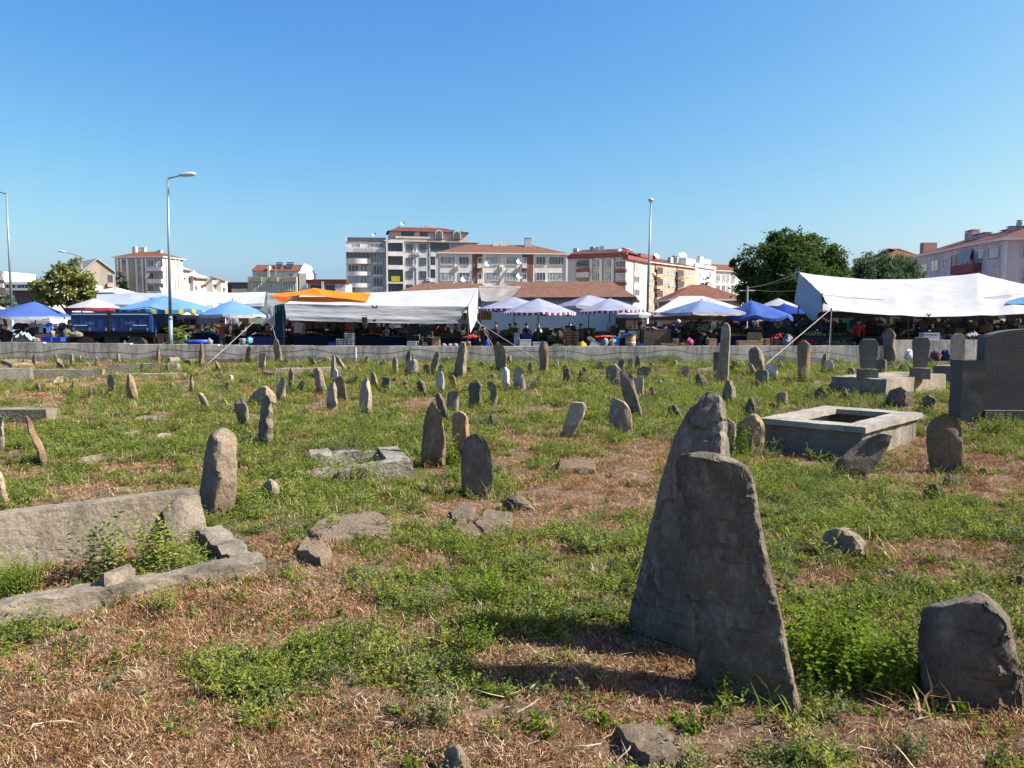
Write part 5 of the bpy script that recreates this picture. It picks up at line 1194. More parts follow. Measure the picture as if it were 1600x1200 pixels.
def b_peach_row():
    b = Bld('apartment_block', 'peach rendered four storey block with dark glazed balconies', (1011.5, 184), (1087, 206), 410.0, PEACHW, 11)
    b.hip(1.9, TILED, .5, 4)
    xs = [(1014.5, 1021, 2, 0), (1027, 1036, 2, 1), (1039, 1045.5, 2, 0), (1050, 1056, 2, 0), (1059.5, 1068.5, 2, 1), (1072.5, 1079, 2, 0)]
    for k in range(4):
        for (x0, x1, n, dk) in xs:
            t = (x0 - 1011) / 76; s = 1 - .12 * t; y0 = 500 - (500 - (416.5 + 18.6 * k)) * s; y1 = y0 + 9.2 * s
            if dk: b.win(x0, y0 - 1.2, x1, y1, 3, base=.5, glass=DARKGLASS, frame=DARKFR); b.box('balcony_panel', x0 - .4, y1 + 1, x1 + .4, y1 + 6, BROWNP if x0 > 1050 else PEACHW, .003, .7)
            else: b.win(x0, y0, x1, y1, n, glass=GLASSC)
    for x in (1024, 1057.6): b.box('drainpipe', x, 412, x + .8, 480, BROWNP, .003, .15)
    for x, y in ((1023, 428), (1047.5, 446), (1070.5, 440)): b.aircon(x, y)
    b.chimney(1048, 402, 1052, 411, CREAMW, -2, .8, False); b.chimney(1055, 401, 1060, 408, GREYW, -5, 1, True)
    dm = b.box('roof_room', 1001, 398, 1032, 405, REDP, -6, -3.5)
    b.dish(1026, 400.5, .8, -3); b.dish(1064, 399.5, .8, -4); b.dish(1069, 399, .8, -4)
    c = Bld('apartment_block', 'pale grey block right of the peach one with a stepped roof room', (1086.5, 208), (1118, 222), 417, PALEW, 12)
    c.box('parapet', 1086, 414, 1119, 419, WHITEW, .003, .4); c.chimney(1094, 402, 1099, 412, WHITEW, -3, 1, True); c.box('roof_room', 1072, 405, 1092, 415, CREAMW, -7, -4); c.box('roof_room', 1099, 405.5, 1111, 413, CREAMW, -7, -4)
    for k in range(3):
        for x0, x1 in ((1092, 1096.5), (1107, 1111.5)): c.win(x0, 424 + 17 * k, x1, 433 + 17 * k, 2)
    d = Bld('apartment_block', 'white low block with a red roof partly behind the dark tree', (1118.5, 226), (1172, 232), 423.5, WHITEW, 12)
    d.hip(2.2, TILE, .5, 3)
    for k in range(2):
        for x0, x1 in ((1119.5, 1125), (1128, 1133), (1134.5, 1139), (1143, 1149)): d.win(x0, 428.5 + 17 * k, x1, 440 + 17 * k, 2)
b_peach_row()

def b_left_blocks():
    b = Bld('apartment_block', 'grey-green block with tall white pilasters and two round balconies, left', (179.5, 184), (254, 182), 403, SOFT, 8)
    b.hip(1.5, TILE, .5, 4)
    for x in (183, 188.3, 198, 212, 221.5, 227): b.box('pilaster', x, 404, x + 2.2, 465, WHITEW, .003, .4)
    for y0, y1 in ((405.5, 415), (424.5, 434), (445, 454)):
        b.win(189.5, y0, 197, y1, 2); b.win(213.5, y0, 220.5, y1, 2); b.win(231.5, y0 + .6, 240, y1 + 1, 2, glass=GLASS)
    for y0, y1 in ((417, 422.2), (436, 441.6), (455, 460)): b.rail(229.5, y0, 252.5, y1, PALEW, 1.2)
    b.chimney(206.5, 385.5, 212, 396, WHITEW, -3.5, .8, False); b.chimney(216, 388, 226, 393.5, PALEW, -4.5, .8, True); b.chimney(245.5, 392, 251, 399, CREAMW, -3, .8, True)
    for (x, y) in ((248.5, 412.5), (231, 431.5)): b.dish(x, y, .75, .9)
    for y0, y1 in ((410, 417), (426, 437), (445, 451)): b.win(265.5, y0, 270, y1, 1, 'r', glass=DARKGLASS)
    b.box('side_cladding', 255, 404, 283, 470, WHITEW, .003, .05, 'r')
    for x in (261, 274.5, 279): b.box('pilaster', x, 405, x + 2, 465, CREAMW, .06, .3, 'r')
    d = Bld('gabled_house', 'beige gabled house half hidden behind the leafy tree, left', (131, 172), (178, 176), 424, BEIGEW, 12)
    e = lambda a, dd, z: d.u * a + d.n * dd + Vector((0, 0, z)); g = d.rect(152, 406, 153, 424, 'f', 0); zr = g[3]
    cu = d.hit(152, 410)[0]; h = d.h
    v = [e(0, 0, h), e(d.L, 0, h), e(cu, 0, zr), e(0, -12, h), e(d.L, -12, h), e(cu, -12, zr)]
    mk('gable', v, [(0, 1, 2), (5, 4, 3), (0, 3, 4, 1)], BEIGEW, d.t)
    w = [e(-.4, .4, h - .15), e(cu, .4, zr + .1), e(d.L + .4, .4, h - .15), e(-.4, -12.3, h - .15), e(cu, -12.3, zr + .1), e(d.L + .4, -12.3, h - .15)]
    w += [q + Vector((0, 0, .25)) for q in w]
    mk('roof', w, [(0, 1, 4, 3), (1, 2, 5, 4), (6, 9, 10, 7), (7, 10, 11, 8), (0, 6, 7, 1), (1, 7, 8, 2), (3, 4, 10, 9), (4, 5, 11, 10), (0, 3, 9, 6), (2, 8, 11, 5)], plain('grey_roof', (.3, .28, .26)), d.t)
    d.win(168.5, 429.5, 176.5, 441, 2, glass=DARKGLASS, frame=DARKFR); d.box('balcony_panel', 168, 442, 177.5, 448.5, PEACHW, .003, .6)
    s = Bld('shed', 'dark shed roof below the beige gabled house', (146, 118), (176, 118), 458, plain('dark_shed', (.05, .05, .07)), 8, cat='shed'); s.hip(.9, plain('pale_shed_roof', (.45, .43, .42)), .3, 2)
    f = Bld('sports_hall', 'flat pale hall with a band of dark windows at the far left', (7, 150), (75, 150), 440, PALEW, 20)
    f.box('cornice', 8, 439.8, 75, 444, plain('pale_blue_metal', (.5, .56, .62)), .003, .8); f.box('canopy', 8, 450.5, 66, 453.5, plain('pale_blue_metal_b', (.45, .5, .55)), .003, 1.5)
    f.win(9, 444.5, 24, 449.8, 3, glass=DARKGLASS); f.win(27, 444.5, 50, 449.8, 4, glass=DARKGLASS); f.win(53, 444.5, 66, 449.8, 3, glass=DARKGLASS)
    f.box('dark_opening', 18, 454, 66, 480, plain('dark_steel', (.06, .06, .075)), .003, .1)
    h2 = Bld('apartment_block', 'pale block with balconies cut by the left edge', (-40, 150), (5.5, 150), 424, CREAMW, 10)
    for y in (431, 443): h2.rail(-38, y, 5, y + 5, WHITEW, 1.0)
    for y in (427, 437.5): h2.win(-4, y, 3, y + 5, 2)
    # row of small white houses stepping down to the right
    for (x0, x1, Y, ev, mat, lab) in ((284, 302, 205, 421, PALEW, 'small pale house with a dark porch right of the white wing'), (302, 332, 210, 434, CREAMW, 'cream house with a long brown eaves line in the white row'),
                                     (332, 345, 215, 433, WHITEW, 'bright white narrow house in the small white row'), (345, 356, 218, 437, WHITEW, 'lowest bright white house at the end of the row')):
        k = Bld('row_house', lab, (x0, Y), (x1, Y + 8), ev, mat, 9, cat='house')
        k.win(x0 + 3, ev + 12, x0 + 6, ev + 19, 1, glass=DARKGLASS); k.win(x1 - 6, ev + 12, x1 - 3, ev + 19, 1)
        k.box('eaves', x0, ev, x1, ev + 1.6, plain('brown_eaves', (.2, .15, .13)), .003, .7)
        if x0 < 310: k.hip(1.6, plain('grey_tile_roof', (.32, .29, .3)), .3, 2); k.dish(x0 + 2.5, ev + 18 if x0 < 300 else ev - 5, .8, .6)
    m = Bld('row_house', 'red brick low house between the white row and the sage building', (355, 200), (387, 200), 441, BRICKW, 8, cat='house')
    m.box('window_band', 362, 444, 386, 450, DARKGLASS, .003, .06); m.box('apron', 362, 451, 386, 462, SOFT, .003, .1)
b_left_blocks()

def b_sage():
    b = Bld('apartment_block', 'sage and cream house with solar panels on its red roof', (387, 170), (463, 170), 432, GREENW, 10)
    u0, u1, z0, z1 = b.rect(394.5, 423, 466, 432, 'f', -1.2)
    mb = MB(); b.fb(mb, u0, u1, b.h - .1, z1, 'f', -9.5, -1.2); up = mb.build('upper_storey', GREYW, b.t)
    e = lambda a, d, z: b.u * a + b.n * d + Vector((0, 0, z)); zt = b.rect(400, 413.5, 410, 415, 'f', -5)[3]
    mk('roof', [e(u0 - .2, -.7, z1), e(u1 + .2, -.7, z1), e(u1 + .2, -5.2, zt), e(u0 - .2, -5.2, zt), e(u1 + .2, -10, z1), e(u0 - .2, -10, z1)], [(0, 1, 2, 3), (3, 2, 4, 5), (0, 5, 4, 1)], TILE, b.t)
    u2 = b.hit(479, 430, 'f', -1)[0]
    w = MB(); w.add([e(u1 + .21, -.9, z1 - .5), e(u1 + .21, -9.8, z1 - .5), e(u1 + .21, -5.2, zt + .25), e(u2, -.9 - 4, z1 - .5), e(u2, -10.5, z1 - .5), e(u2 - .6, -7, zt - .1)], [(0, 1, 2), (3, 5, 4), (0, 2, 5, 3), (2, 1, 4, 5)])
    w.obox(e(u1 + .2, -1.0, 0), b.u * (u2 - u1 - .2), b.n * -8, Vector((0, 0, z1 - .5))); w.build('white_end_wall', WHITEW, b.t)
    for x0, x1 in ((394.5, 408.5), (421, 433.5)): b.box('bay', x0, 433, x1, 440, BEIGEW, .003, .5); b.win(x0 + .6, 442.5, x1 - .6, 453.5, 3)
    b.box('bay', 441, 433, 463, 440, BEIGEW, .003, .5); b.win(441.5, 440.8, 462, 453.8, 5, glass=GLASSC)
    for x0, x1 in ((401.5, 407), (429, 434), (450.5, 458)): b.win(x0, 426.5, x1, 431, 2, base=-1.195)
    b.box('chimney_stack', 417.6, 415, 420.8, 433, CREAMW, -2, -.6)
    for x0, x1 in ((429, 439.5), (446, 457)):
        p0 = b.hit(x0, 420, 'f', -2.5); p1 = b.hit(x1, 420, 'f', -2.5)
        mk('solar_panel', [e(p0[0], -1.9, z1 + .6), e(p1[0], -1.9, z1 + .6), e(p1[0], -3.6, zt + .1), e(p0[0], -3.6, zt + .1), e(p0[0], -1.9, z1 + .5), e(p1[0], -1.9, z1 + .5), e(p1[0], -3.6, zt), e(p0[0], -3.6, zt)],
           [(0, 1, 2, 3), (7, 6, 5, 4), (0, 4, 5, 1), (1, 5, 6, 2), (2, 6, 7, 3), (3, 7, 4, 0)], SOLAR, b.t)
        t = MB(); c = e((p0[0] + p1[0]) / 2, -3.9, zt + .45); t.tube(c - b.u * .8, c + b.u * .8, .25, .25, 10); t.build('water_tank', METAL, b.t)
    mb = MB(); p = P(431, 432, 168); q = P(431, 394, 168); mb.tube(p, q, .06, .03, 5); tag(mb.build('aerial_mast', METAL), 'thin aerial mast before the sage house', 'mast')
    c = Bld('low_house', 'low dark-roofed building between the sage house and the pale wing', (480, 168), (540, 168), 443, GREYW, 8, cat='house')
    c.box('roof', 478, 436.5, 541, 443, TILED, -3, .5); c.win(485, 445, 503, 455, 4, glass=DARKGLASS, frame=DARKFR); c.win(508, 445, 523, 455, 3, glass=DARKGLASS, frame=DARKFR); c.chimney(502, 440, 505.5, 452, WHITEW, .6, .5, False); c.box('parapet', 524, 451, 540, 458, WHITEW, .003, .5)
b_sage()

def b_right_lilac():
    b = Bld('apartment_block', 'long lilac block with a dark red balcony and slanted blind, right edge', (1424, 139), (1569, 106), 404.0, LILACW, 12)
    # its eaves really run level; recompute the height at the near corner
    for (x0, x1, y0, y1, n) in ((1438.5, 1448, 413, 424, 1), (1454, 1465, 407, 423, 2), (1473, 1481, 404, 419.5, 2), (1525, 1537, 390.5, 409, 2), (1543.5, 1562, 385.5, 405.5, 2), (1546, 1560, 421, 440, 3)):
        b.win(x0, y0, x1, y1, n)
    for (x0, x1, y0, y1) in ((1528, 1536, 391, 404), (1545.5, 1560, 387, 403)): b.box('roller_blind', x0, y0, x1, y1, PALEW, .1, .16)
    b.win(1486, 396.5, 1520, 416, 4, glass=DARKGLASS, frame=DARKFR)
    b.rail(1485, 413.5, 1520.5, 425.5, REDP, 1.1)
    o, uu, n = b.faces['f']; u0, z0 = b.hit(1496, 412, 'f', 1.2); u1, z1 = b.hit(1512, 390, 'f', .2)
    u2, z2 = b.hit(1519, 389, 'f', .2); u3, z3 = b.hit(1514, 409, 'f', 1.2); q = lambda u, d, z: uu * u + n * d + Vector((0, 0, z))
    v = [q(u0, 1.2, z0), q(u3, 1.2, z3), q(u2, .2, z2), q(u0 + (u2 - u3), .2, z1)]; v += [p + Vector((0, 0, .04)) for p in v]
    mk('awning', v, [(0, 1, 2, 3), (7, 6, 5, 4), (0, 4, 5, 1), (1, 5, 6, 2), (2, 6, 7, 3), (3, 7, 4, 0)], cloth('grey_awning', (.45, .5, .5)), b.t)
    b.hip(2.3, TILED, .6, 6)
    b.box('corner_pilaster', 1565, 378, 1569.3, 450, PALEW, .003, .3)
    for (x0, x1, y0, y1, w) in ((1507, 1518, 362, 384, 1.2), (1518.5, 1537, 367, 382, 1.2), (1547, 1557, 368, 375, .8), (1562, 1570, 361.5, 372, .8)): b.chimney(x0, y0, x1, y1, wallm('chimney_render', (.42, .33, .33)), -4, w)
    c = Bld('apartment_wing', 'shaded lilac end wall of the long block at the right edge', (1570, 106), (1700, 104), 375.5, LILACW, 10)
    c.hip(2.2, TILED, .6, 6)
    c.win(1596, 381, 1612, 402, 2); c.win(1595, 418, 1615, 442, 2); c.chimney(1577, 355, 1612, 364, wallm('chimney_render_b', (.4, .33, .34)), -4, 1, True); c.chimney(1591, 346, 1597, 355, GREYW, -4, .7)
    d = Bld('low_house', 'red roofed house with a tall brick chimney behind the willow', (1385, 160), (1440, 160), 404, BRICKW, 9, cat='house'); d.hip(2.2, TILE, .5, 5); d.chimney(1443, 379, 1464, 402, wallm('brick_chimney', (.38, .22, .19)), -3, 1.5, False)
b_right_lilac()

def market_building():
    # long low building with weathered tile roof behind the stalls
    b = Bld('market_hall', 'long low building with a weathered tile roof and pale wall behind the umbrellas', (752, 62), (982, 60), 469, plain('pale_blue_wall', (.33, .38, .43), .9, .1, .5), 11)
    b.hip(1.45, TILE2, .6, 2.2, fascia=plain('dark_fascia', (.06, .065, .07)))
    c = Bld('market_hall', 'older tile-roofed shed behind the big white tarp', (605, 74), (790, 74), 468, BEIGEW, 9); c.hip(1.5, TILE2, .4, 3)
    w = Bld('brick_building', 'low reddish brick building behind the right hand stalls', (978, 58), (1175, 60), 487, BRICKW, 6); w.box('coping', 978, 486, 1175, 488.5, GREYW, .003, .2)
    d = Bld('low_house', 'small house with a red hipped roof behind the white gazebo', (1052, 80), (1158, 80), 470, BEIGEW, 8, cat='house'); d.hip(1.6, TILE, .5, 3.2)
    e = Bld('brick_building', 'long brick wall darkened in colour for deep shade behind the large right tarp', (1235, 41.5), (1700, 41.5), 486, BRICKW, 3)
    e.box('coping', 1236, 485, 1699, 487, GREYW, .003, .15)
market_building()
# ------------------------------------------------------------------ trees
BARK = rockmat('bark', (.05, .04, .03), (.11, .085, .065), (.18, .15, .12), lich=.1)
def tree(name, label, base, H, blobs, lmat, n_per, lsize, seed, trunk_r=.2, cat='tree', droop=0.0, limbs=7, spread=.55):
    """trunk with limbs and a crown of leaf-sized faces around many clumps; blobs = (x, y, z, rx, ry, rz) relative to base"""
    r = random.Random(seed); t = empty(name, base, 0, label, cat)
    mb = MB(); top = Vector((0, 0, H * .55)); p = Vector((0, 0, -.2)); k = 6
    for i in range(k):
        q = Vector((r.gauss(0, .06) * H * .1, r.gauss(0, .06) * H * .1, H * .55 * (i + 1) / k)); mb.tube(p, q, trunk_r * (1 - .12 * i), trunk_r * (1 - .12 * (i + 1)), 9); p = q
    for (bx, by, bz, rx, ry, rz) in blobs[:limbs]:
        a = Vector((0, 0, H * r.uniform(.25, .5))); e = Vector((bx, by, bz)); m = a.lerp(e, .5) + Vector((0, 0, .08 * H))
        mb.tube(a, m, trunk_r * .45, trunk_r * .28, 6); mb.tube(m, e, trunk_r * .28, trunk_r * .08, 6)
    mb.build('trunk', BARK, t, True)
    rng = np.random.default_rng(seed); C = []
    for (bx, by, bz, rx, ry, rz) in blobs:
        n = int(n_per * (rx * ry * rz) ** (2 / 3))
        nc = max(6, n // 55)                                    # twigs on and inside the lobe
        d = rng.normal(size=(nc, 3)); d /= np.linalg.norm(d, axis=1)[:, None]
        rad = rng.uniform(.45, 1.08, nc)[:, None]
        cen = np.array([bx, by, bz]) + d * rad * np.array([rx, ry, rz])
        tw = cen[rng.integers(0, nc, n)] + rng.normal(size=(n, 3)) * np.array([1, 1, .7]) * spread * .33 * min(rx, rz)
        if droop: tw[:, 2] -= np.abs(rng.normal(size=n)) * droop * rz
        C.append(tw)
    C = np.vstack(C); n = len(C)
    d = rng.normal(size=(n, 3)); d[:, 2] = d[:, 2] * .6 - droop * 2.5; d /= np.linalg.norm(d, axis=1)[:, None]
    u = rng.normal(size=(n, 3)); s = np.cross(d, u); s /= np.linalg.norm(s, axis=1)[:, None]
    L = lsize * rng.uniform(.6, 1.3, n)[:, None]; W = L * (.5 if not droop else .22)
    v = np.stack([C, C + d * L * .5 + s * W * .5, C + d * L, C + d * L * .5 - s * W * .5], 1).reshape(-1, 3)
    f = np.arange(4 * n).reshape(-1, 4)
    me = bpy.data.meshes.new('crown'); me.vertices.add(4 * n); me.loops.add(4 * n); me.polygons.add(n)
    me.vertices.foreach_set('co', v.astype(np.float32).ravel()); me.loops.foreach_set('vertex_index', f.ravel().astype(np.int32))
    me.polygons.foreach_set('loop_start', (np.arange(n) * 4).astype(np.int32)); me.update(calc_edges=True); me.materials.append(lmat)
    link('crown', me, t)
    return t
DARKLEAF = leafmat('dark_tree_leaf', [(.028, .056, .016), (.055, .1, .026), (.095, .145, .042)], .35)
OLIVELEAF = leafmat('olive_tree_leaf', [(.1, .12, .035), (.18, .2, .065), (.27, .28, .11)], .35)
WILLOWLEAF = leafmat('willow_leaf', [(.07, .11, .055), (.12, .17, .09), (.18, .23, .13)], .35)
CONIFER = leafmat('conifer_needles', [(.015, .035, .02), (.03, .06, .03), (.045, .085, .045)], .15)
SAPLEAF = leafmat('sapling_leaf', [(.05, .11, .02), (.12, .22, .03), (.2, .3, .05)], .4)
def pxblobs(lst, Y, base):
    o = []
    for (px, py, rx, ry) in lst:
        c = P(px, py, Y); s = mpp(Y); o.append((c.x - base.x, R.uniform(-.35, .35) * rx * s * 1.2, c.z - base.z, rx * s, rx * s * .95, ry * s))
    return o
def pxtree(name, label, px, Y, lst, H, **k):
    c = P(px, 500, Y); base = Vector((c.x, Y, 0)); return tree(name, label, base, H, pxblobs(lst, Y, base), **k)
pxtree('broadleaf_tree', 'large dense dark green tree behind the right hand stalls', 1235, 62,
       [(1235, 392, 45, 30), (1195, 410, 38, 28), (1280, 402, 34, 26), (1180, 440, 34, 28), (1235, 430, 50, 34), (1290, 432, 32, 26), (1210, 462, 40, 22), (1265, 460, 40, 22), (1160, 420, 14, 12), (1225, 375, 24, 16), (1300, 415, 20, 18), (1185, 465, 30, 20), (1170, 450, 22, 20), (1300, 455, 24, 18), (1235, 478, 60, 14), (1150, 412, 9, 7), (1318, 420, 10, 10), (1262, 376, 22, 14), (1205, 388, 18, 14)],
       8.0, lmat=DARKLEAF, n_per=1150, lsize=.26, seed=5, trunk_r=.3)
pxtree('willow_tree', 'pale feathery willow right of the large dark tree', 1378, 66, [(1378, 405, 36, 18), (1345, 418, 24, 18), (1410, 416, 26, 18), (1380, 430, 42, 22), (1360, 450, 30, 20), (1420, 436, 18, 20)], 6.0, lmat=WILLOWLEAF, n_per=1000, lsize=.45, seed=6, droop=.6, trunk_r=.22)
pxtree('broadleaf_tree', 'light olive leafy tree behind the blue umbrella, left', 108, 58, [(108, 420, 24, 16), (85, 440, 26, 18), (125, 440, 26, 20), (105, 455, 36, 20), (62, 447, 14, 8), (138, 462, 16, 14), (100, 470, 46, 12), (70, 462, 22, 14), (145, 472, 22, 10), (100, 432, 24, 18), (118, 408, 8, 6)], 5.0, lmat=OLIVELEAF, n_per=720, lsize=.3, seed=7, trunk_r=.2)
pxtree('conifer_tree', 'small dark conifer before the grey-green block, left', 193, 140, [(188, 431, 4, 7), (191, 441, 7, 7), (195, 449, 9, 7), (198, 456, 8, 6)], 7, lmat=CONIFER, n_per=260, lsize=.5, seed=8)
pxtree('conifer_tree', 'small dark conifer before the pale blocks, right of centre', 1104, 90, [(1102, 440, 5, 6), (1104, 450, 8, 7), (1103, 461, 10, 7), (1125, 463, 18, 6)], 4.5, lmat=CONIFER, n_per=400, lsize=.35, seed=9)
pxtree('broadleaf_tree', 'dark bushy tree cut by the left edge', 8, 70, [(2, 468, 16, 14), (20, 474, 12, 8), (-14, 462, 16, 16)], 3.0, lmat=WILLOWLEAF, n_per=700, lsize=.3, seed=10)
def sapling():
    Y = 32.9; b = P(281, 560, Y); t = empty('sapling', (b.x, Y, 0), 0, 'small fern-like sapling growing by the wall in front of the lamp post', 'tree')
    zt = P(281, 512, Y).z; mb = MB(); mb.tube((0, 0, -.1), (.03, 0, zt * .5), .022, .018, 6); mb.tube((.03, 0, zt * .5), (-.03, 0, zt), .018, .008, 6); mb.build('trunk', BARK, t)
    r = random.Random(4); lf = MB()
    for k in range(26):
        h = zt * r.uniform(.52, 1.0); a = r.uniform(0, 6.283); ln = r.uniform(.35, .75) * (1.15 - .45 * h / zt); d = Vector((math.cos(a), math.sin(a), r.uniform(.05, .7))).normalized(); p = Vector((0, 0, h))
        for i in range(16):
            d = (d + Vector((0, 0, -.035))).normalized(); p = p + d * ln / 16; s = Vector((-d.y, d.x, 0)).normalized()
            for sg in (-1, 1): leaf(lf, p, s * sg + d * .4 + Vector((0, 0, r.uniform(-.2, .1))), Vector((0, 0, 1)), r.uniform(.08, .13), .035)
    mk('crown', lf.v, lf.f, SAPLEAF, t)
sapling()
# ------------------------------------------------------------------ market: canopies
C_WHITE = cloth('white_tarp', (.37, .38, .4), .1, .08, 1.2); C_OFFW = cloth('off_white_canvas', (.33, .33, .37), .12); C_LILAC = cloth('lilac_white_canvas', (.24, .26, .35), .12)
C_BLUE = cloth('blue_canvas', (.06, .11, .33), .2, .12); C_SKY = cloth('sky_blue_canvas', (.12, .25, .52), .2, .1); C_ORANGE = cloth('orange_tarp', (.7, .2, .03), .25); C_TEAL = cloth('teal_canvas', (.1, .3, .42), .3)
C_RED = cloth('maroon_trim', (.25, .045, .06), .2); C_NAVY = cloth('navy_cloth', (.016, .022, .05), .1); C_DUSK = cloth('grey_blue_tarp', (.32, .38, .47), .3); C_WVAL = cloth('white_trim', (.4, .4, .4), .2)
C_STRIPE = cloth('striped_trim', (.5, .28, .08), .3); C_DTEAL = cloth('dark_teal_cloth', (.02, .07, .09), .15)
POLE = plain('dark_pole', (.035, .035, .04), .5); POLEG = plain('grey_pole', (.3, .3, .3), .5)
MZ = .115
ROPEM = plain('pale_rope', (.3, .29, .28), .9)
def stripes(name, cols, scale):
    m, n, l, b = _nt(name); tc = n.new('ShaderNodeTexCoord'); sp = n.new('ShaderNodeSeparateXYZ'); l.new(tc.outputs['Object'], sp.inputs[0])
    at = n.new('ShaderNodeMath'); at.operation = 'ARCTAN2'; l.new(sp.outputs[0], at.inputs[0]); l.new(sp.outputs[1], at.inputs[1])
    mu = n.new('ShaderNodeMath'); mu.operation = 'MULTIPLY'; mu.inputs[1].default_value = scale; l.new(at.outputs[0], mu.inputs[0])
    fr = n.new('ShaderNodeMath'); fr.operation = 'FRACT'; l.new(mu.outputs[0], fr.inputs[0]); k = len(cols)
    r = ramp(n, [(i / k, c) for i, c in enumerate(cols)]); r.color_ramp.interpolation = 'CONSTANT'; l.new(fr.outputs[0], r.inputs['Fac']); l.new(r.outputs['Color'], b.inputs['Base Color']); b.inputs['Roughness'].default_value = .9
    return m
V_RWB = stripes('red_white_blue_trim', [(.6, .6, .6), (.4, .03, .03), (.03, .04, .2)], 6.0); V_YB = stripes('yellow_blue_trim', [(.6, .35, .04), (.02, .025, .06)], 5.0); V_TY = stripes('teal_yellow_trim', [(.03, .12, .2), (.03, .14, .25), (.4, .28, .03)], 4.0)
def umbrella(label, apex, Y, l, r, eave, canvas, valance=None, n=8, rot=.2, square=False, tiltx=0.0, vh=.14, sag=.05, scallop=True, seed=1, pole=POLE):
    ax = P(apex[0], apex[1], Y); za = ax.z - MZ; ze = P(apex[0], eave, Y).z - MZ; cx = P((l + r) / 2, eave, Y).x; Rr = (r - l) / 2 * mpp(Y)
    t = empty('market_umbrella', (ax.x, Y, MZ), 0, label, 'umbrella', 'market umbrellas')
    off = cx - ax.x; rn = random.Random(seed); sub = 5; rings = 7; M = n * sub; v = [(0, 0, za)]; f = []
    if square: n, sub = 4, 10; M = 40
    def rad(a):
        if square:
            b = (a - rot + math.pi / 4) % (math.pi / 2) - math.pi / 4; return Rr * 1.0 / math.cos(b) / (1.0 / math.cos(math.pi / 4)) * 1.12
        return Rr
    def pt(j, k):
        rho = j / rings; a = rot + 2 * math.pi * k / M + (math.pi / 4 if square else 0); tt = (k % sub) / sub
        rr = rad(a) * rho * (1 - .035 * math.sin(math.pi * tt) * rho * (0 if square else 1))
        z = za - (za - ze) * (rho ** 1.06) - sag * rho * math.sin(math.pi * tt) * (za - ze) + .012 * mnoise.noise(Vector((rr * math.cos(a) * 3, rr * math.sin(a) * 3, seed)))
        x = rr * math.cos(a) + off * rho; return (x, rr * math.sin(a), z + tiltx * x)
    for j in range(1, rings + 1): v += [pt(j, k) for k in range(M)]
    f += [(0, 1 + k, 1 + (k + 1) % M) for k in range(M)]
    for j in range(rings - 1): f += [(1 + j * M + k, 1 + (j + 1) * M + k, 1 + (j + 1) * M + (k + 1) % M, 1 + j * M + (k + 1) % M) for k in range(M)]
    mk('canopy', v, f, canvas, t, True)
    if valance is not None:
        e = [pt(rings, k) for k in range(M)]; w = []
        for k, p in enumerate(e):
            h = vh * ((.75 + .5 * abs(math.sin(math.pi * k / 2.5))) if scallop else 1.0); w.append((p[0] * 1.004 + .0, p[1] * 1.004, p[2] - h))
        mk('valance', [(p[0] * 1.003, p[1] * 1.003, p[2] - .002) for p in e] + w, [(k, (k + 1) % M, M + (k + 1) % M, M + k) for k in range(M)], valance, t)
    mb = MB(); mb.tube((0, 0, 0), (0, 0, za - .02), .026, .022, 8); mb.tube((0, 0, za - .05), (0, 0, za + .09), .03, .012, 8); mb.build('pole', pole, t)
    for k in range(n):
        p = Vector(pt(rings, k * sub)); q = Vector((0, 0, za - .06)); rb = MB(); rb.tube(q, p - Vector((0, 0, .03)), .011, .009, 5); rb.tube(Vector((0, 0, ze - .1)), q.lerp(p, .5) - Vector((0, 0, .03)), .009, .009, 5); rb.build('rib', POLE, t)
    b = MB(); b.lathe([(.22, 0), (.22, .07), (.06, .1), (.04, .3)], n=10); b.build('foot', POLE, t)
    return t
def tarp(name, label, rows, mat, wr=.03, sag=0.0, nu=14, nv=9, seed=1, cat='tarp', stretch=(1.2, 5.0), hang=0.0, th=.006):
    """sheet through a grid of control points (rows of world points), wrinkled; two-sided thin cloth"""
    A = np.array([[tuple(p) for p in r] for r in rows], float); m, n, _ = A.shape
    U = np.linspace(0, n - 1, (n - 1) * nu + 1); W = np.linspace(0, m - 1, (m - 1) * nv + 1); V = np.zeros((len(W), len(U), 3))
    for i, w in enumerate(W):
        a = min(int(w), m - 2); s = w - a
        for j, u in enumerate(U):
            b = min(int(u), n - 2); q = u - b
            p = (A[a, b] * (1 - q) + A[a, b + 1] * q) * (1 - s) + (A[a + 1, b] * (1 - q) + A[a + 1, b + 1] * q) * s
            p[2] -= sag * math.sin(math.pi * q) * (.3 + .7 * math.sin(math.pi * (w / (m - 1))))
            g = Vector((u * stretch[0], w * stretch[1], seed * 7.7)); nn = mnoise.fractal(g, .8, 2.2, 4)
            p[1] -= wr * nn; p[2] += wr * .7 * nn
            V[i, j] = p
    o = V[0, 0].copy(); Vf = (V - o).reshape(-1, 3); k = len(U)
    f = [(i * k + j, i * k + j + 1, (i + 1) * k + j + 1, (i + 1) * k + j) for i in range(len(W) - 1) for j in range(k - 1)]
    ob = mk(name, Vf.tolist(), f, mat, None, True, loc=tuple(o)); tag(ob, label, cat); return ob
def rope(label, a, b, r=.014, mat=None, sag=.0, name='rope'):
    a = Vector(a); b = Vector(b); mb = MB(); n = 8 if sag else 1
    pts = [a.lerp(b, k / n) - Vector((0, 0, sag * math.sin(math.pi * k / n))) for k in range(n + 1)]; o0 = pts[0].copy(); mb.path([p - o0 for p in pts], r, 5)
    return tag(mb.build(name, mat or C_WVAL, None, loc=o0), label, 'rope', 'ropes holding the market canopies')
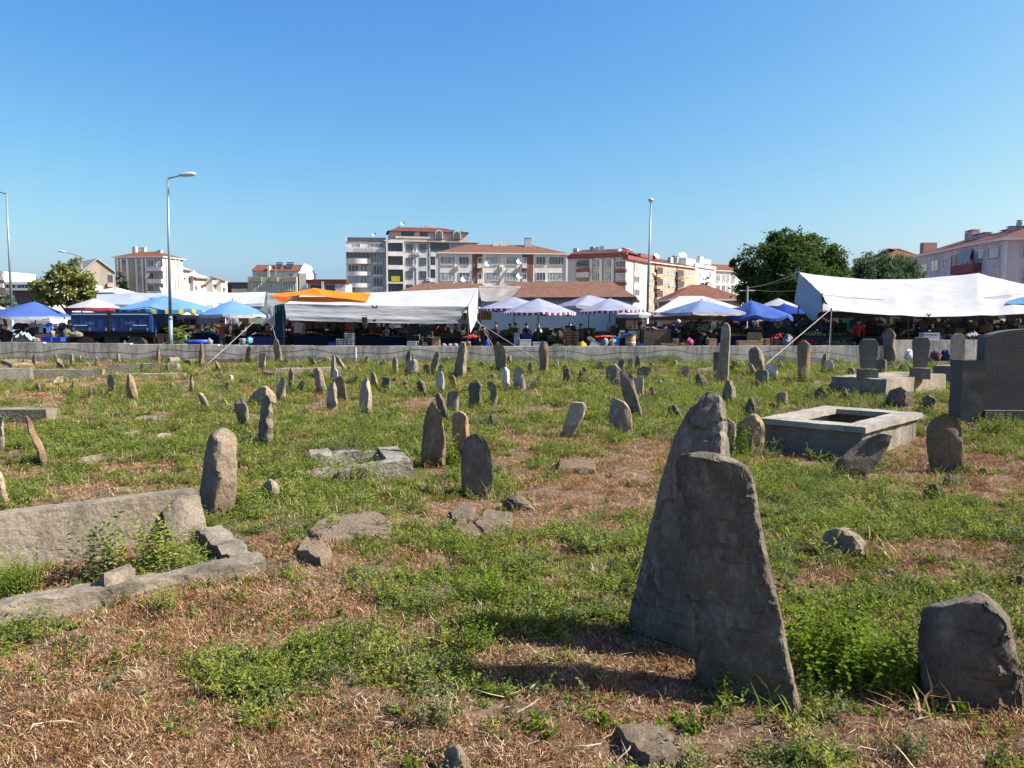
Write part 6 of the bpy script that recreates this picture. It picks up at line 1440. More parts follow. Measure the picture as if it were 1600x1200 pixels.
def post(label, px, Y, ytop, r=.03, mat=POLE):
    p = P(px, ytop, Y); mb = MB(); mb.tube((0, 0, 0), (0, 0, p.z - MZ), r, r, 8); mb.lathe([(.09, 0), (.09, .02), (.04, .03)], n=8)
    return tag(mb.build('tent_pole', mat, None, loc=(p.x, Y, MZ)), label, 'pole', 'tent poles')

# umbrellas
umbrella('large blue umbrella with a grey hem at the left edge', (54, 471), 36.5, -20, 104, 494, C_BLUE, C_DUSK, 6, .5, vh=.12, seed=1)
umbrella('white umbrella with a maroon valance above the blue trailer', (148, 466), 38.5, 104, 188, 481, C_OFFW, C_RED, 8, .2, vh=.13, scallop=False, seed=2)
umbrella('wide pale blue umbrella with teal and yellow trim behind the lamp post', (258, 462), 38.0, 186, 338, 483, C_SKY, V_TY, 8, .0, vh=.16, seed=3, sag=.12)
umbrella('blue umbrella with white scalloped hem over the arms-up vendor', (363, 469), 35.2, 314, 420, 491, C_SKY, C_WVAL, 6, .52, vh=.13, seed=4)
umbrella('yellow and black trimmed umbrella half hidden by the tent end', (745, 478), 38.5, 716, 768, 489, C_OFFW, V_YB, 8, .1, vh=.32, scallop=False, seed=5)
umbrella('white umbrella with red and blue trim, leftmost of the central group', (803, 464), 38.5, 748, 866, 482, C_LILAC, V_RWB, 8, .2, vh=.11, seed=6)
umbrella('white umbrella with red and blue trim nearest the wall, centre', (841, 466), 35.0, 786, 900, 488, C_LILAC, V_RWB, 8, .05, vh=.1, seed=7)
umbrella('white umbrella with a short white valance, furthest of the central group', (920, 461), 41.5, 868, 984, 478, C_LILAC, C_WVAL, 4, .3, square=True, vh=.15, seed=8)
umbrella('lilac-white umbrella with dark underside and red trim, right of the central group', (953, 466), 36.5, 902, 1008, 485, C_LILAC, V_RWB, 8, .3, vh=.1, tiltx=.03, seed=9)
umbrella('low small white umbrella beside the thin lamp post', (992, 481), 39.0, 962, 1020, 491, C_WHITE, C_WVAL, 8, .1, vh=.15, seed=10)
umbrella('pale blue-white umbrella in front of the white gazebo', (1096, 469), 35.5, 1038, 1156, 488, cloth('grey_blue_canvas', (.16, .22, .38), .2), C_WVAL, 4, .35, square=True, vh=.12, seed=11)
umbrella('crumpled blue umbrella right of the gazebo', (1173, 469), 35.5, 1136, 1238, 492, C_BLUE, C_BLUE, 6, .1, vh=.12, sag=.25, seed=12)
umbrella('small white umbrella peeping out behind the crumpled blue one', (1216, 466), 43, 1186, 1246, 478, C_OFFW, C_WVAL, 8, .1, vh=.1, seed=13)
umbrella('royal blue umbrella partly behind the right tarp flap', (1225, 474), 40, 1196, 1268, 490, cloth('royal_blue_canvas', (.03, .06, .3), .3), None, 8, .3, seed=14)
umbrella('far white umbrella seen under the right tarp flap', (1288, 474), 44, 1262, 1312, 488, C_OFFW, None, 8, .3, seed=15)
umbrella('white umbrella rim cut by the left edge', (-12, 474), 40, -34, 10, 483, C_OFFW, None, 8, .2, seed=16)

# tarps
PP = lambda *a: P(*a)
tarp('tarp', 'pale blue-white tarp roof stretched behind the blue trailer', [[PP(152, 460, 46), PP(205, 457, 46), PP(262, 458, 46)], [PP(148, 474, 41), PP(205, 476, 41), PP(266, 478, 41)]], C_DUSK, .03, .05, seed=2)
tarp('tarp', 'long white tarp sagging behind the blue scalloped umbrella', [[PP(249, 449, 44), PP(330, 456, 44), PP(416, 456, 44)], [PP(258, 468, 41), PP(335, 477, 41), PP(412, 478, 41)]], C_WHITE, .05, .12, seed=3)
tarp('tarp', 'grey hanging rear flap below the long white tarp', [[PP(340, 474, 41.2), PP(412, 474, 41.2)], [PP(345, 494, 41.0), PP(404, 492, 41.0)]], C_DUSK, .06, 0, seed=31)
tarp('tarp', 'bright orange tarp with a peak over the white tent', [[PP(422, 459.5, 37.4), PP(456, 456, 37.4), PP(490, 450, 37.5), PP(532, 455.5, 37.4), PP(580, 458, 37.4)], [PP(428, 463, 35.2), PP(468, 461.5, 35.2), PP(505, 463, 35.1), PP(540, 466.5, 35.0), PP(573, 471, 34.9)]], C_ORANGE, .025, .03, seed=4)
tarp('tarp_flap', 'orange corner flap drooping at the left end of the tent', [[PP(427, 463, 35.2), PP(457, 463.5, 35.1)], [PP(436, 471.5, 34.9), PP(446, 472.5, 34.9)]], cloth('orange_flap', (.6, .12, .02), .4), .01, 0, seed=5)
T1 = tarp('roof', 'large white tent roof sloping to the wall behind the orange tarp', [[PP(470, 462, 38.2), PP(560, 457.5, 38.5), PP(660, 453.5, 38.5), PP(747, 449, 38.2)], [PP(444, 474.5, 34.0), PP(540, 477, 33.8), PP(640, 478, 33.8), PP(730, 479, 33.8)]], C_WHITE, .03, .05, seed=6)
T2 = tarp('front_flap', 'wrinkled white front flap hanging from the tent roof edge', [[PP(444, 474.8, 33.98), PP(540, 477.3, 33.78), PP(640, 478.3, 33.78), PP(728, 479.3, 33.78)], [PP(448, 500, 33.7), PP(540, 503, 33.6), PP(640, 505, 33.6), PP(716, 504.5, 33.7)]], C_WHITE, .035, .0, nu=26, nv=14, seed=7, stretch=(.6, 4.5))
T3 = tarp('side_flap', 'white triangular end flap of the tent catching the sun', [[PP(747.5, 449.2, 38.2), PP(731, 478.8, 33.8)], [PP(745, 500, 36.5), PP(735, 521, 34.2)]], C_WHITE, .02, 0, seed=8)
tarp('tarp', 'white cloth panel behind the left end of the tent', [[PP(417, 457, 39.5), PP(450, 459, 39.5)], [PP(418, 481, 39.3), PP(446, 478, 39.3)]], C_WHITE, .04, 0, seed=9)
tarp('hanging_cloth', 'dark teal cloth hanging at the left tent post', [[PP(429, 477, 34.6), PP(446, 474, 34.6)], [PP(430, 530, 34.5), PP(447, 524, 34.5)]], C_DTEAL, .05, 0, seed=10, stretch=(6, 1))
tarp('hanging_cloth', 'lilac patterned cloth tied to the left tent post', [[PP(418, 482, 34.4), PP(427, 481, 34.4)], [PP(420, 504, 34.3), PP(428, 506, 34.3)]], cloth('lilac_cloth', (.4, .36, .45), .3), .03, 0, seed=11)
tarp('tarp', 'grey net canopy between the tent end and the low tiled roof', [[PP(748, 447, 46), PP(785, 446, 46), PP(815, 447, 46)], [PP(752, 470, 44), PP(770, 471, 44), PP(795, 469, 44)]], cloth('grey_net', (.3, .28, .28), .3), .03, .05, seed=12)
# white gazebo
T6 = tarp('roof', 'white gazebo roof sloping down to the left, behind the pale umbrella', [[PP(1062, 462.5, 41.5), PP(1100, 462.5, 41.5)], [PP(1020, 488, 37.8), PP(1112, 484, 37.8)]], C_WHITE, .02, 0, seed=13)
T7 = tarp('roof', 'right hand slope of the white gazebo roof', [[PP(1100, 462.8, 41.5), PP(1101, 463, 41.4)], [PP(1112.3, 484, 37.8), PP(1156, 480, 39.5)]], C_OFFW, .02, 0, seed=14)
T8 = tarp('hem', 'white hem hanging from the gazebo roof', [[PP(1020, 488.2, 37.79), PP(1112, 484.2, 37.79)], [PP(1021, 495, 37.75), PP(1111, 491, 37.75)]], C_OFFW, .03, 0, seed=15)
# right big tarp
T4 = tarp('roof', 'huge sunlit white tarp roof sagging between poles on the right', [[PP(1249, 425.5, 38.5), PP(1320, 434, 38.6), PP(1387, 437, 38.6), PP(1460, 433.5, 38.6), PP(1529, 426.5, 38.5), PP(1570, 437, 38.5), PP(1650, 452, 38.4)],
      [PP(1285, 461, 35.2), PP(1340, 466, 35.0), PP(1400, 468, 34.8), PP(1460, 469, 34.6), PP(1530, 463, 34.6), PP(1580, 461, 34.6), PP(1650, 466, 34.6)],
      [PP(1297, 482.5, 33.0), PP(1350, 489, 32.9), PP(1405, 493, 32.8), PP(1455, 495, 32.7), PP(1530, 493, 32.7), PP(1585, 490.5, 32.7), PP(1650, 486, 32.7)]], C_WHITE, .05, .06, seed=16, stretch=(.8, 4))
T5 = tarp('side_flap', 'grey shaded left flap of the huge right tarp', [[PP(1248.5, 426, 38.5), PP(1285, 461, 35.2)], [PP(1241, 472, 37.5), PP(1284, 482, 35.1)], [PP(1266, 499, 36), PP(1271, 502.5, 35.4)]], C_WHITE, .02, 0, seed=17)
tarp('tarp', 'blue underside fold at the far right of the huge tarp', [[PP(1575, 470, 33.9), PP(1640, 452, 34.2)], [PP(1572, 474.5, 33.6), PP(1640, 476, 33.6)]], cloth('blue_fold', (.12, .25, .42), .3), .02, 0, seed=18)
def tentify(name, label, cat, parts):
    p = parts[0].location; t = empty(name, (p.x, p.y, MZ), 0, label, cat)
    for o in parts:
        o.parent = t; o.location = o.location - t.location; del o['category']; del o['label']
    return t
def mark(strokes, Y, parent, nm='printed_mark'):
    """black printed strokes on a tarp: list of (px, py, px, py, width px)"""
    mb = MB(); o = None
    for (x0, y0, x1, y1, w) in strokes:
        a = P(x0, y0, Y); b = P(x1, y1, Y); d = (b - a).normalized(); s = d.cross(Vector((0, 1, 0))).normalized() * (w * mpp(Y) / 2); o = o or a.copy()
        mb.obox(a - o - s, b - a, s * 2, Vector((0, .004, 0)))
    return mb.build(nm, PRINT, None, loc=o)
PRINT = plain('black_print', (.015, .016, .02), .8)
MK = [mark([(581.5, 476.5, 582, 480.5, 1.6), (582, 480.5, 588.5, 480.8, 1.8), (588.5, 480.8, 589, 476.5, 1.6)], 33.62, None),
      mark([(585, 503, 581.5, 499.5, 1.1), (585, 503, 583.5, 498, 1.1), (585, 503, 586, 497.5, 1.1), (585, 503, 588, 499, 1.1)], 33.5, None),
      mark([(450, 502, 446.5, 498.5, 1.1), (450, 502, 448.5, 497.5, 1.1), (450, 502, 451, 497, 1.1)], 33.55, None),
      mark([(569.5, 495.5, 569.5, 505, 8.5)], 33.5, None), mark([(717, 503.5, 713, 500, 1.1), (717, 503.5, 715, 498, 1.1), (717, 503.5, 718.5, 498.5, 1.1)], 33.6, None)]
MK2 = [mark([(1451, 494, 1446, 491.5, 1.2), (1451, 494, 1449, 489, 1.2), (1451, 494, 1453.5, 489, 1.2), (1451, 494, 1456, 491.5, 1.2), (1451, 494, 1451, 498, 1.2)], 32.6, None)]
for o_ in MK + MK2: tag(o_, 'mark', 'mark')
tentify('market_tent', 'large white market tent with a wrinkled front flap, centre left', 'tent', [T1, T2, T3] + MK)
tentify('market_tent', 'huge sunlit white tarp tent sagging between poles, right', 'tent', [T4, T5] + MK2)
tentify('gazebo', 'white gazebo behind the pale blue-white umbrella', 'gazebo', [T6, T7, T8])
for (px, Y, yt, lb) in ((442, 34.05, 474, 'front left pole of the white tent'), (731, 33.75, 478, 'front right pole of the white tent'), (747, 38.2, 449, 'rear right pole of the white tent'), (490, 39, 449, 'pole under the orange peak'), (1285, 35.2, 458, 'middle pole at the grey flap of the right tarp'),
                        (1249, 38.5, 424, 'rear left pole of the right tarp'), (1529, 38.55, 424, 'peak pole of the right tarp'), (1299, 33.0, 481, 'front left pole of the right tarp'), (1024, 37.8, 488, 'front left leg of the white gazebo'), (1112, 37.8, 485, 'front right leg of the white gazebo'), (1420, 33.5, 492, 'pole under the middle of the right tarp'), (1592, 33.4, 490, 'pole under the far end of the right tarp')):
    post(lb, px, Y, yt)
g = lambda px, py: G(px, py)
rope('tent rope from the blue umbrella down to the slim notched headstone', P(400, 500, 34.8), g(322, 571), .011, mat=ROPEM)
rope('tent rope from the tent post to the ochre leaning post', P(424, 505, 34.3), P(433, 535, 31.9), .01, mat=ROPEM)
rope('rope from the tent end to the wall, left of a pair', P(746, 500, 36), P(770, 540, 31.9), .012)
rope('rope from the tent end over the wall, right of a pair', P(740, 500, 34), P(840, 562, 30.9), .012)
rope('thick rope from the right tarp corner down to the grass', P(1297, 484, 33), g(1193, 572), .015, mat=ROPEM)
rope('thin vertical cord under the corner of the right tarp', P(1299, 486, 32.9), g(1294, 570), .006, mat=ROPEM)
rope('rope running left from the top corner of the right tarp', P(1249, 425, 38.5), P(1168, 450, 40), .012, sag=.1)
rope('sagging seam rope lying over the right tarp', P(1285, 460.5, 35.15), P(1600, 459, 34.4), .014, sag=.28, mat=POLEG)
rope('overhead wire between the net canopy and the hall roof', P(748, 449, 40), P(905, 446, 58), .012, sag=.1, mat=POLE)

# ------------------------------------------------------------------ lamp posts
LAMPM = plain('lamp_pole_paint', (.19, .24, .28), .4, .06, 3, metal=.3); LAMPH = plain('lamp_head_white', (.42, .42, .42), .4)
def lamp(label, px, Y, ytop, arm, headpx, headpy, lean=0.0, r=.075, front=False):
    b = P(px, 520, Y); top = P(px + lean, ytop, Y); t = empty('street_lamp', (b.x, Y, 0), 0, label, 'street lamp', 'street lamps by the market'); o = Vector((b.x, Y, 0))
    mb = MB(); z1 = top.z * .22; tp = top - o; m = tp * .22
    mb.tube((0, 0, 0), m, r * 1.35, r * 1.3, 12); mb.tube(m, m + (tp - m).normalized() * .12, r * 1.55, r * 1.0, 12); mb.tube(m, tp, r, r * .6, 12); mb.build('pole', LAMPM, t, True)
    h = P(headpx, headpy, Y - (1.2 if front else 0)) - o
    a = MB(); a.tube(tp - Vector((0, 0, .02)), h, r * .55, r * .42, 10); a.build('arm', LAMPM, t)
    d = (h - tp); d.z *= .5; d.normalize(); s = Vector((0, 0, 1)).cross(d).normalized(); up = d.cross(s); N = 12; v = []; f = []
    for j, (q, w, th) in enumerate([(-.12, .06, .05), (0, .11, .08), (.2, .15, .1), (.42, .16, .1), (.56, .11, .07), (.6, .03, .03)]):
        for k in range(N): an = 6.2832 * k / N; v.append(h + d * q + s * w * math.cos(an) + up * (th * math.sin(an)))
    for j in range(5): f += [(j * N + k, j * N + (k + 1) % N, (j + 1) * N + (k + 1) % N, (j + 1) * N + k) for k in range(N)]
    f += [tuple(range(N - 1, -1, -1)), tuple(range(5 * N, 6 * N))]
    mk('lamp_head', v, f, LAMPH, t, True); return t
lamp('tall street lamp with a right-pointing arm behind the wall, left', 266, 35.8, 278, 1, 285, 273.5, -4)
lamp('street lamp leaning slightly at the left edge, arm out of frame', 20, 44, 302, -1, -12, 297, -10)
lamp('distant street lamp with a left-pointing arm above the olive tree', 127.5, 76, 401, -1, 101, 393.5, 0)
lamp('slender street lamp seen end-on in front of the peach block', 1010, 47, 318, 1, 1017, 314, 7, front=True)
pb = MB(); pp = P(1168, 447, 52); pb.tube((0, 0, 0), (0, 0, pp.z), .08, .06, 8); pb.tube((-.5, 0, pp.z - .3), (.5, 0, pp.z - .3), .04, .04, 6); tag(pb.build('utility_pole', POLEG, None, loc=(pp.x, 52, 0)), 'grey utility pole with a crossbar before the dark tree', 'pole')
rope('upper wire running right from the utility pole', P(1169, 450, 52), P(1249, 432, 52), .015, sag=.1, mat=POLE); rope('lower wire running right from the utility pole', P(1169, 452, 52), P(1249, 454, 52), .015, sag=.1, mat=POLE)

# ------------------------------------------------------------------ blue truck bed
def truck():
    Y = 35.6; x0 = P(110, 500, Y).x; x1 = P(236, 500, Y).x; L = x1 - x0; t = empty('cargo_trailer', (x0, Y, MZ), 0, 'blue cargo trailer with drop sides parked behind the wall, left', 'trailer')
    Z = lambda py: P(170, py, Y).z - MZ
    BL = plain('blue_truck_paint', (.01, .035, .13), .4, .25, 2); CH = plain('truck_chassis', (.025, .025, .028), .7); WHITE = plain('truck_stripe', (.55, .58, .62), .5); TY = plain('tyre_rubber', (.025, .025, .025), .85); RIM = plain('wheel_rim', (.12, .12, .13), .5)
    D = 2.2; z0, z1 = Z(516), Z(487.5)
    mb = MB(); mb.box((0, .05, z0 - .09), (L, D, z0)); mb.box((0, .05, z0 + .001), (.05, D, z1)); mb.box((L - .05, .05, z0 + .001), (L, D, z1)); mb.box((.051, D - .05, z0 + .001), (L - .051, D, z1)); mb.build('load_bed', BL, t)
    m = L * .49
    for a, b in ((.03, m - .05), (m + .05, L - .03)):
        pn = MB(); pn.box((a, -.02, z0 + .02), (b, .045, z1 - .01))
        for zz in (z0 + .05, z1 - .06): pn.box((a + .02, -.045, zz - .03), (b - .02, -.021, zz + .03))
        for k in range(5): xx = a + .03 + (b - a - .1) * k / 4; pn.box((xx, -.04, z0 + .085), (xx + .04, -.021, z1 - .095))
        sd = pn.build('side_panel', BL, t)
        st = MB(); st.box((a + .05, -.05, z1 - .12), (b - .05, -.046, z1 - .085)); w = (b - a); s0 = a + .12 if a < m - .1 else b - .75; st.box((s0, -.047, z0 + .2), (s0 + .6, -.0415, z0 + .235)); st.build('stripe', WHITE, sd)
        la = MB()
        for xx in (a + .12, b - .12, (a + b) / 2): la.box((xx - .025, -.075, z0 - .02), (xx + .025, -.046, z0 + .11))
        la.build('latch', plain('latch_steel', (.3, .3, .3), .4, metal=.6), sd)
        mk_ = MB()
        for r_ in range(2):
            for k in range(9): xx = (a + b) / 2 - .2 + k * .045; mk_.box((xx, -.0445, z0 + .33 - r_ * .07), (xx + .03, -.042, z0 + .36 - r_ * .07))
        mk_.build('faded_lettering', plain('faded_letters', (.12, .2, .35)), sd)
    po = MB(); po.box((m - .045, -.05, z0 - .1), (m + .045, .0445, z1 + .03)); po.build('stanchion', CH, t)
    ch = MB(); ch.box((.1, .35, z0 - .3), (L, .5, z0 - .091)); ch.box((.1, D - .5, z0 - .3), (L, D - .35, z0 - .091)); ch.box((1.3, .3, z0 - .62), (2.0, .7, z0 - .301)); ch.build('chassis', CH, t)
    for cx in (P(132, 530, Y).x - x0, P(212, 530, Y).x - x0):
        for yy in (.0, D - .3):
            w = MB(); r = .45; w2 = []
            prof = [(.2, 0), (r * .93, .0), (r, .05), (r, .25), (r * .93, .3), (.2, .3)]; N = 22; v = []; f = []
            for rr, y in prof: v += [(rr * math.cos(6.2832 * k / N), y, rr * math.sin(6.2832 * k / N)) for k in range(N)]
            for j in range(5): f += [(j * N + k, (j + 1) * N + k, (j + 1) * N + (k + 1) % N, j * N + (k + 1) % N) for k in range(N)]
            wh = mk('wheel', v, f, TY, t, loc=(cx, yy, r))
            rv = [(.2 * math.cos(6.2832 * k / N), .03, .2 * math.sin(6.2832 * k / N)) for k in range(N)] + [(.08 * math.cos(6.2832 * k / N), .09, .08 * math.sin(6.2832 * k / N)) for k in range(N)]
            mk('rim', rv, [(k, (k + 1) % N, N + (k + 1) % N, N + k) for k in range(N)] + [tuple(range(N, 2 * N))], RIM, wh)
    mud = MB(); mud.box((P(205, 530, Y).x - x0 - .1, -.02, Z(519)), (P(220, 530, Y).x - x0 + .2, .4, Z(517.5))); mud.box((P(124, 530, Y).x - x0, -.02, Z(519)), (P(140, 530, Y).x - x0 + .1, .4, Z(517.5))); mud.build('mudguard', CH, t)
truck()
# ------------------------------------------------------------------ people: one skinned body per pose, clothes as material zones
SKINM = plain('skin', (.36, .2, .13), .6, .05)
HAIRD = plain('dark_hair', (.015, .012, .01), .7)
def skin_body(name, J, E, rad, zones):
    """J joints, E edges, rad radii; zones(face centre, nearest edge) -> material slot 0 top, 1 legs, 2 skin, 3 shoes"""
    me = bpy.data.meshes.new(name + '_skeleton'); names = list(J); ix = {k: i for i, k in enumerate(names)}
    me.from_pydata([J[k] for k in names], [(ix[a], ix[b]) for a, b in E], []); o = bpy.data.objects.new(name + '_skeleton', me); COL.objects.link(o)
    md = o.modifiers.new('skin', 'SKIN'); md.use_smooth_shade = True
    for k in names:
        s = me.skin_vertices[0].data[ix[k]]; r = rad[k]; s.radius = r if isinstance(r, tuple) else (r, r); s.use_root = (k == 'pelvis')
    o.modifiers.new('sub', 'SUBSURF').levels = 1
    dg = bpy.context.evaluated_depsgraph_get(); dg.update(); bm = bpy.data.meshes.new_from_object(o.evaluated_get(dg)); bpy.data.objects.remove(o); bpy.data.meshes.remove(me)
    bm.name = name; bm.materials.clear()
    for k in range(4): bm.materials.append(SKINM)
    segs = [(a, b, Vector(J[a]), Vector(J[b])) for a, b in E]
    for p in bm.polygons:
        c = p.center; best = min(segs, key=lambda s: (c - s[2].lerp(s[3], max(0, min(1, (c - s[2]).dot(s[3] - s[2]) / max(1e-6, (s[3] - s[2]).length_squared))))).length)
        p.material_index = zones(c, best[0], best[1]); p.use_smooth = True
    return bm
def pose(kind):
    J = dict(pelvis=(0, 0, .93), belly=(0, -.01, 1.08), chest=(0, 0, 1.3), neck=(0, 0, 1.47), jaw=(0, -.025, 1.56), head=(0, -.01, 1.65), crown=(0, .0, 1.72), nose=(0, -.1, 1.61),
             hl=(-.09, 0, .88), kl=(-.1, -.02, .5), al=(-.1, .02, .1), tl=(-.1, -.14, .04), hr=(.09, 0, .88), kr=(.1, -.02, .5), ar=(.1, .02, .1), tr=(.1, -.14, .04),
             sl=(-.18, 0, 1.4), el=(-.24, .03, 1.13), wl=(-.25, -.04, .88), fl=(-.25, -.06, .78), sr=(.18, 0, 1.4), er=(.24, .03, 1.13), wr=(.25, -.04, .88), fr=(.25, -.06, .78))
    if kind == 'reach': J.update(el=(-.24, -.08, 1.15), wl=(-.2, -.32, 1.1), fl=(-.18, -.42, 1.08), er=(.24, -.08, 1.15), wr=(.2, -.32, 1.1), fr=(.18, -.42, 1.08))
    if kind == 'arms_up': J.update(el=(-.36, -.04, 1.5), wl=(-.48, -.06, 1.74), fl=(-.5, -.06, 1.84), er=(.36, -.04, 1.5), wr=(.46, -.06, 1.74), fr=(.48, -.06, 1.84))
    if kind == 'bend':
        J.update(belly=(0, -.08, 1.05), chest=(0, -.26, 1.2), neck=(0, -.42, 1.28), jaw=(0, -.5, 1.31), head=(0, -.55, 1.38), crown=(0, -.58, 1.44), nose=(0, -.63, 1.31), sl=(-.18, -.36, 1.24), sr=(.18, -.36, 1.24), el=(-.22, -.42, .98), er=(.22, -.42, .98), wl=(-.2, -.55, .82), wr=(.2, -.55, .82), fl=(-.2, -.62, .76), fr=(.2, -.62, .76))
    if kind == 'sit':
        dz = -.45
        for k in ('pelvis', 'belly', 'chest', 'neck', 'jaw', 'head', 'crown', 'nose', 'sl', 'el', 'wl', 'fl', 'sr', 'er', 'wr', 'fr', 'hl', 'hr'): J[k] = (J[k][0], J[k][1], J[k][2] + dz)
        J.update(kl=(-.12, -.42, .46), al=(-.12, -.4, .1), tl=(-.12, -.55, .04), kr=(.12, -.42, .46), ar=(.12, -.4, .1), tr=(.12, -.55, .04), wl=(-.15, -.3, .55), fl=(-.13, -.38, .53), wr=(.15, -.3, .55), fr=(.13, -.38, .53), el=(-.24, -.05, .7), er=(.24, -.05, .7))
    return J
PE = [('pelvis', 'belly'), ('belly', 'chest'), ('chest', 'neck'), ('neck', 'jaw'), ('jaw', 'head'), ('head', 'crown'), ('jaw', 'nose'), ('pelvis', 'hl'), ('hl', 'kl'), ('kl', 'al'), ('al', 'tl'), ('pelvis', 'hr'), ('hr', 'kr'), ('kr', 'ar'), ('ar', 'tr'),
      ('chest', 'sl'), ('sl', 'el'), ('el', 'wl'), ('wl', 'fl'), ('chest', 'sr'), ('sr', 'er'), ('er', 'wr'), ('wr', 'fr')]
PR = dict(pelvis=(.15, .11), belly=(.14, .1), chest=(.15, .11), neck=.055, jaw=.075, head=.092, crown=.06, nose=.018, hl=.085, kl=.06, al=.04, tl=.035, hr=.085, kr=.06, ar=.04, tr=.035, sl=.062, el=.044, wl=.03, fl=.028, sr=.062, er=.044, wr=.03, fr=.028)
def zones(c, a, b):
    s = {a, b}
    if s & {'jaw', 'head', 'crown', 'nose'} or s & {'fl', 'fr'}: return 2
    if s & {'tl', 'tr'}: return 3
    if s & {'kl', 'kr', 'al', 'ar', 'hl', 'hr'}: return 1
    return 0
BODIES = {}
def body(kind):
    if kind not in BODIES:
        J = pose(kind); me = skin_body('person_body_' + kind, J, PE, PR, zones); v = []; N, M = 12, 6; h = Vector(J['head']); up = (Vector(J['crown']) - Vector(J['jaw'])).normalized(); bk = Vector((0, 1, 0)) - up * up.y; bk.normalize(); sd = up.cross(bk)
        for i in range(M + 1):
            th = i / M * 1.75
            for k in range(N): ph = 6.2832 * k / N; d = up * math.cos(th) + (bk * math.cos(ph) + sd * math.sin(ph)) * math.sin(th); lim = 1.0 if math.cos(ph) > -.45 or th < .95 else .93; v.append(h + up * .012 + bk * .015 + d * .112 * lim)
        f = [(i * N + k, i * N + (k + 1) % N, (i + 1) * N + (k + 1) % N, (i + 1) * N + k) for i in range(M) for k in range(N) if not (i >= 3 and .35 < k / N < .65)]
        BODIES[kind] = (me, mesh('hair', v, f, HAIRD, True), J)
    return BODIES[kind]
_cm = {}
def cm(c):
    if c not in _cm: _cm[c] = plain('garment_%d' % len(_cm), c, .85, .15, 6)
    return _cm[c]
SHOE = plain('dark_shoe', (.02, .02, .02), .6)
def person(label, px, yhead, Y, kind='stand', top=(.02, .02, .025), legs=(.03, .03, .04), hair=(.015, .012, .01), yaw=0.0, scarf=None, zoff=0.0):
    me, hm, J = body(kind); ztop = P(px, yhead, Y).z - MZ; x = P(px, yhead, Y).x; top0 = J['crown'][2] + .1; s = max(.8, min(1.12, ztop / top0))
    o = bpy.data.objects.new('person', me); COL.objects.link(o); o.location = (x, Y, MZ); o.rotation_euler = (0, 0, yaw); o.scale = (s, s, s)
    for k, m in enumerate((cm(top), cm(legs), SKINM, SHOE)): o.material_slots[k].link = 'OBJECT'; o.material_slots[k].material = m
    h = link('hair' if scarf is None else 'headscarf', hm, o)
    h.material_slots[0].link = 'OBJECT'; h.material_slots[0].material = cm(scarf or hair)
    tag(o, label, 'person'); return o
person('person in black standing under the large blue umbrella, left edge', 8, 506, 35.2, 'stand', (.012, .012, .014), (.012, .012, .014), yaw=.5)
person('person in dark clothes bending over stock under the blue umbrella', 30, 506, 35.6, 'bend', (.015, .017, .02), (.02, .02, .025), yaw=1.2)
person('vendor in a red-sleeved grey shirt with both arms raised', 346, 499, 35.0, 'arms_up', (.26, .05, .045), (.04, .07, .14), yaw=.1)
person('dark silhouette beside the lamp post under the pale blue umbrella', 281, 497, 38.6, 'reach', (.02, .016, .014), (.02, .02, .02), yaw=-.9)
person('dark figure leaning beside the trailer end', 250, 501, 39, 'bend', (.09, .04, .03), (.03, .03, .03), yaw=.8)
person('seated vendor at the right edge of the scalloped blue umbrella', 417, 503, 36.2, 'sit', (.05, .04, .05), (.03, .03, .04), yaw=.5)
person('vendor with a white headscarf behind the navy table in the tent', 569, 504, 36.2, 'stand', (.03, .03, .045), (.03, .03, .04), scarf=(.6, .58, .55), yaw=.3)
person('shopper in a pale blue blouse under the tent', 604, 507, 36.6, 'reach', (.4, .5, .6), (.05, .06, .1), yaw=-.6)
person('person in a mustard top by the black crates', 629, 506, 36.4, 'stand', (.2, .12, .03), (.04, .03, .03), yaw=.2)
person('person in teal behind the grey crates in the tent', 534, 510, 36.8, 'stand', (.01, .06, .07), (.03, .03, .04), yaw=1)
person('vendor in maroon among hanging garments, tent left', 500, 505, 37.0, 'reach', (.12, .03, .04), (.03, .03, .03), yaw=-.4)
person('shopper in beige right of the black crates', 683, 505, 37.2, 'stand', (.22, .18, .14), (.06, .05, .05), yaw=2.6)
person('shopper in a white blouse under the right end of the tent', 695, 507, 37.6, 'stand', (.55, .56, .56), (.05, .05, .06), yaw=2.0)
person('shopper in dark grey with a light bag behind the green heap', 711, 507, 38, 'stand', (.06, .06, .07), (.04, .04, .05), yaw=-1.0)
person('shopper in navy next to the yellow trimmed umbrella', 725, 509, 38.4, 'stand', (.02, .025, .05), (.03, .03, .04), yaw=.8)
person('person in dark grey bending at the tent end', 753, 507, 34.4, 'bend', (.05, .05, .055), (.04, .04, .045), yaw=.2)
person('tall person in navy facing left, right of the tent end', 775, 500, 36.8, 'reach', (.02, .025, .045), (.02, .02, .03), yaw=-1.4)
person('shopper in a coral shirt under the central umbrellas', 805, 503, 37.4, 'reach', (.5, .09, .07), (.05, .05, .07), yaw=-1.2)
person('small shopper behind the coral shirt', 797, 504, 38.4, 'stand', (.03, .03, .035), (.03, .03, .03), yaw=.3)
person('man in black with his back to the wall, between umbrella poles', 823, 502, 37.0, 'reach', (.008, .008, .009), (.015, .015, .02), yaw=2.9)
person('man in a white shirt by an umbrella pole, centre', 841, 506, 37.4, 'stand', (.6, .6, .6), (.04, .05, .08), hair=(.3, .1, .08), yaw=.4)
person('seated child-sized figure by the pale wall, centre', 853, 517, 38, 'sit', (.03, .03, .05), (.03, .03, .04), yaw=.4)
person('left of three dark figures behind the slatted crate stack', 891, 503, 37.8, 'stand', (.03, .028, .03), (.03, .03, .03), yaw=.2)
person('middle of three dark figures behind the slatted crate stack', 907, 504, 37.4, 'stand', (.035, .03, .035), (.03, .03, .03), yaw=-.3)
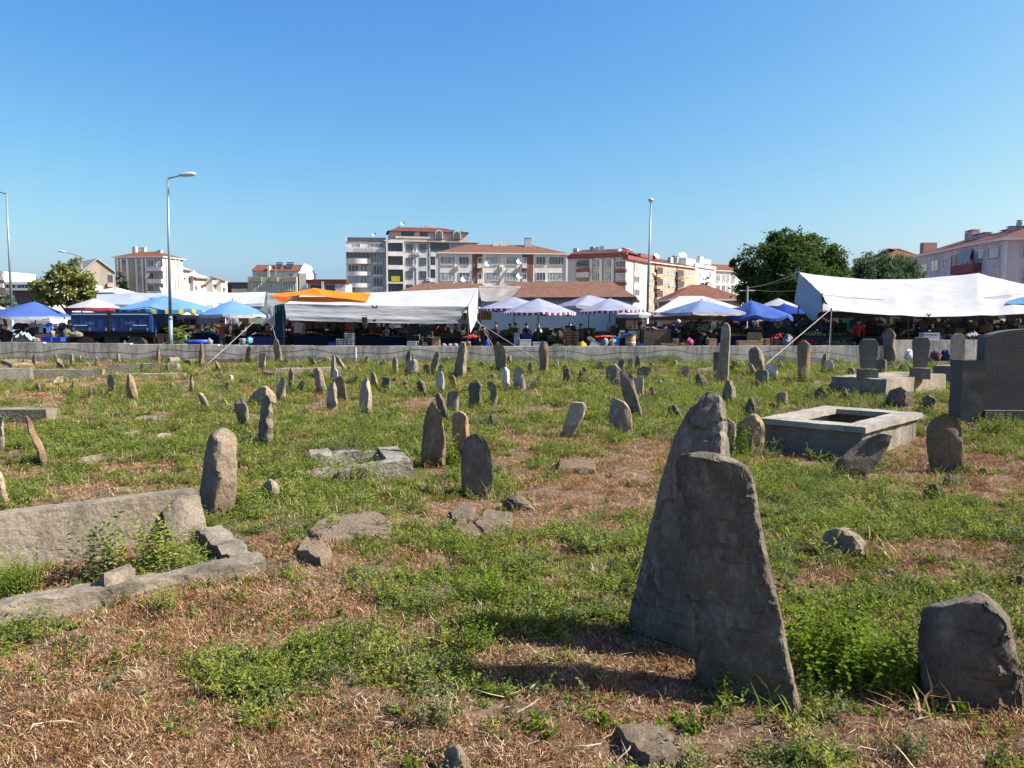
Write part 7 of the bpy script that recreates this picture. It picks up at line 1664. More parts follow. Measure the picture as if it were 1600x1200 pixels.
person('right of three dark figures behind the slatted crates, sitting lower', 920, 511, 37.0, 'sit', (.04, .035, .04), (.03, .03, .03), yaw=-.5)
person('person in black top and bright blue skirt at the tomato table', 963, 502, 36.2, 'stand', (.012, .012, .014), (.03, .1, .45), yaw=-1.2)
person('man in a blue shirt leaning over the covered crate', 1040, 498, 37.2, 'bend', (.03, .06, .2), (.03, .03, .05), hair=(.4, .38, .36), yaw=1.3)
person('man in dark clothes under the gazebo edge', 1069, 494, 36.8, 'reach', (.015, .017, .02), (.03, .08, .2), yaw=-.6)
person('vendor in dark shirt with folded arms behind the red goods', 1211, 500, 37.0, 'reach', (.03, .03, .045), (.03, .03, .04), yaw=.1)
person('person in a bright red top with back turned under the right tarp', 1342, 495, 35.2, 'stand', (.42, .02, .025), (.015, .018, .025), yaw=3.0)
person('dark vendor deep under the right tarp, left of the yellow cloth', 1402, 503, 36.5, 'stand', (.03, .025, .03), (.02, .02, .03), yaw=.4)
person('woman with a hand at her face under the right tarp', 1481, 502, 35.4, 'reach', (.03, .03, .035), (.03, .03, .03), hair=(.1, .05, .03), yaw=.9)
person('person in rust red deep under the right tarp', 1500, 500, 37.4, 'stand', (.16, .05, .04), (.03, .03, .03), yaw=-.4)
person('person stooping in grey behind the white plastic box', 1445, 510, 36, 'bend', (.16, .17, .19), (.04, .04, .05), yaw=.7)
person('vendor in black by the red brick wall, right edge', 1566, 499, 38, 'stand', (.015, .015, .017), (.02, .02, .02), yaw=.7)
# ------------------------------------------------------------------ stalls and goods
WOOD = plain('crate_wood', (.3, .2, .11), .85, .3, 8); WOODD = plain('dark_crate_wood', (.09, .06, .045), .85, .3, 8); CARD = plain('cardboard', (.3, .2, .12), .9, .12, 3); PLB = plain('black_plastic', (.012, .012, .014), .5); PLBL = plain('blue_plastic', (.02, .05, .35), .45)
PLG = plain('grey_plastic', (.25, .28, .31), .5); PLW = plain('white_plastic', (.36, .37, .38), .5); STYRO = plain('styrofoam', (.42, .42, .42), .9); SACK = plain('pale_sack', (.36, .35, .33), .9, .2, 5)
def at(px, py, Y): p = P(px, py, Y); return p
def table(label, px0, px1, ytop, Y, skirt, depth=1.0):
    a = at(px0, ytop, Y); b = at(px1, ytop, Y); L = b.x - a.x; h = max(.35, a.z - MZ); t = empty('market_table', (a.x, Y, MZ), 0, label, 'table', 'market tables')
    mb = MB(); mb.box((0, 0, h - .03), (L, depth, h)); mb.build('table_top', WOODD, t)
    for x in (.04, L - .08):
        for y in (.04, depth - .08): q = MB(); q.box((x, y, 0), (x + .04, y + .04, h - .031)); q.build('leg', POLE, t)
    n = max(6, int(L / .12)); v = []
    for k in range(n + 1): x = L * k / n; w = .02 * math.sin(k * 2.1) + .015 * math.sin(k * 5.3); v += [(x, -.02, h + .004), (x, -.03 + w, .04)]
    mk('table_skirt', v, [(2 * k, 2 * k + 1, 2 * k + 3, 2 * k + 2) for k in range(n)], skirt, t)
    return t
def heap(label, px0, px1, ytop, ybot, Y, cols, name='produce_heap', cat='produce', size=.05, depth=.7, seed=1, cover=1.0):
    """pile of small round produce: many low-poly balls over a mound"""
    a = at(px0, ybot, Y); b = at(px1, ybot, Y); L = b.x - a.x; h = max(.04, at(px0, ytop, Y).z - a.z); r = random.Random(seed); mb = MB(); N = int(min(420, cover * L * depth / (size * size * 2.2)))
    for k in range(N):
        u, w = r.random(), r.random(); x = L * u; y = depth * w; z = h * (math.sin(math.pi * min(1, max(0, .08 + .84 * u))) ** .5) * (.55 + .45 * math.sin(math.pi * w)) * r.uniform(.65, 1.0); s = size * r.uniform(.75, 1.2)
        v = [(x, y, z + s), (x + s, y, z), (x, y + s, z), (x - s, y, z), (x, y - s, z), (x, y, z - s * .8), ]
        mb.add(v, [(0, 1, 2), (0, 2, 3), (0, 3, 4), (0, 4, 1), (5, 2, 1), (5, 3, 2), (5, 4, 3), (5, 1, 4)], r.randrange(len(cols)))
    n = 8
    for i in range(n):
        for j in range(4):
            q = lambda i, j: (L * i / n, depth * j / 4, h * .6 * (math.sin(math.pi * (.08 + .84 * i / n)) ** .5) * (.55 + .45 * math.sin(math.pi * j / 4)))
            mb.add([q(i, j), q(i + 1, j), q(i + 1, j + 1), q(i, j + 1)], [(0, 1, 2, 3)], 0)
    o = mb.build(name, [cm(c) for c in cols], None, True, loc=(a.x, Y, a.z)); return tag(o, label, cat)
def crate(label, px0, px1, ytop, ybot, Y, mat, depth=.4, slats=3, rz=0.0, name='crate', cat='crate', group=None, solid=False, lid=None):
    a = at(px0, ybot, Y); b = at(px1, ybot, Y); L = b.x - a.x; h = at(px0, ytop, Y).z - a.z; mb = MB(); th = .018; D = depth
    mb.box((0, 0, 0), (L, D, .02))
    if solid:
        for p, q in (((0, 0, .021), (L, th, h)), ((0, D - th, .021), (L, D, h)), ((0, th + .001, .021), (th, D - th - .001, h)), ((L - th, th + .001, .021), (L, D - th - .001, h))): mb.box(p, q)
        mb.box((th, -.012, h - .05), (L - th, -.001, h - .015))
    else:
        g = h / slats
        for k in range(slats):
            z0, z1 = .022 + k * g, k * g + g * .72
            mb.box((0, 0, z0), (L, th, z1)); mb.box((0, D - th, z0), (L, D, z1)); mb.box((0, th + .001, z0), (th, D - th - .001, z1)); mb.box((L - th, th + .001, z0), (L, D - th - .001, z1))
        for x in (th + .001, L - .05):
            for y in (th + .001, D - .05): mb.box((x, y, .021), (x + .03, y + .03, h))
        mb.box((L * .47, -.012, .021), (L * .53, -.001, h))
    o = mb.build(name, mat, None, loc=(a.x, Y, a.z), rot=(0, 0, rz)); return tag(o, label, cat, group)
def carton(label, px0, px1, ytop, ybot, Y, mat=None, depth=.4, rz=0.0, name='cardboard_box', flaps=True, tilt=0.0, cat='box'):
    a = at(px0, ybot, Y); b = at(px1, ybot, Y); L = b.x - a.x; h = at(px0, ytop, Y).z - a.z; D = depth; mb = MB(); t = .012
    mb.box((0, 0, 0), (L, D, .012)); mb.box((0, 0, .013), (L, t, h)); mb.box((0, D - t, .013), (L, D, h)); mb.box((0, t + .001, .013), (t, D - t - .001, h)); mb.box((L - t, t + .001, .013), (L, D - t - .001, h))
    if flaps: mb.obox((0.01, -.001, h + .001), (L - .02, 0, 0), (0, -.13, .05), (0, .0, .008)); mb.obox((.01, D, h + .001), (L - .02, 0, 0), (0, .1, .1), (0, 0, .008)); mb.obox((-.001, .02, h + .001), (0, D - .04, 0), (-.1, 0, .1), (0, 0, .008))
    else: mb.box((-.006, -.006, h + .001), (L + .006, D + .006, h + .016)); mb.box((L * .44, -.004, h * .3), (L * .56, -.001, h * .45))
    o = mb.build(name, mat or CARD, None, loc=(a.x, Y, a.z), rot=(0, tilt, rz)); return tag(o, label, cat)
def bag(label, px0, px1, ytop, ybot, Y, col, name='plastic_bag', cat='bag', seed=1, depth=None, tie=True):
    a = at((px0 + px1) / 2, ybot, Y); w = (px1 - px0) * mpp(Y) / 2; h = at(px0, ytop, Y).z - a.z; N, M = 18, 10; v = []; r = depth or w * .8
    for i in range(M + 1):
        t = i / M; s = math.sin(math.pi * min(1, .18 + .75 * t)) ** .6 if i < M else .12
        if tie and t > .75: s *= max(.12, 1 - (t - .75) * 3.2)
        for k in range(N):
            an = 6.2832 * k / N; q = .95 + .5 * mnoise.fractal(Vector((math.cos(an) * 1.3 + seed * 3, math.sin(an) * 1.3, t * 2.0)), .6, 2.2, 5); v.append((w * s * q * math.cos(an), r * s * q * math.sin(an), h * t * (.8 + .35 * q * (t > .3) - .1)))
    f = [(i * N + k, i * N + (k + 1) % N, (i + 1) * N + (k + 1) % N, (i + 1) * N + k) for i in range(M) for k in range(N)] + [tuple(range(N - 1, -1, -1)), tuple(M * N + k for k in range(N))]
    o = mk(name, v, f, cm(col), None, True, loc=a); return tag(o, label, cat)
def garment(label, px, ytop, ybot, Y, col, wpx=9, name='hanging_garment', seed=1):
    a = at(px, ytop, Y); w = wpx * mpp(Y); h = a.z - at(px, ybot, Y).z; r = random.Random(seed)
    out = [(-.12, 0), (-.5, -.12), (-.62, -.38), (-.42, -.42), (-.36, -.28), (-.38, -1), (.38, -1), (.36, -.28), (.42, -.42), (.62, -.38), (.5, -.12), (.12, 0), (0, -.06)]; v = []
    for y in (-.05, .05): v += [(x * w, y + .03 * math.sin(x * 9 + seed), z * h) for x, z in out]
    m = len(out); f = [tuple(range(m)), tuple(range(2 * m - 1, m - 1, -1))] + [((k + 1) % m, k, m + k, m + (k + 1) % m) for k in range(m)]
    o = mk(name, v, f, cm(col), None, loc=a, rot=(0, 0, r.uniform(-.4, .4))); return tag(o, label, 'garment')
def cloth_pile(label, px0, px1, ytop, ybot, Y, cols, seed=1, name='cloth_pile', cat='cloth'):
    a = at(px0, ybot, Y); b = at(px1, ybot, Y); L = b.x - a.x; h = at(px0, ytop, Y).z - a.z; n, m = 26, 10; v = []; ids = []
    for i in range(n + 1):
        for j in range(m + 1):
            u, w = i / n, j / m; e = (math.sin(math.pi * u) ** .5) * (math.sin(math.pi * min(1, .25 + .75 * w)) ** .5); z = h * e * (.75 + .5 * mnoise.fractal(Vector((u * 5 + seed * 5, w * 3, 1)), .6, 2.2, 4)); v.append((L * u, .55 * w, max(0, z)))
    f = []
    for i in range(n):
        for j in range(m):
            k = i * (m + 1) + j; f.append((k, k + m + 1, k + m + 2, k + 1)); ids.append(int(abs(mnoise.noise(Vector((i * .3 + seed, j * .35, 2)))) * 6) % len(cols))
    o = mk(name, v, f, [cm(c) for c in cols], None, True, loc=(a.x, Y, a.z), idx=ids); return tag(o, label, cat)

# left: under the big blue umbrella
cloth_pile('heap of pale blue striped cloth on the ground at the left', 18, 49, 517, 534, 34.0, [(.3, .38, .5), (.45, .52, .62), (.1, .16, .3)], 1)
for k, (px, c, l) in enumerate(((52, (.5, .34, .36), 'pink blouse hanging under the blue umbrella'), (63, (.5, .55, .62), 'white blouse with blue print hanging under the umbrella'), (77, (.04, .12, .5), 'bright blue shirt hanging under the umbrella'), (88, (.4, .42, .5), 'pale grey shirt hanging near the trailer'), (97, (.12, .06, .07), 'dark maroon top hanging against the trailer'))): garment(l, px, 504 + k % 2, 520, 36.0, c, 11, seed=k)
rl = MB(); ra = at(46, 503, 36.0); rb = at(104, 503, 36.0); rl.tube((0, 0, 0), (rb.x - ra.x, 0, 0), .015); rl.tube((.2, 0, 0), (.2, 0, MZ - ra.z), .015); rl.tube((rb.x - ra.x - .1, 0, 0), (rb.x - ra.x - .1, 0, MZ - ra.z), .015); tag(rl.build('clothes_rail', POLEG, None, loc=ra), 'metal clothes rail under the blue umbrella', 'rail')
table('table with tan cloth between the hanging shirts, left', 55, 95, 522, 35.2, cm((.14, .08, .05)))
crate('blue plastic crate on the wall side, left', 65, 80, 526, 534, 34.0, PLBL, .4, solid=True, group='plastic crates at the market')
crate('second blue plastic crate with white goods beside it', 81, 95, 527, 534, 34.1, PLBL, .4, solid=True, group='plastic crates at the market')
bag('crumpled white bag by the blue crates, left', 77, 86, 516, 526, 34.3, (0.197, 0.193, 0.179), seed=2); bag('cream sack lying against the trailer wheel', 108, 130, 518, 527, 35.0, (0.161, 0.143, 0.1), 'sack', seed=3, tie=False); bag('green sack beside the trailer', 97, 110, 514, 530, 35.2, (0.078, 0.0975, 0.052), 'sack', seed=4)
bag('small pale sack on the ground near the blue cloth', 50, 63, 528, 534, 34.0, (0.161, 0.15, 0.136), 'sack', seed=5, tie=False)
carton('upright tan board box behind the trailer end', 234, 243, 511, 529, 36.6, depth=.3); carton('dark brown carton near the lamp post', 244, 258, 518, 530, 37, WOODD)
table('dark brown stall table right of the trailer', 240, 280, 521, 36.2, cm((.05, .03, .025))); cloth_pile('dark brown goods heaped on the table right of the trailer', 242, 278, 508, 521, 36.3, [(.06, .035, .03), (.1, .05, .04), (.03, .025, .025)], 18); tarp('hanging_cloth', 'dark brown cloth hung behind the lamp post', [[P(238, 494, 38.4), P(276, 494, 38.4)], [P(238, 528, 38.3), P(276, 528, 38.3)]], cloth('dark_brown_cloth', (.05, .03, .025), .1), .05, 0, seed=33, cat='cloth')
# backdrop and stall by the sapling
tarp('backdrop_sheet', 'pale lilac backdrop sheet behind the arms-up vendor', [[P(232, 491, 41.5), P(300, 492, 41.5), P(352, 493, 41.5)], [P(232, 528, 41.3), P(300, 528, 41.3), P(352, 528, 41.3)]], cloth('lilac_sheet', (.2, .2, .25), .2), .04, 0, seed=21, cat='sheet')
tarp('backdrop_sheet', 'white draped sheet right of the arms-up vendor', [[P(352, 494, 40), P(372, 496, 39.8)], [P(356, 526, 39.5), P(382, 528, 39.2)]], C_OFFW, .06, 0, seed=22, cat='sheet')
table('low navy covered table behind the blue roll', 292, 345, 524, 35.6, C_NAVY); cloth_pile('grey folded fabric heap on the table near the sapling', 299, 338, 516, 524, 35.7, [(.2, .21, .2), (.3, .31, .3), (.12, .13, .14)], 3); cloth_pile('brown cloth heap beside the grey fabric', 310, 330, 512, 519, 36.2, [(.14, .07, .05), (.2, .12, .09)], 4)
rl = MB(); ra = at(283, 534, 33.4); rb = at(325, 534, 33.4); rl.tube((0, 0, 0), (rb.x - ra.x, 0, 0), .09, .09, 14); o = rl.build('fabric_roll', PLBL, None, True, loc=ra); tag(o, 'long bright blue roll lying behind the wall', 'roll')
bag('crumpled white end of wrapping beside the blue roll', 323, 332, 529, 539, 33.4, (0.197, 0.197, 0.197), seed=6)
bk = MB(); p = at(379, 540, 33.2); bk.lathe([(.1, 0), (.135, .27), (.145, .29), (.13, .29), (.1, .03)], n=18); tag(bk.build('bucket', PLW, None, True, loc=p), 'white plastic bucket standing behind the wall', 'bucket')
bk = MB(); p = at(389, 537, 33.3); bk.lathe([(.08, 0), (.1, .05), (.1, .17), (.05, .22), (.04, .27)], n=14); tag(bk.build('water_jug', plain('blue_jug', (.05, .25, .5), .3), None, True, loc=p), 'small blue water jug beside the white bucket', 'jug')
bag('white bag beside the blue jug', 386, 395, 527, 536, 33.5, (0.215, 0.215, 0.215), seed=7)
table('long navy covered stall table left of the tent post', 388, 446, 526, 34.8, cm((.02, .03, .12))); cloth_pile('red and grey goods on the navy stall table left of the tent', 390, 425, 519, 526, 34.9, [(.25, .03, .03), (.1, .1, .12), (.3, .28, .27)], 5); cloth_pile('dark garments on the stall table by the teal cloth', 420, 446, 520, 527, 35.1, [(.05, .05, .06), (.2, .2, .22), (.3, .32, .33)], 6)
# inside the tent
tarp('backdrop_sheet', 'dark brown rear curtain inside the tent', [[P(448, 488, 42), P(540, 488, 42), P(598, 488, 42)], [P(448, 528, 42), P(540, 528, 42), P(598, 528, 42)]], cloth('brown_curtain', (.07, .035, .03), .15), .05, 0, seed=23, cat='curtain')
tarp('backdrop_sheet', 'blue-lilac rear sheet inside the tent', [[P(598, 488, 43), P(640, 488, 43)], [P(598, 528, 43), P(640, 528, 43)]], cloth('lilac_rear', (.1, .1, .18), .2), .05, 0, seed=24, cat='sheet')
table('long navy table under the tent front', 458, 520, 524, 35.0, C_NAVY); table('second long navy table under the tent front', 556, 636, 526, 35.0, C_NAVY)
for k, (px, yt, yb, c, w, l) in enumerate(((466, 503, 520, (.6, .56, .5), 17, 'cream dress hanging at the left of the tent'), (459, 508, 522, (.16, .04, .06), 10, 'maroon cardigan beside the cream dress'), (472, 508, 523, (.5, .46, .42), 9, 'pale blouse overlapping the cream dress'), (483, 501, 514, (.13, .05, .06), 12, 'dark red top in the tent row'), (494, 501, 513, (.2, .1, .11), 11, 'dusty rose top in the tent row'),
      (508, 501, 513, (.18, .1, .1), 12, 'brown patterned top in the tent row'), (521, 501, 513, (.08, .06, .08), 11, 'dark plum top in the tent row'), (533, 501, 514, (.06, .05, .06), 10, 'black top in the tent row'), (543, 501, 515, (.5, .1, .12), 11, 'red and white top in the tent row'), (556, 501, 512, (.14, .07, .06), 10, 'russet top at the right of the tent row'), (581, 503, 520, (.12, .06, .05), 12, 'brown coat hanging deep in the tent'))): garment(l, px, yt, yb, 35.9 + .1 * (k % 3), c, w, seed=k + 9)
cloth_pile('orange brown garments piled on the navy table', 560, 598, 519, 527, 35.1, [(.22, .08, .03), (.14, .06, .04), (.25, .13, .07)], 8); cloth_pile('dark folded garments along the left navy table', 462, 516, 520, 526, 35.1, [(.03, .025, .03), (.1, .05, .05), (.2, .1, .1), (.04, .04, .05)], 9)
crate('grey plastic crate on the left of three behind the wall', 525, 536, 529, 541, 33.6, PLG, .35, 4, group='plastic crates at the market'); crate('lower grey plastic crate of the stacked pair', 537.5, 552, 530.5, 541, 33.6, PLG, .4, 4, group='plastic crates at the market'); crate('upper grey plastic crate of the stacked pair', 537.5, 552, 520, 530.2, 33.6, PLG, .4, 4, group='plastic crates at the market')
crate('deep blue crate left of the grey crates', 513, 524, 535, 541, 33.8, PLBL, .4, solid=True, group='plastic crates at the market')
for k in range(6): crate('black produce crate, number %s from the bottom of the left black stack' % ['one', 'two', 'three', 'four', 'five', 'six'][k], 635.5, 652, 541 - 5.6 * (k + 1), 541 - 5.6 * k - .3, 34.2, PLB, .45, 2, group='black crate stacks in the tent')
for k in range(6): crate('black produce crate, number %s from the bottom of the right black stack' % ['one', 'two', 'three', 'four', 'five', 'six'][k], 656, 674, 541 - 5.6 * (k + 1), 541 - 5.6 * k - .3, 34.2, PLB, .45, 2, group='black crate stacks in the tent')
bk = MB(); p = at(652.8, 542, 33.4); bk.lathe([(.055, 0), (.055, .2), (.06, .2), (.06, .22), (.01, .225)], n=14); tag(bk.build('canister', PLW, None, True, loc=p), 'white canister before the black crates', 'canister')
carton('grey carton left of the white canister', 636, 650, 534, 542, 33.5, PLG, flaps=False); carton('open cardboard box right of the black crates', 675, 687, 530, 542, 33.8)
table('navy table with greens at the right end of the tent', 688, 742, 529, 35.0, C_NAVY); heap('mound of dark green vegetables on the table, tent right', 688, 706, 522, 529, 35.05, [(.02, .05, .015), (.04, .08, .02)], size=.05, seed=2); heap('red tomatoes piled at the tent end', 727, 745, 523.5, 529, 34.95, [(.45, .03, .015), (.5, .07, .03)], size=.045, seed=3); heap('row of dark aubergines on the tent table', 708, 726, 525.5, 529, 35.0, [(.04, .02, .03), (.15, .03, .03)], size=.05, seed=4)
for k, (a, b, c) in enumerate(((690, 698, (.2, .19, .19)), (699, 707, (.19, .14, .15)), (708, 716, (.2, .16, .16)), (716, 725, (.19, .18, .16)))): bag(['first pale bag in the row on the wall at the tent end', 'second bag, pinkish, in the row at the tent end', 'third bag, pale pink, in the row at the tent end', 'fourth, rightmost pale bag in the row at the tent end'][k], a, b, 537, 543, 33.3, c, seed=20 + k, tie=False)
carton('small tan carton leaning at the tent pole', 726, 735, 538, 543, 33.4, depth=.3); bag('bright blue bag behind the wall right of the tent end', 758, 765, 531, 543, 33.4, (0.0195, 0.065, 0.325), seed=30)
# central umbrellas
table('produce table below the leftmost central umbrellas', 782, 812, 527, 35.0, C_NAVY); heap('mound of leafy greens below the central umbrellas, left', 783, 808, 520, 527, 35.05, [(.015, .04, .012), (.03, .065, .018)], size=.06, seed=5)
heap('red produce glimpsed behind the small bag', 782, 800, 537, 541, 34.0, [(.35, .03, .03), (.2, .02, .02)], size=.05, seed=6)
table('produce table between two central umbrella poles', 812, 878, 529, 35.6, C_NAVY); crate('blue crate on the produce table between the poles', 815, 832, 523, 528.6, 35.7, PLBL, .4, solid=True, group='plastic crates at the market'); heap('dark green heap right of the blue crate', 834, 876, 523, 529, 35.65, [(.015, .035, .012), (.03, .05, .02), (.06, .02, .02)], size=.06, seed=7)
carton('open white styrofoam box on the wall line, centre', 812, 830, 531.5, 543, 33.3, STYRO, flaps=False); carton('white and blue printed box on the wall line, centre', 833, 850, 535.5, 543, 33.3, plain('blue_white_box', (.3, .36, .5), .8, .6, 6), flaps=False); crate('small pale wooden crate beside the printed box', 850.5, 857, 537, 543, 33.4, WOOD, .3, 2, group='wooden crates at the market')
carton('grey tall carton left of the styrofoam box', 803, 812, 524, 543, 33.6, PLG)
for k in range(6): crate('dark slatted crate, number %s from the bottom of the centre stack' % ['one', 'two', 'three', 'four', 'five', 'six'][k], 880, 892, 542 - 5.0 * (k + 1), 542 - 5.0 * k - .3, 34.0, WOODD, .4, 2, group='slatted crate stacks by the umbrellas')
for k in range(5): crate('dark slatted crate, number %s from the bottom of the shorter centre stack' % ['one', 'two', 'three', 'four', 'five'][k], 893, 904, 542 - 5.0 * (k + 1), 542 - 5.0 * k - .3, 34.1, WOODD, .4, 2, group='slatted crate stacks by the umbrellas')
heap('low green produce at the foot of the slatted stack', 862, 880, 538, 542, 33.8, [(.05, .09, .02), (.03, .05, .02)], size=.05, seed=8)
bag('bright yellow bag on the wall line, centre', 903, 917, 533.5, 544, 33.2, (0.39, 0.273, 0.013), seed=31); carton('white box lid tilted on the wall line', 920, 934, 530, 543, 33.6, STYRO, flaps=False, tilt=.45); bag('dark sack behind the tilted white lid', 914, 930, 526, 540, 34.4, (0.0325, 0.0325, 0.0325), 'sack', seed=32)
table('tomato table under the right central umbrella', 928, 962, 527.5, 35.0, C_NAVY); heap('bright red tomatoes on the table, right central umbrella', 931, 957, 524.5, 527.5, 35.05, [(.5, .035, .015), (.55, .08, .03)], size=.045, seed=9)
bag('left clear bag of bottles on the wall line', 939, 951, 529, 544, 33.3, (0.179, 0.19, 0.197), seed=33, tie=False); bag('right clear bag of bottles on the wall line', 951, 963, 530, 544, 33.3, (0.172, 0.179, 0.186), seed=34, tie=False); crate('upright blue crate beside the clear bags', 962, 968, 526, 543, 33.5, plain('azure_plastic', (.02, .2, .6), .45), .3, solid=True, group='plastic crates at the market')
br = MB(); p = at(985, 543, 33.4); br.lathe([(.19, 0), (.215, .15), (.215, .35), (.19, .52)], n=18); o = br.build('barrel', plain('tan_barrel', (.33, .2, .1), .8), None, True, loc=p); tag(o, 'tan cardboard barrel with a blue lid behind the wall', 'barrel')
hp = MB(); hp.lathe([(.222, .2), (.222, .24)], n=18); hp.build('hoop', plain('white_tape', (.6, .6, .58)), o); hp = MB(); hp.obox((-.33, -.25, .5), (.62, 0, .14), (0, .5, 0), (0, 0, .03)); hp.build('lid', PLBL, o)
bag('dark blue sack left of the tan barrel', 968, 978, 527, 543, 33.7, (0.00975, 0.013, 0.052), 'sack', seed=35)
crate('crate of red and blue goods right of the barrel', 994, 1005, 537, 543, 33.5, PLBL, .4, solid=True, group='plastic crates at the market')
carton('large dark wire cage box covered with brown cloth', 1006, 1048, 515, 541, 34.2, plain('brown_cover', (.09, .065, .05), .9, .4, 5), .8, flaps=False); cloth_pile('brown cloth thrown over the covered cage', 1005, 1030, 510, 517, 34.25, [(.14, .1, .08), (.2, .16, .13)], 11)
crate('flat wooden crate before the covered cage', 1035, 1053, 536, 543, 33.3, WOOD, .4, 2, group='wooden crates at the market'); crate('upright wooden crate left of the pink bag', 1053, 1061, 529, 543, 33.5, WOOD, .3, 4, group='wooden crates at the market')
bag('pink bag with white goods on the wall line', 1071, 1083, 529, 541, 33.3, (0.325, 0.039, 0.13), seed=36); carton('wooden box below the pink bag', 1066, 1082, 537, 543.5, 33.2, WOOD, flaps=False)
table('brown table deep under the gazebo', 1085, 1128, 524, 36.4, cm((.08, .055, .04))); cloth_pile('red cloth at the gazebo table end', 1084, 1098, 519, 525, 36.0, [(.25, .02, .03), (.18, .02, .03)], 12)
carton('cardboard box with printed label on the wall line', 1108, 1120, 530, 543, 33.3, flaps=False); bag('pale blue bag behind the cardboard box', 1102, 1109, 527, 537, 33.6, (0.143, 0.179, 0.197), seed=37); bag('blue bag right of the cardboard box', 1121, 1127, 536, 543, 33.4, (0.026, 0.052, 0.26), seed=38)
table('dark produce table under the crumpled blue umbrella', 1140, 1200, 526, 35.0, C_NAVY); heap('yellow peppers on the dark produce table', 1141, 1166, 522, 526, 35.05, [(.4, .38, .04), (.2, .25, .04), (.06, .08, .02)], size=.05, seed=10); heap('green produce right of the leaning board', 1190, 1206, 521, 527, 35.1, [(.03, .05, .02), (.1, .12, .03)], size=.05, seed=11)
carton('cardboard sheet box leaning on the produce table', 1168, 1190, 519.5, 534, 34.6, depth=.12, flaps=False); carton('long low tan carton tray on the wall line, right', 1154, 1191, 533.5, 542, 33.4, flaps=False); bag('yellow fruit net hanging by the tan crate', 1185, 1191, 524, 536, 34.4, (0.293, 0.234, 0.0325), 'fruit_net', seed=39); crate('pale wooden crate at the right end of the tray', 1191, 1203, 528.5, 541, 33.4, WOOD, .35, 4, group='wooden crates at the market')
crate('dark slatted crate under red goods, right', 1204, 1220, 531, 541, 33.7, WOODD, .4, 3, group='wooden crates at the market'); heap('red goods heaped behind the white sack, right', 1206, 1246, 521, 532, 34.6, [(.25, .02, .02), (.16, .02, .02)], size=.07, seed=12); bag('white sack leaning by the red goods, right', 1222, 1239, 524, 541, 33.5, (0.161, 0.168, 0.179), 'sack', seed=40)
# under the right tarp
table('long low stall table under the left end of the right tarp', 1262, 1330, 526, 34.4, cm((.02, .025, .03))); heap('green melons lined along the wall under the right tarp', 1290, 1338, 533, 541, 33.2, [(.05, .1, .05), (.1, .15, .08), (.03, .06, .03)], size=.1, depth=.4, seed=13); heap('yellow and green produce at the tarp corner', 1262, 1290, 519, 526, 34.5, [(.4, .35, .04), (.1, .2, .05), (.04, .08, .3)], size=.06, seed=14); heap('mixed leafy produce behind the cord', 1294, 1330, 521, 526, 34.6, [(.03, .06, .02), (.12, .1, .04)], size=.06, seed=15)
heap('red carpets of peppers at the wall left of the column stump', 1246, 1278, 529, 541, 33.6, [(.3, .02, .02), (.2, .02, .03)], size=.06, seed=16)
tarp('green_net', 'light green net hanging under the right tarp', [[P(1313, 497, 36.4), P(1332, 497, 36.4)], [P(1326, 520, 36.2), P(1333, 522, 36.2)]], cloth('green_net_cloth', (.12, .4, .28), .3), .05, 0, seed=25, cat='net')
for k in range(5): crate('shelf crate, number %s from the bottom, in shade under the right tarp' % ['one', 'two', 'three', 'four', 'five'][k], 1353, 1376, 524 - 5.4 * (k + 1), 524 - 5.4 * k - .3, 36.4, WOODD, .5, 2, group='shaded crate stack under the right tarp')
table('dark long table along the middle of the right tarp', 1352, 1475, 527, 34.6, cm((.025, .025, .03))); cloth_pile('yellow-green cloth on top of the garments, right tarp', 1413, 1437, 513.5, 521, 34.9, [(.2, .24, .03), (.25, .28, .05)], 13); cloth_pile('blue garments spread on the table, right tarp', 1408, 1442, 519, 526, 34.7, [(.03, .05, .2), (.05, .07, .15), (.2, .2, .24)], 14); cloth_pile('grey and brown garments at the left of the table, right tarp', 1380, 1410, 520, 528, 34.7, [(.15, .14, .15), (.1, .08, .08), (.28, .27, .28)], 15)
crate('white plastic handled crate on the wall, right', 1443, 1468, 520, 533, 32.4, PLW, .4, solid=True, group='plastic crates at the market'); cloth_pile('dark garments right of the white crate', 1468, 1505, 521, 533, 32.8, [(.04, .04, .05), (.1, .1, .12), (.2, .21, .24)], 16); cloth_pile('mixed pale garments near the monument', 1505, 1545, 518, 531, 32.6, [(.25, .26, .28), (.1, .06, .06), (.35, .36, .38), (.04, .04, .05)], 17)
g1 = G(1470, 561); bag('dark red bag lying against the wall behind the twin tomb', 1452, 1470, 548, 564, g1.y, (.07, .03, .035), seed=41, tie=False); bag('navy bag lying against the wall beside the dark red one', 1469, 1487, 547, 564, g1.y + .05, (.015, .03, .1), seed=42, tie=False); bag('white sack against the wall behind the twin tomb', 1413, 1428, 547, 562, g1.y, (.5, .52, .56), 'sack', seed=43, tie=False)

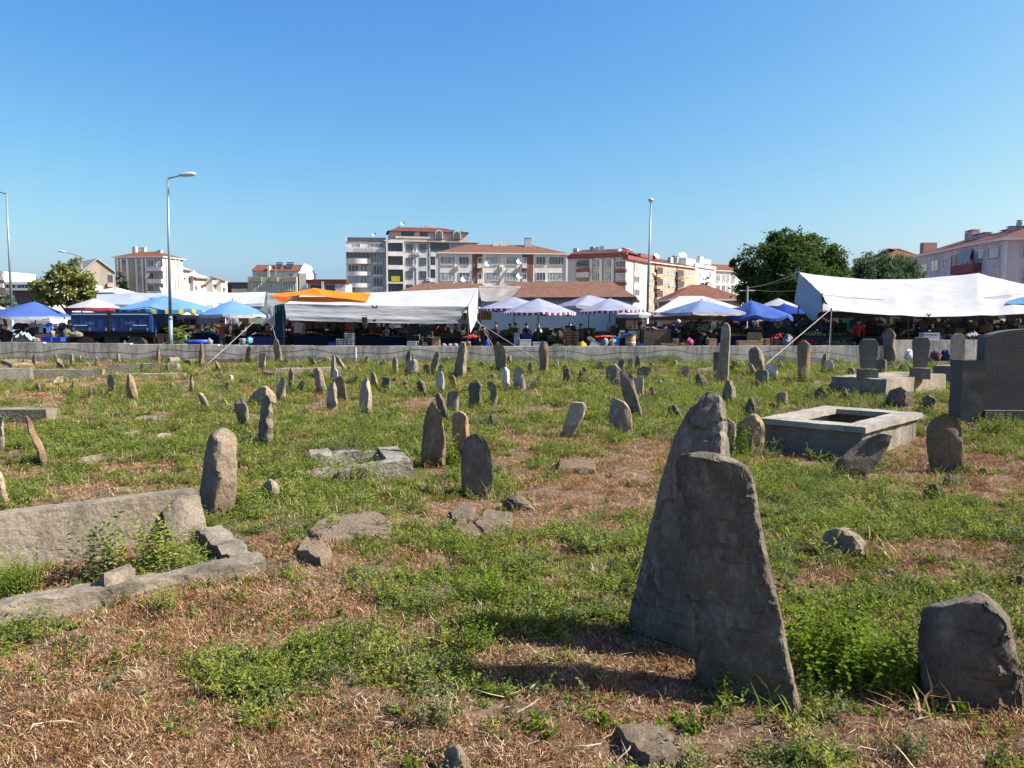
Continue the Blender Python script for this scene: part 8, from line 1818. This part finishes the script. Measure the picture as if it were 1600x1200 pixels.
# the jumble of goods, boxes and half-hidden things in the shade under the canopies: nobody could count it
def jumble():
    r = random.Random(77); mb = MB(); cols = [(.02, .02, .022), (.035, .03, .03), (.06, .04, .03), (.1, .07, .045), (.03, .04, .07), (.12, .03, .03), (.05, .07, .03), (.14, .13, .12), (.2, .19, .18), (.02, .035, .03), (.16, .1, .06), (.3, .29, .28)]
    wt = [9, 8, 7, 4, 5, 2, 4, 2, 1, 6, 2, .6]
    def item(px, py, Y, w, h, kind, mi):
        p = P(px, py, Y); a = r.uniform(-.5, .5); c, s = math.cos(a), math.sin(a)
        if kind == 0: mb.obox(p - Vector((c, s, 0)) * w / 2, Vector((c, s, 0)) * w, Vector((-s, c, 0)) * w * .8, Vector((0, 0, h)), mi)
        elif kind == 1:
            n = 7; prof = [(.7, 0), (1, .3), (.9, .7), (.35, 1)]; v = []; f = []
            for rr, z in prof: v += [p + Vector((w / 2 * rr * math.cos(6.2832 * k / n) * r.uniform(.85, 1.1), w / 2 * rr * math.sin(6.2832 * k / n), h * z)) for k in range(n)]
            for j in range(3): f += [(j * n + k, j * n + (k + 1) % n, (j + 1) * n + (k + 1) % n, (j + 1) * n + k) for k in range(n)]
            f.append(tuple(3 * n + k for k in range(n))); mb.add(v, f, mi)
        else:
            v = [p + Vector((-w / 2, 0, h)), p + Vector((w / 2, .05, h * r.uniform(.85, 1.1))), p + Vector((w * r.uniform(.2, .5), -.04, 0)), p + Vector((-w * r.uniform(.2, .5), .03, 0))]; v += [q + Vector((0, .05, 0)) for q in v]
            mb.add(v, [(0, 1, 2, 3), (7, 6, 5, 4), (0, 4, 5, 1), (1, 5, 6, 2), (2, 6, 7, 3), (3, 7, 4, 0)], mi)
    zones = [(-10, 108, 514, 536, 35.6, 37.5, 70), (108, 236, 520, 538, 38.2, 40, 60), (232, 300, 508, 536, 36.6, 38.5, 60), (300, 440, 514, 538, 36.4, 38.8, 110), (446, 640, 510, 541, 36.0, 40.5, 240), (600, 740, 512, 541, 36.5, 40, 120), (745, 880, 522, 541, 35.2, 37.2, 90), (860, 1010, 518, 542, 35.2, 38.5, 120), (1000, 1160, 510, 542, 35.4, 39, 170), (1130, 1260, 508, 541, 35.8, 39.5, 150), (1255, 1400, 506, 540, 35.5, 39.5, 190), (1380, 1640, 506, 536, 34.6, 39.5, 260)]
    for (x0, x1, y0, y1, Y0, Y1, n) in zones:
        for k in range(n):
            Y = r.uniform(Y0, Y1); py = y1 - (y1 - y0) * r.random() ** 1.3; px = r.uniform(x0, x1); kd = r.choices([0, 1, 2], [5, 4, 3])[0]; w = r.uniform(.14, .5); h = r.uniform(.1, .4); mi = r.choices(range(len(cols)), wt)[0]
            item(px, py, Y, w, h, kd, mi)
    for (x0, x1, Y, yt) in ((1060, 1165, 40.2, 497), (1240, 1310, 40.4, 494), (1350, 1396, 40.4, 494), (1428, 1515, 40.4, 494), (1540, 1600, 40.4, 494), (985, 1010, 41, 500)):  # dark sheets added along the back to stand for shade under the canopies
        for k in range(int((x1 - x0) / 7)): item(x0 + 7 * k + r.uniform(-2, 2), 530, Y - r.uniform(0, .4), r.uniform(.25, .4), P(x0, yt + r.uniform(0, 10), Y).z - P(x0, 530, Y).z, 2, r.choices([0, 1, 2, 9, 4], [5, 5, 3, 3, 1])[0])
    o = mb.build('stall_goods', [cm(c) for c in cols]); tag(o, 'dark jumble of goods, boxes, cloth and dark sheets added for shade under the market canopies', 'market goods', kind='stuff')
jumble()
# ------------------------------------------------------------------ single plants that stand out
def plant(label, px, py, size, kind='leafy', mat=None, seed=1, n=1):
    p = G(px, py); r = random.Random(seed); mb = MB()
    if kind == 'leafy':
        for k in range(int(48 * n)):
            a = r.uniform(0, 6.283); rr = size * r.uniform(0, .75) * math.sqrt(n); b = Vector((math.cos(a) * rr, math.sin(a) * rr * .7, 0)); h = size * r.uniform(.5, 1.05); top = b + Vector((r.gauss(0, .12) * size, r.gauss(0, .12) * size, h)); s = Vector((.0018, 0, 0)); mb.add([b - s, b + s, top], [(0, 1, 2)])
            for q in range(13):
                c = b.lerp(top, .15 + .85 * q / 12); an = r.uniform(0, 6.283); d = Vector((math.cos(an), math.sin(an), r.uniform(-.1, .6))); leaf(mb, c, d, Vector((r.gauss(0, .3), r.gauss(0, .3), 1)), size * r.uniform(.07, .13), size * r.uniform(.045, .075))
    else:
        for k in range(int(60 * n)):
            a = r.uniform(0, 6.283); e = r.uniform(.3, 1.4); d = Vector((math.cos(a) * math.cos(e), math.sin(a) * math.cos(e), math.sin(e))); c = Vector((r.gauss(0, .2) * size, r.gauss(0, .2) * size, 0)); ln = size * r.uniform(.5, 1.0)
            for q in range(10):
                c = c + d * ln / 10; d = (d + Vector((r.gauss(0, .15), r.gauss(0, .15), r.gauss(0, .1)))).normalized()
                for sg in (-1, 1): leaf(mb, c, Vector((-d.y, d.x, .2)) * sg + d * .5, Vector((0, 0, 1)), size * .1, size * .035)
    o = mk('weed_plant', mb.v, mb.f, mat or GREENLEAF, None, loc=p); return tag(o, label, 'weed', 'larger weeds')
plant('bright broad-leaved weed patch right of the dark trapezoid slab', 1320, 1060, .34, 'leafy', BRIGHTLEAF, 1, 2.4)
plant('leafy weeds between the trapezoid slab and the squat stone', 1390, 1075, .26, 'leafy', GREENLEAF, 2, 1.6)
plant('bright weed cluster left of the tallest slab shadow', 775, 950, .24, 'leafy', BRIGHTLEAF, 3, 1.2)
plant('young upright weed with big leaves left of centre front', 738, 1020, .2, 'leafy', BRIGHTLEAF, 4, .25)
plant('bushy weed inside the broken concrete grave', 235, 895, .42, 'leafy', GREENLEAF, 5, .9)
plant('tall thistle-like weed inside the broken grave', 165, 905, .5, 'leafy', DUSTLEAF, 6, .5)
plant('feathery weed against the grave wall at the left edge', 25, 935, .34, 'feather', GREENLEAF, 7, 1.0)
plant('dark feathery weed growing over the sunken frame', 540, 718, .45, 'feather', DUSTLEAF, 8, 1.0)
plant('weeds climbing the front of the sunken frame', 560, 758, .35, 'leafy', GREENLEAF, 9, .8)
plant('weed clump at the foot of the sloped-top headstone', 958, 690, .3, 'feather', GREENLEAF, 10, 1.0)
plant('ivy-like weeds at the foot of the column stump', 1252, 600, .5, 'leafy', GREENLEAF, 11, .6)
plant('weed growing on the brown boulder-like headstone', 1160, 716, .42, 'leafy', BRIGHTLEAF, 12, .5)
plant('weeds beside the ochre headstone', 372, 800, .3, 'leafy', GREENLEAF, 13, 1.2)
plant('low dusty thistle in the bottom centre', 675, 1135, .16, 'leafy', DUSTLEAF, 14, .7)
plant('low dusty thistle at the bottom right', 1415, 1188, .14, 'leafy', DUSTLEAF, 15, .6)
plant('weed bush at the front rim of the broken grave', 258, 958, .16, 'leafy', GREENLEAF, 16, .7)
plant('dark leafy weeds at the foot of the monument', 1560, 680, .32, 'leafy', GREENLEAF, 17, 1.6)
plant('mound of tall grass right of the box tomb', 1412, 680, .4, 'feather', GREENLEAF, 18, 1.6)
plant('weed tuft between the central three headstones', 702, 728, .4, 'leafy', GREENLEAF, 19, .6)
plant('grassy clump left of the squat stone among litter', 1345, 915, .14, 'feather', GREENLEAF, 20, 1.0)
plant('single tall stem weed right of the trapezoid slab', 1228, 930, .3, 'leafy', DUSTLEAF, 21, .2)
plant('weed mound at the foot of the wall, right of centre', 1045, 567, .5, 'feather', GREENLEAF, 22, 1.6)
ground_cover()
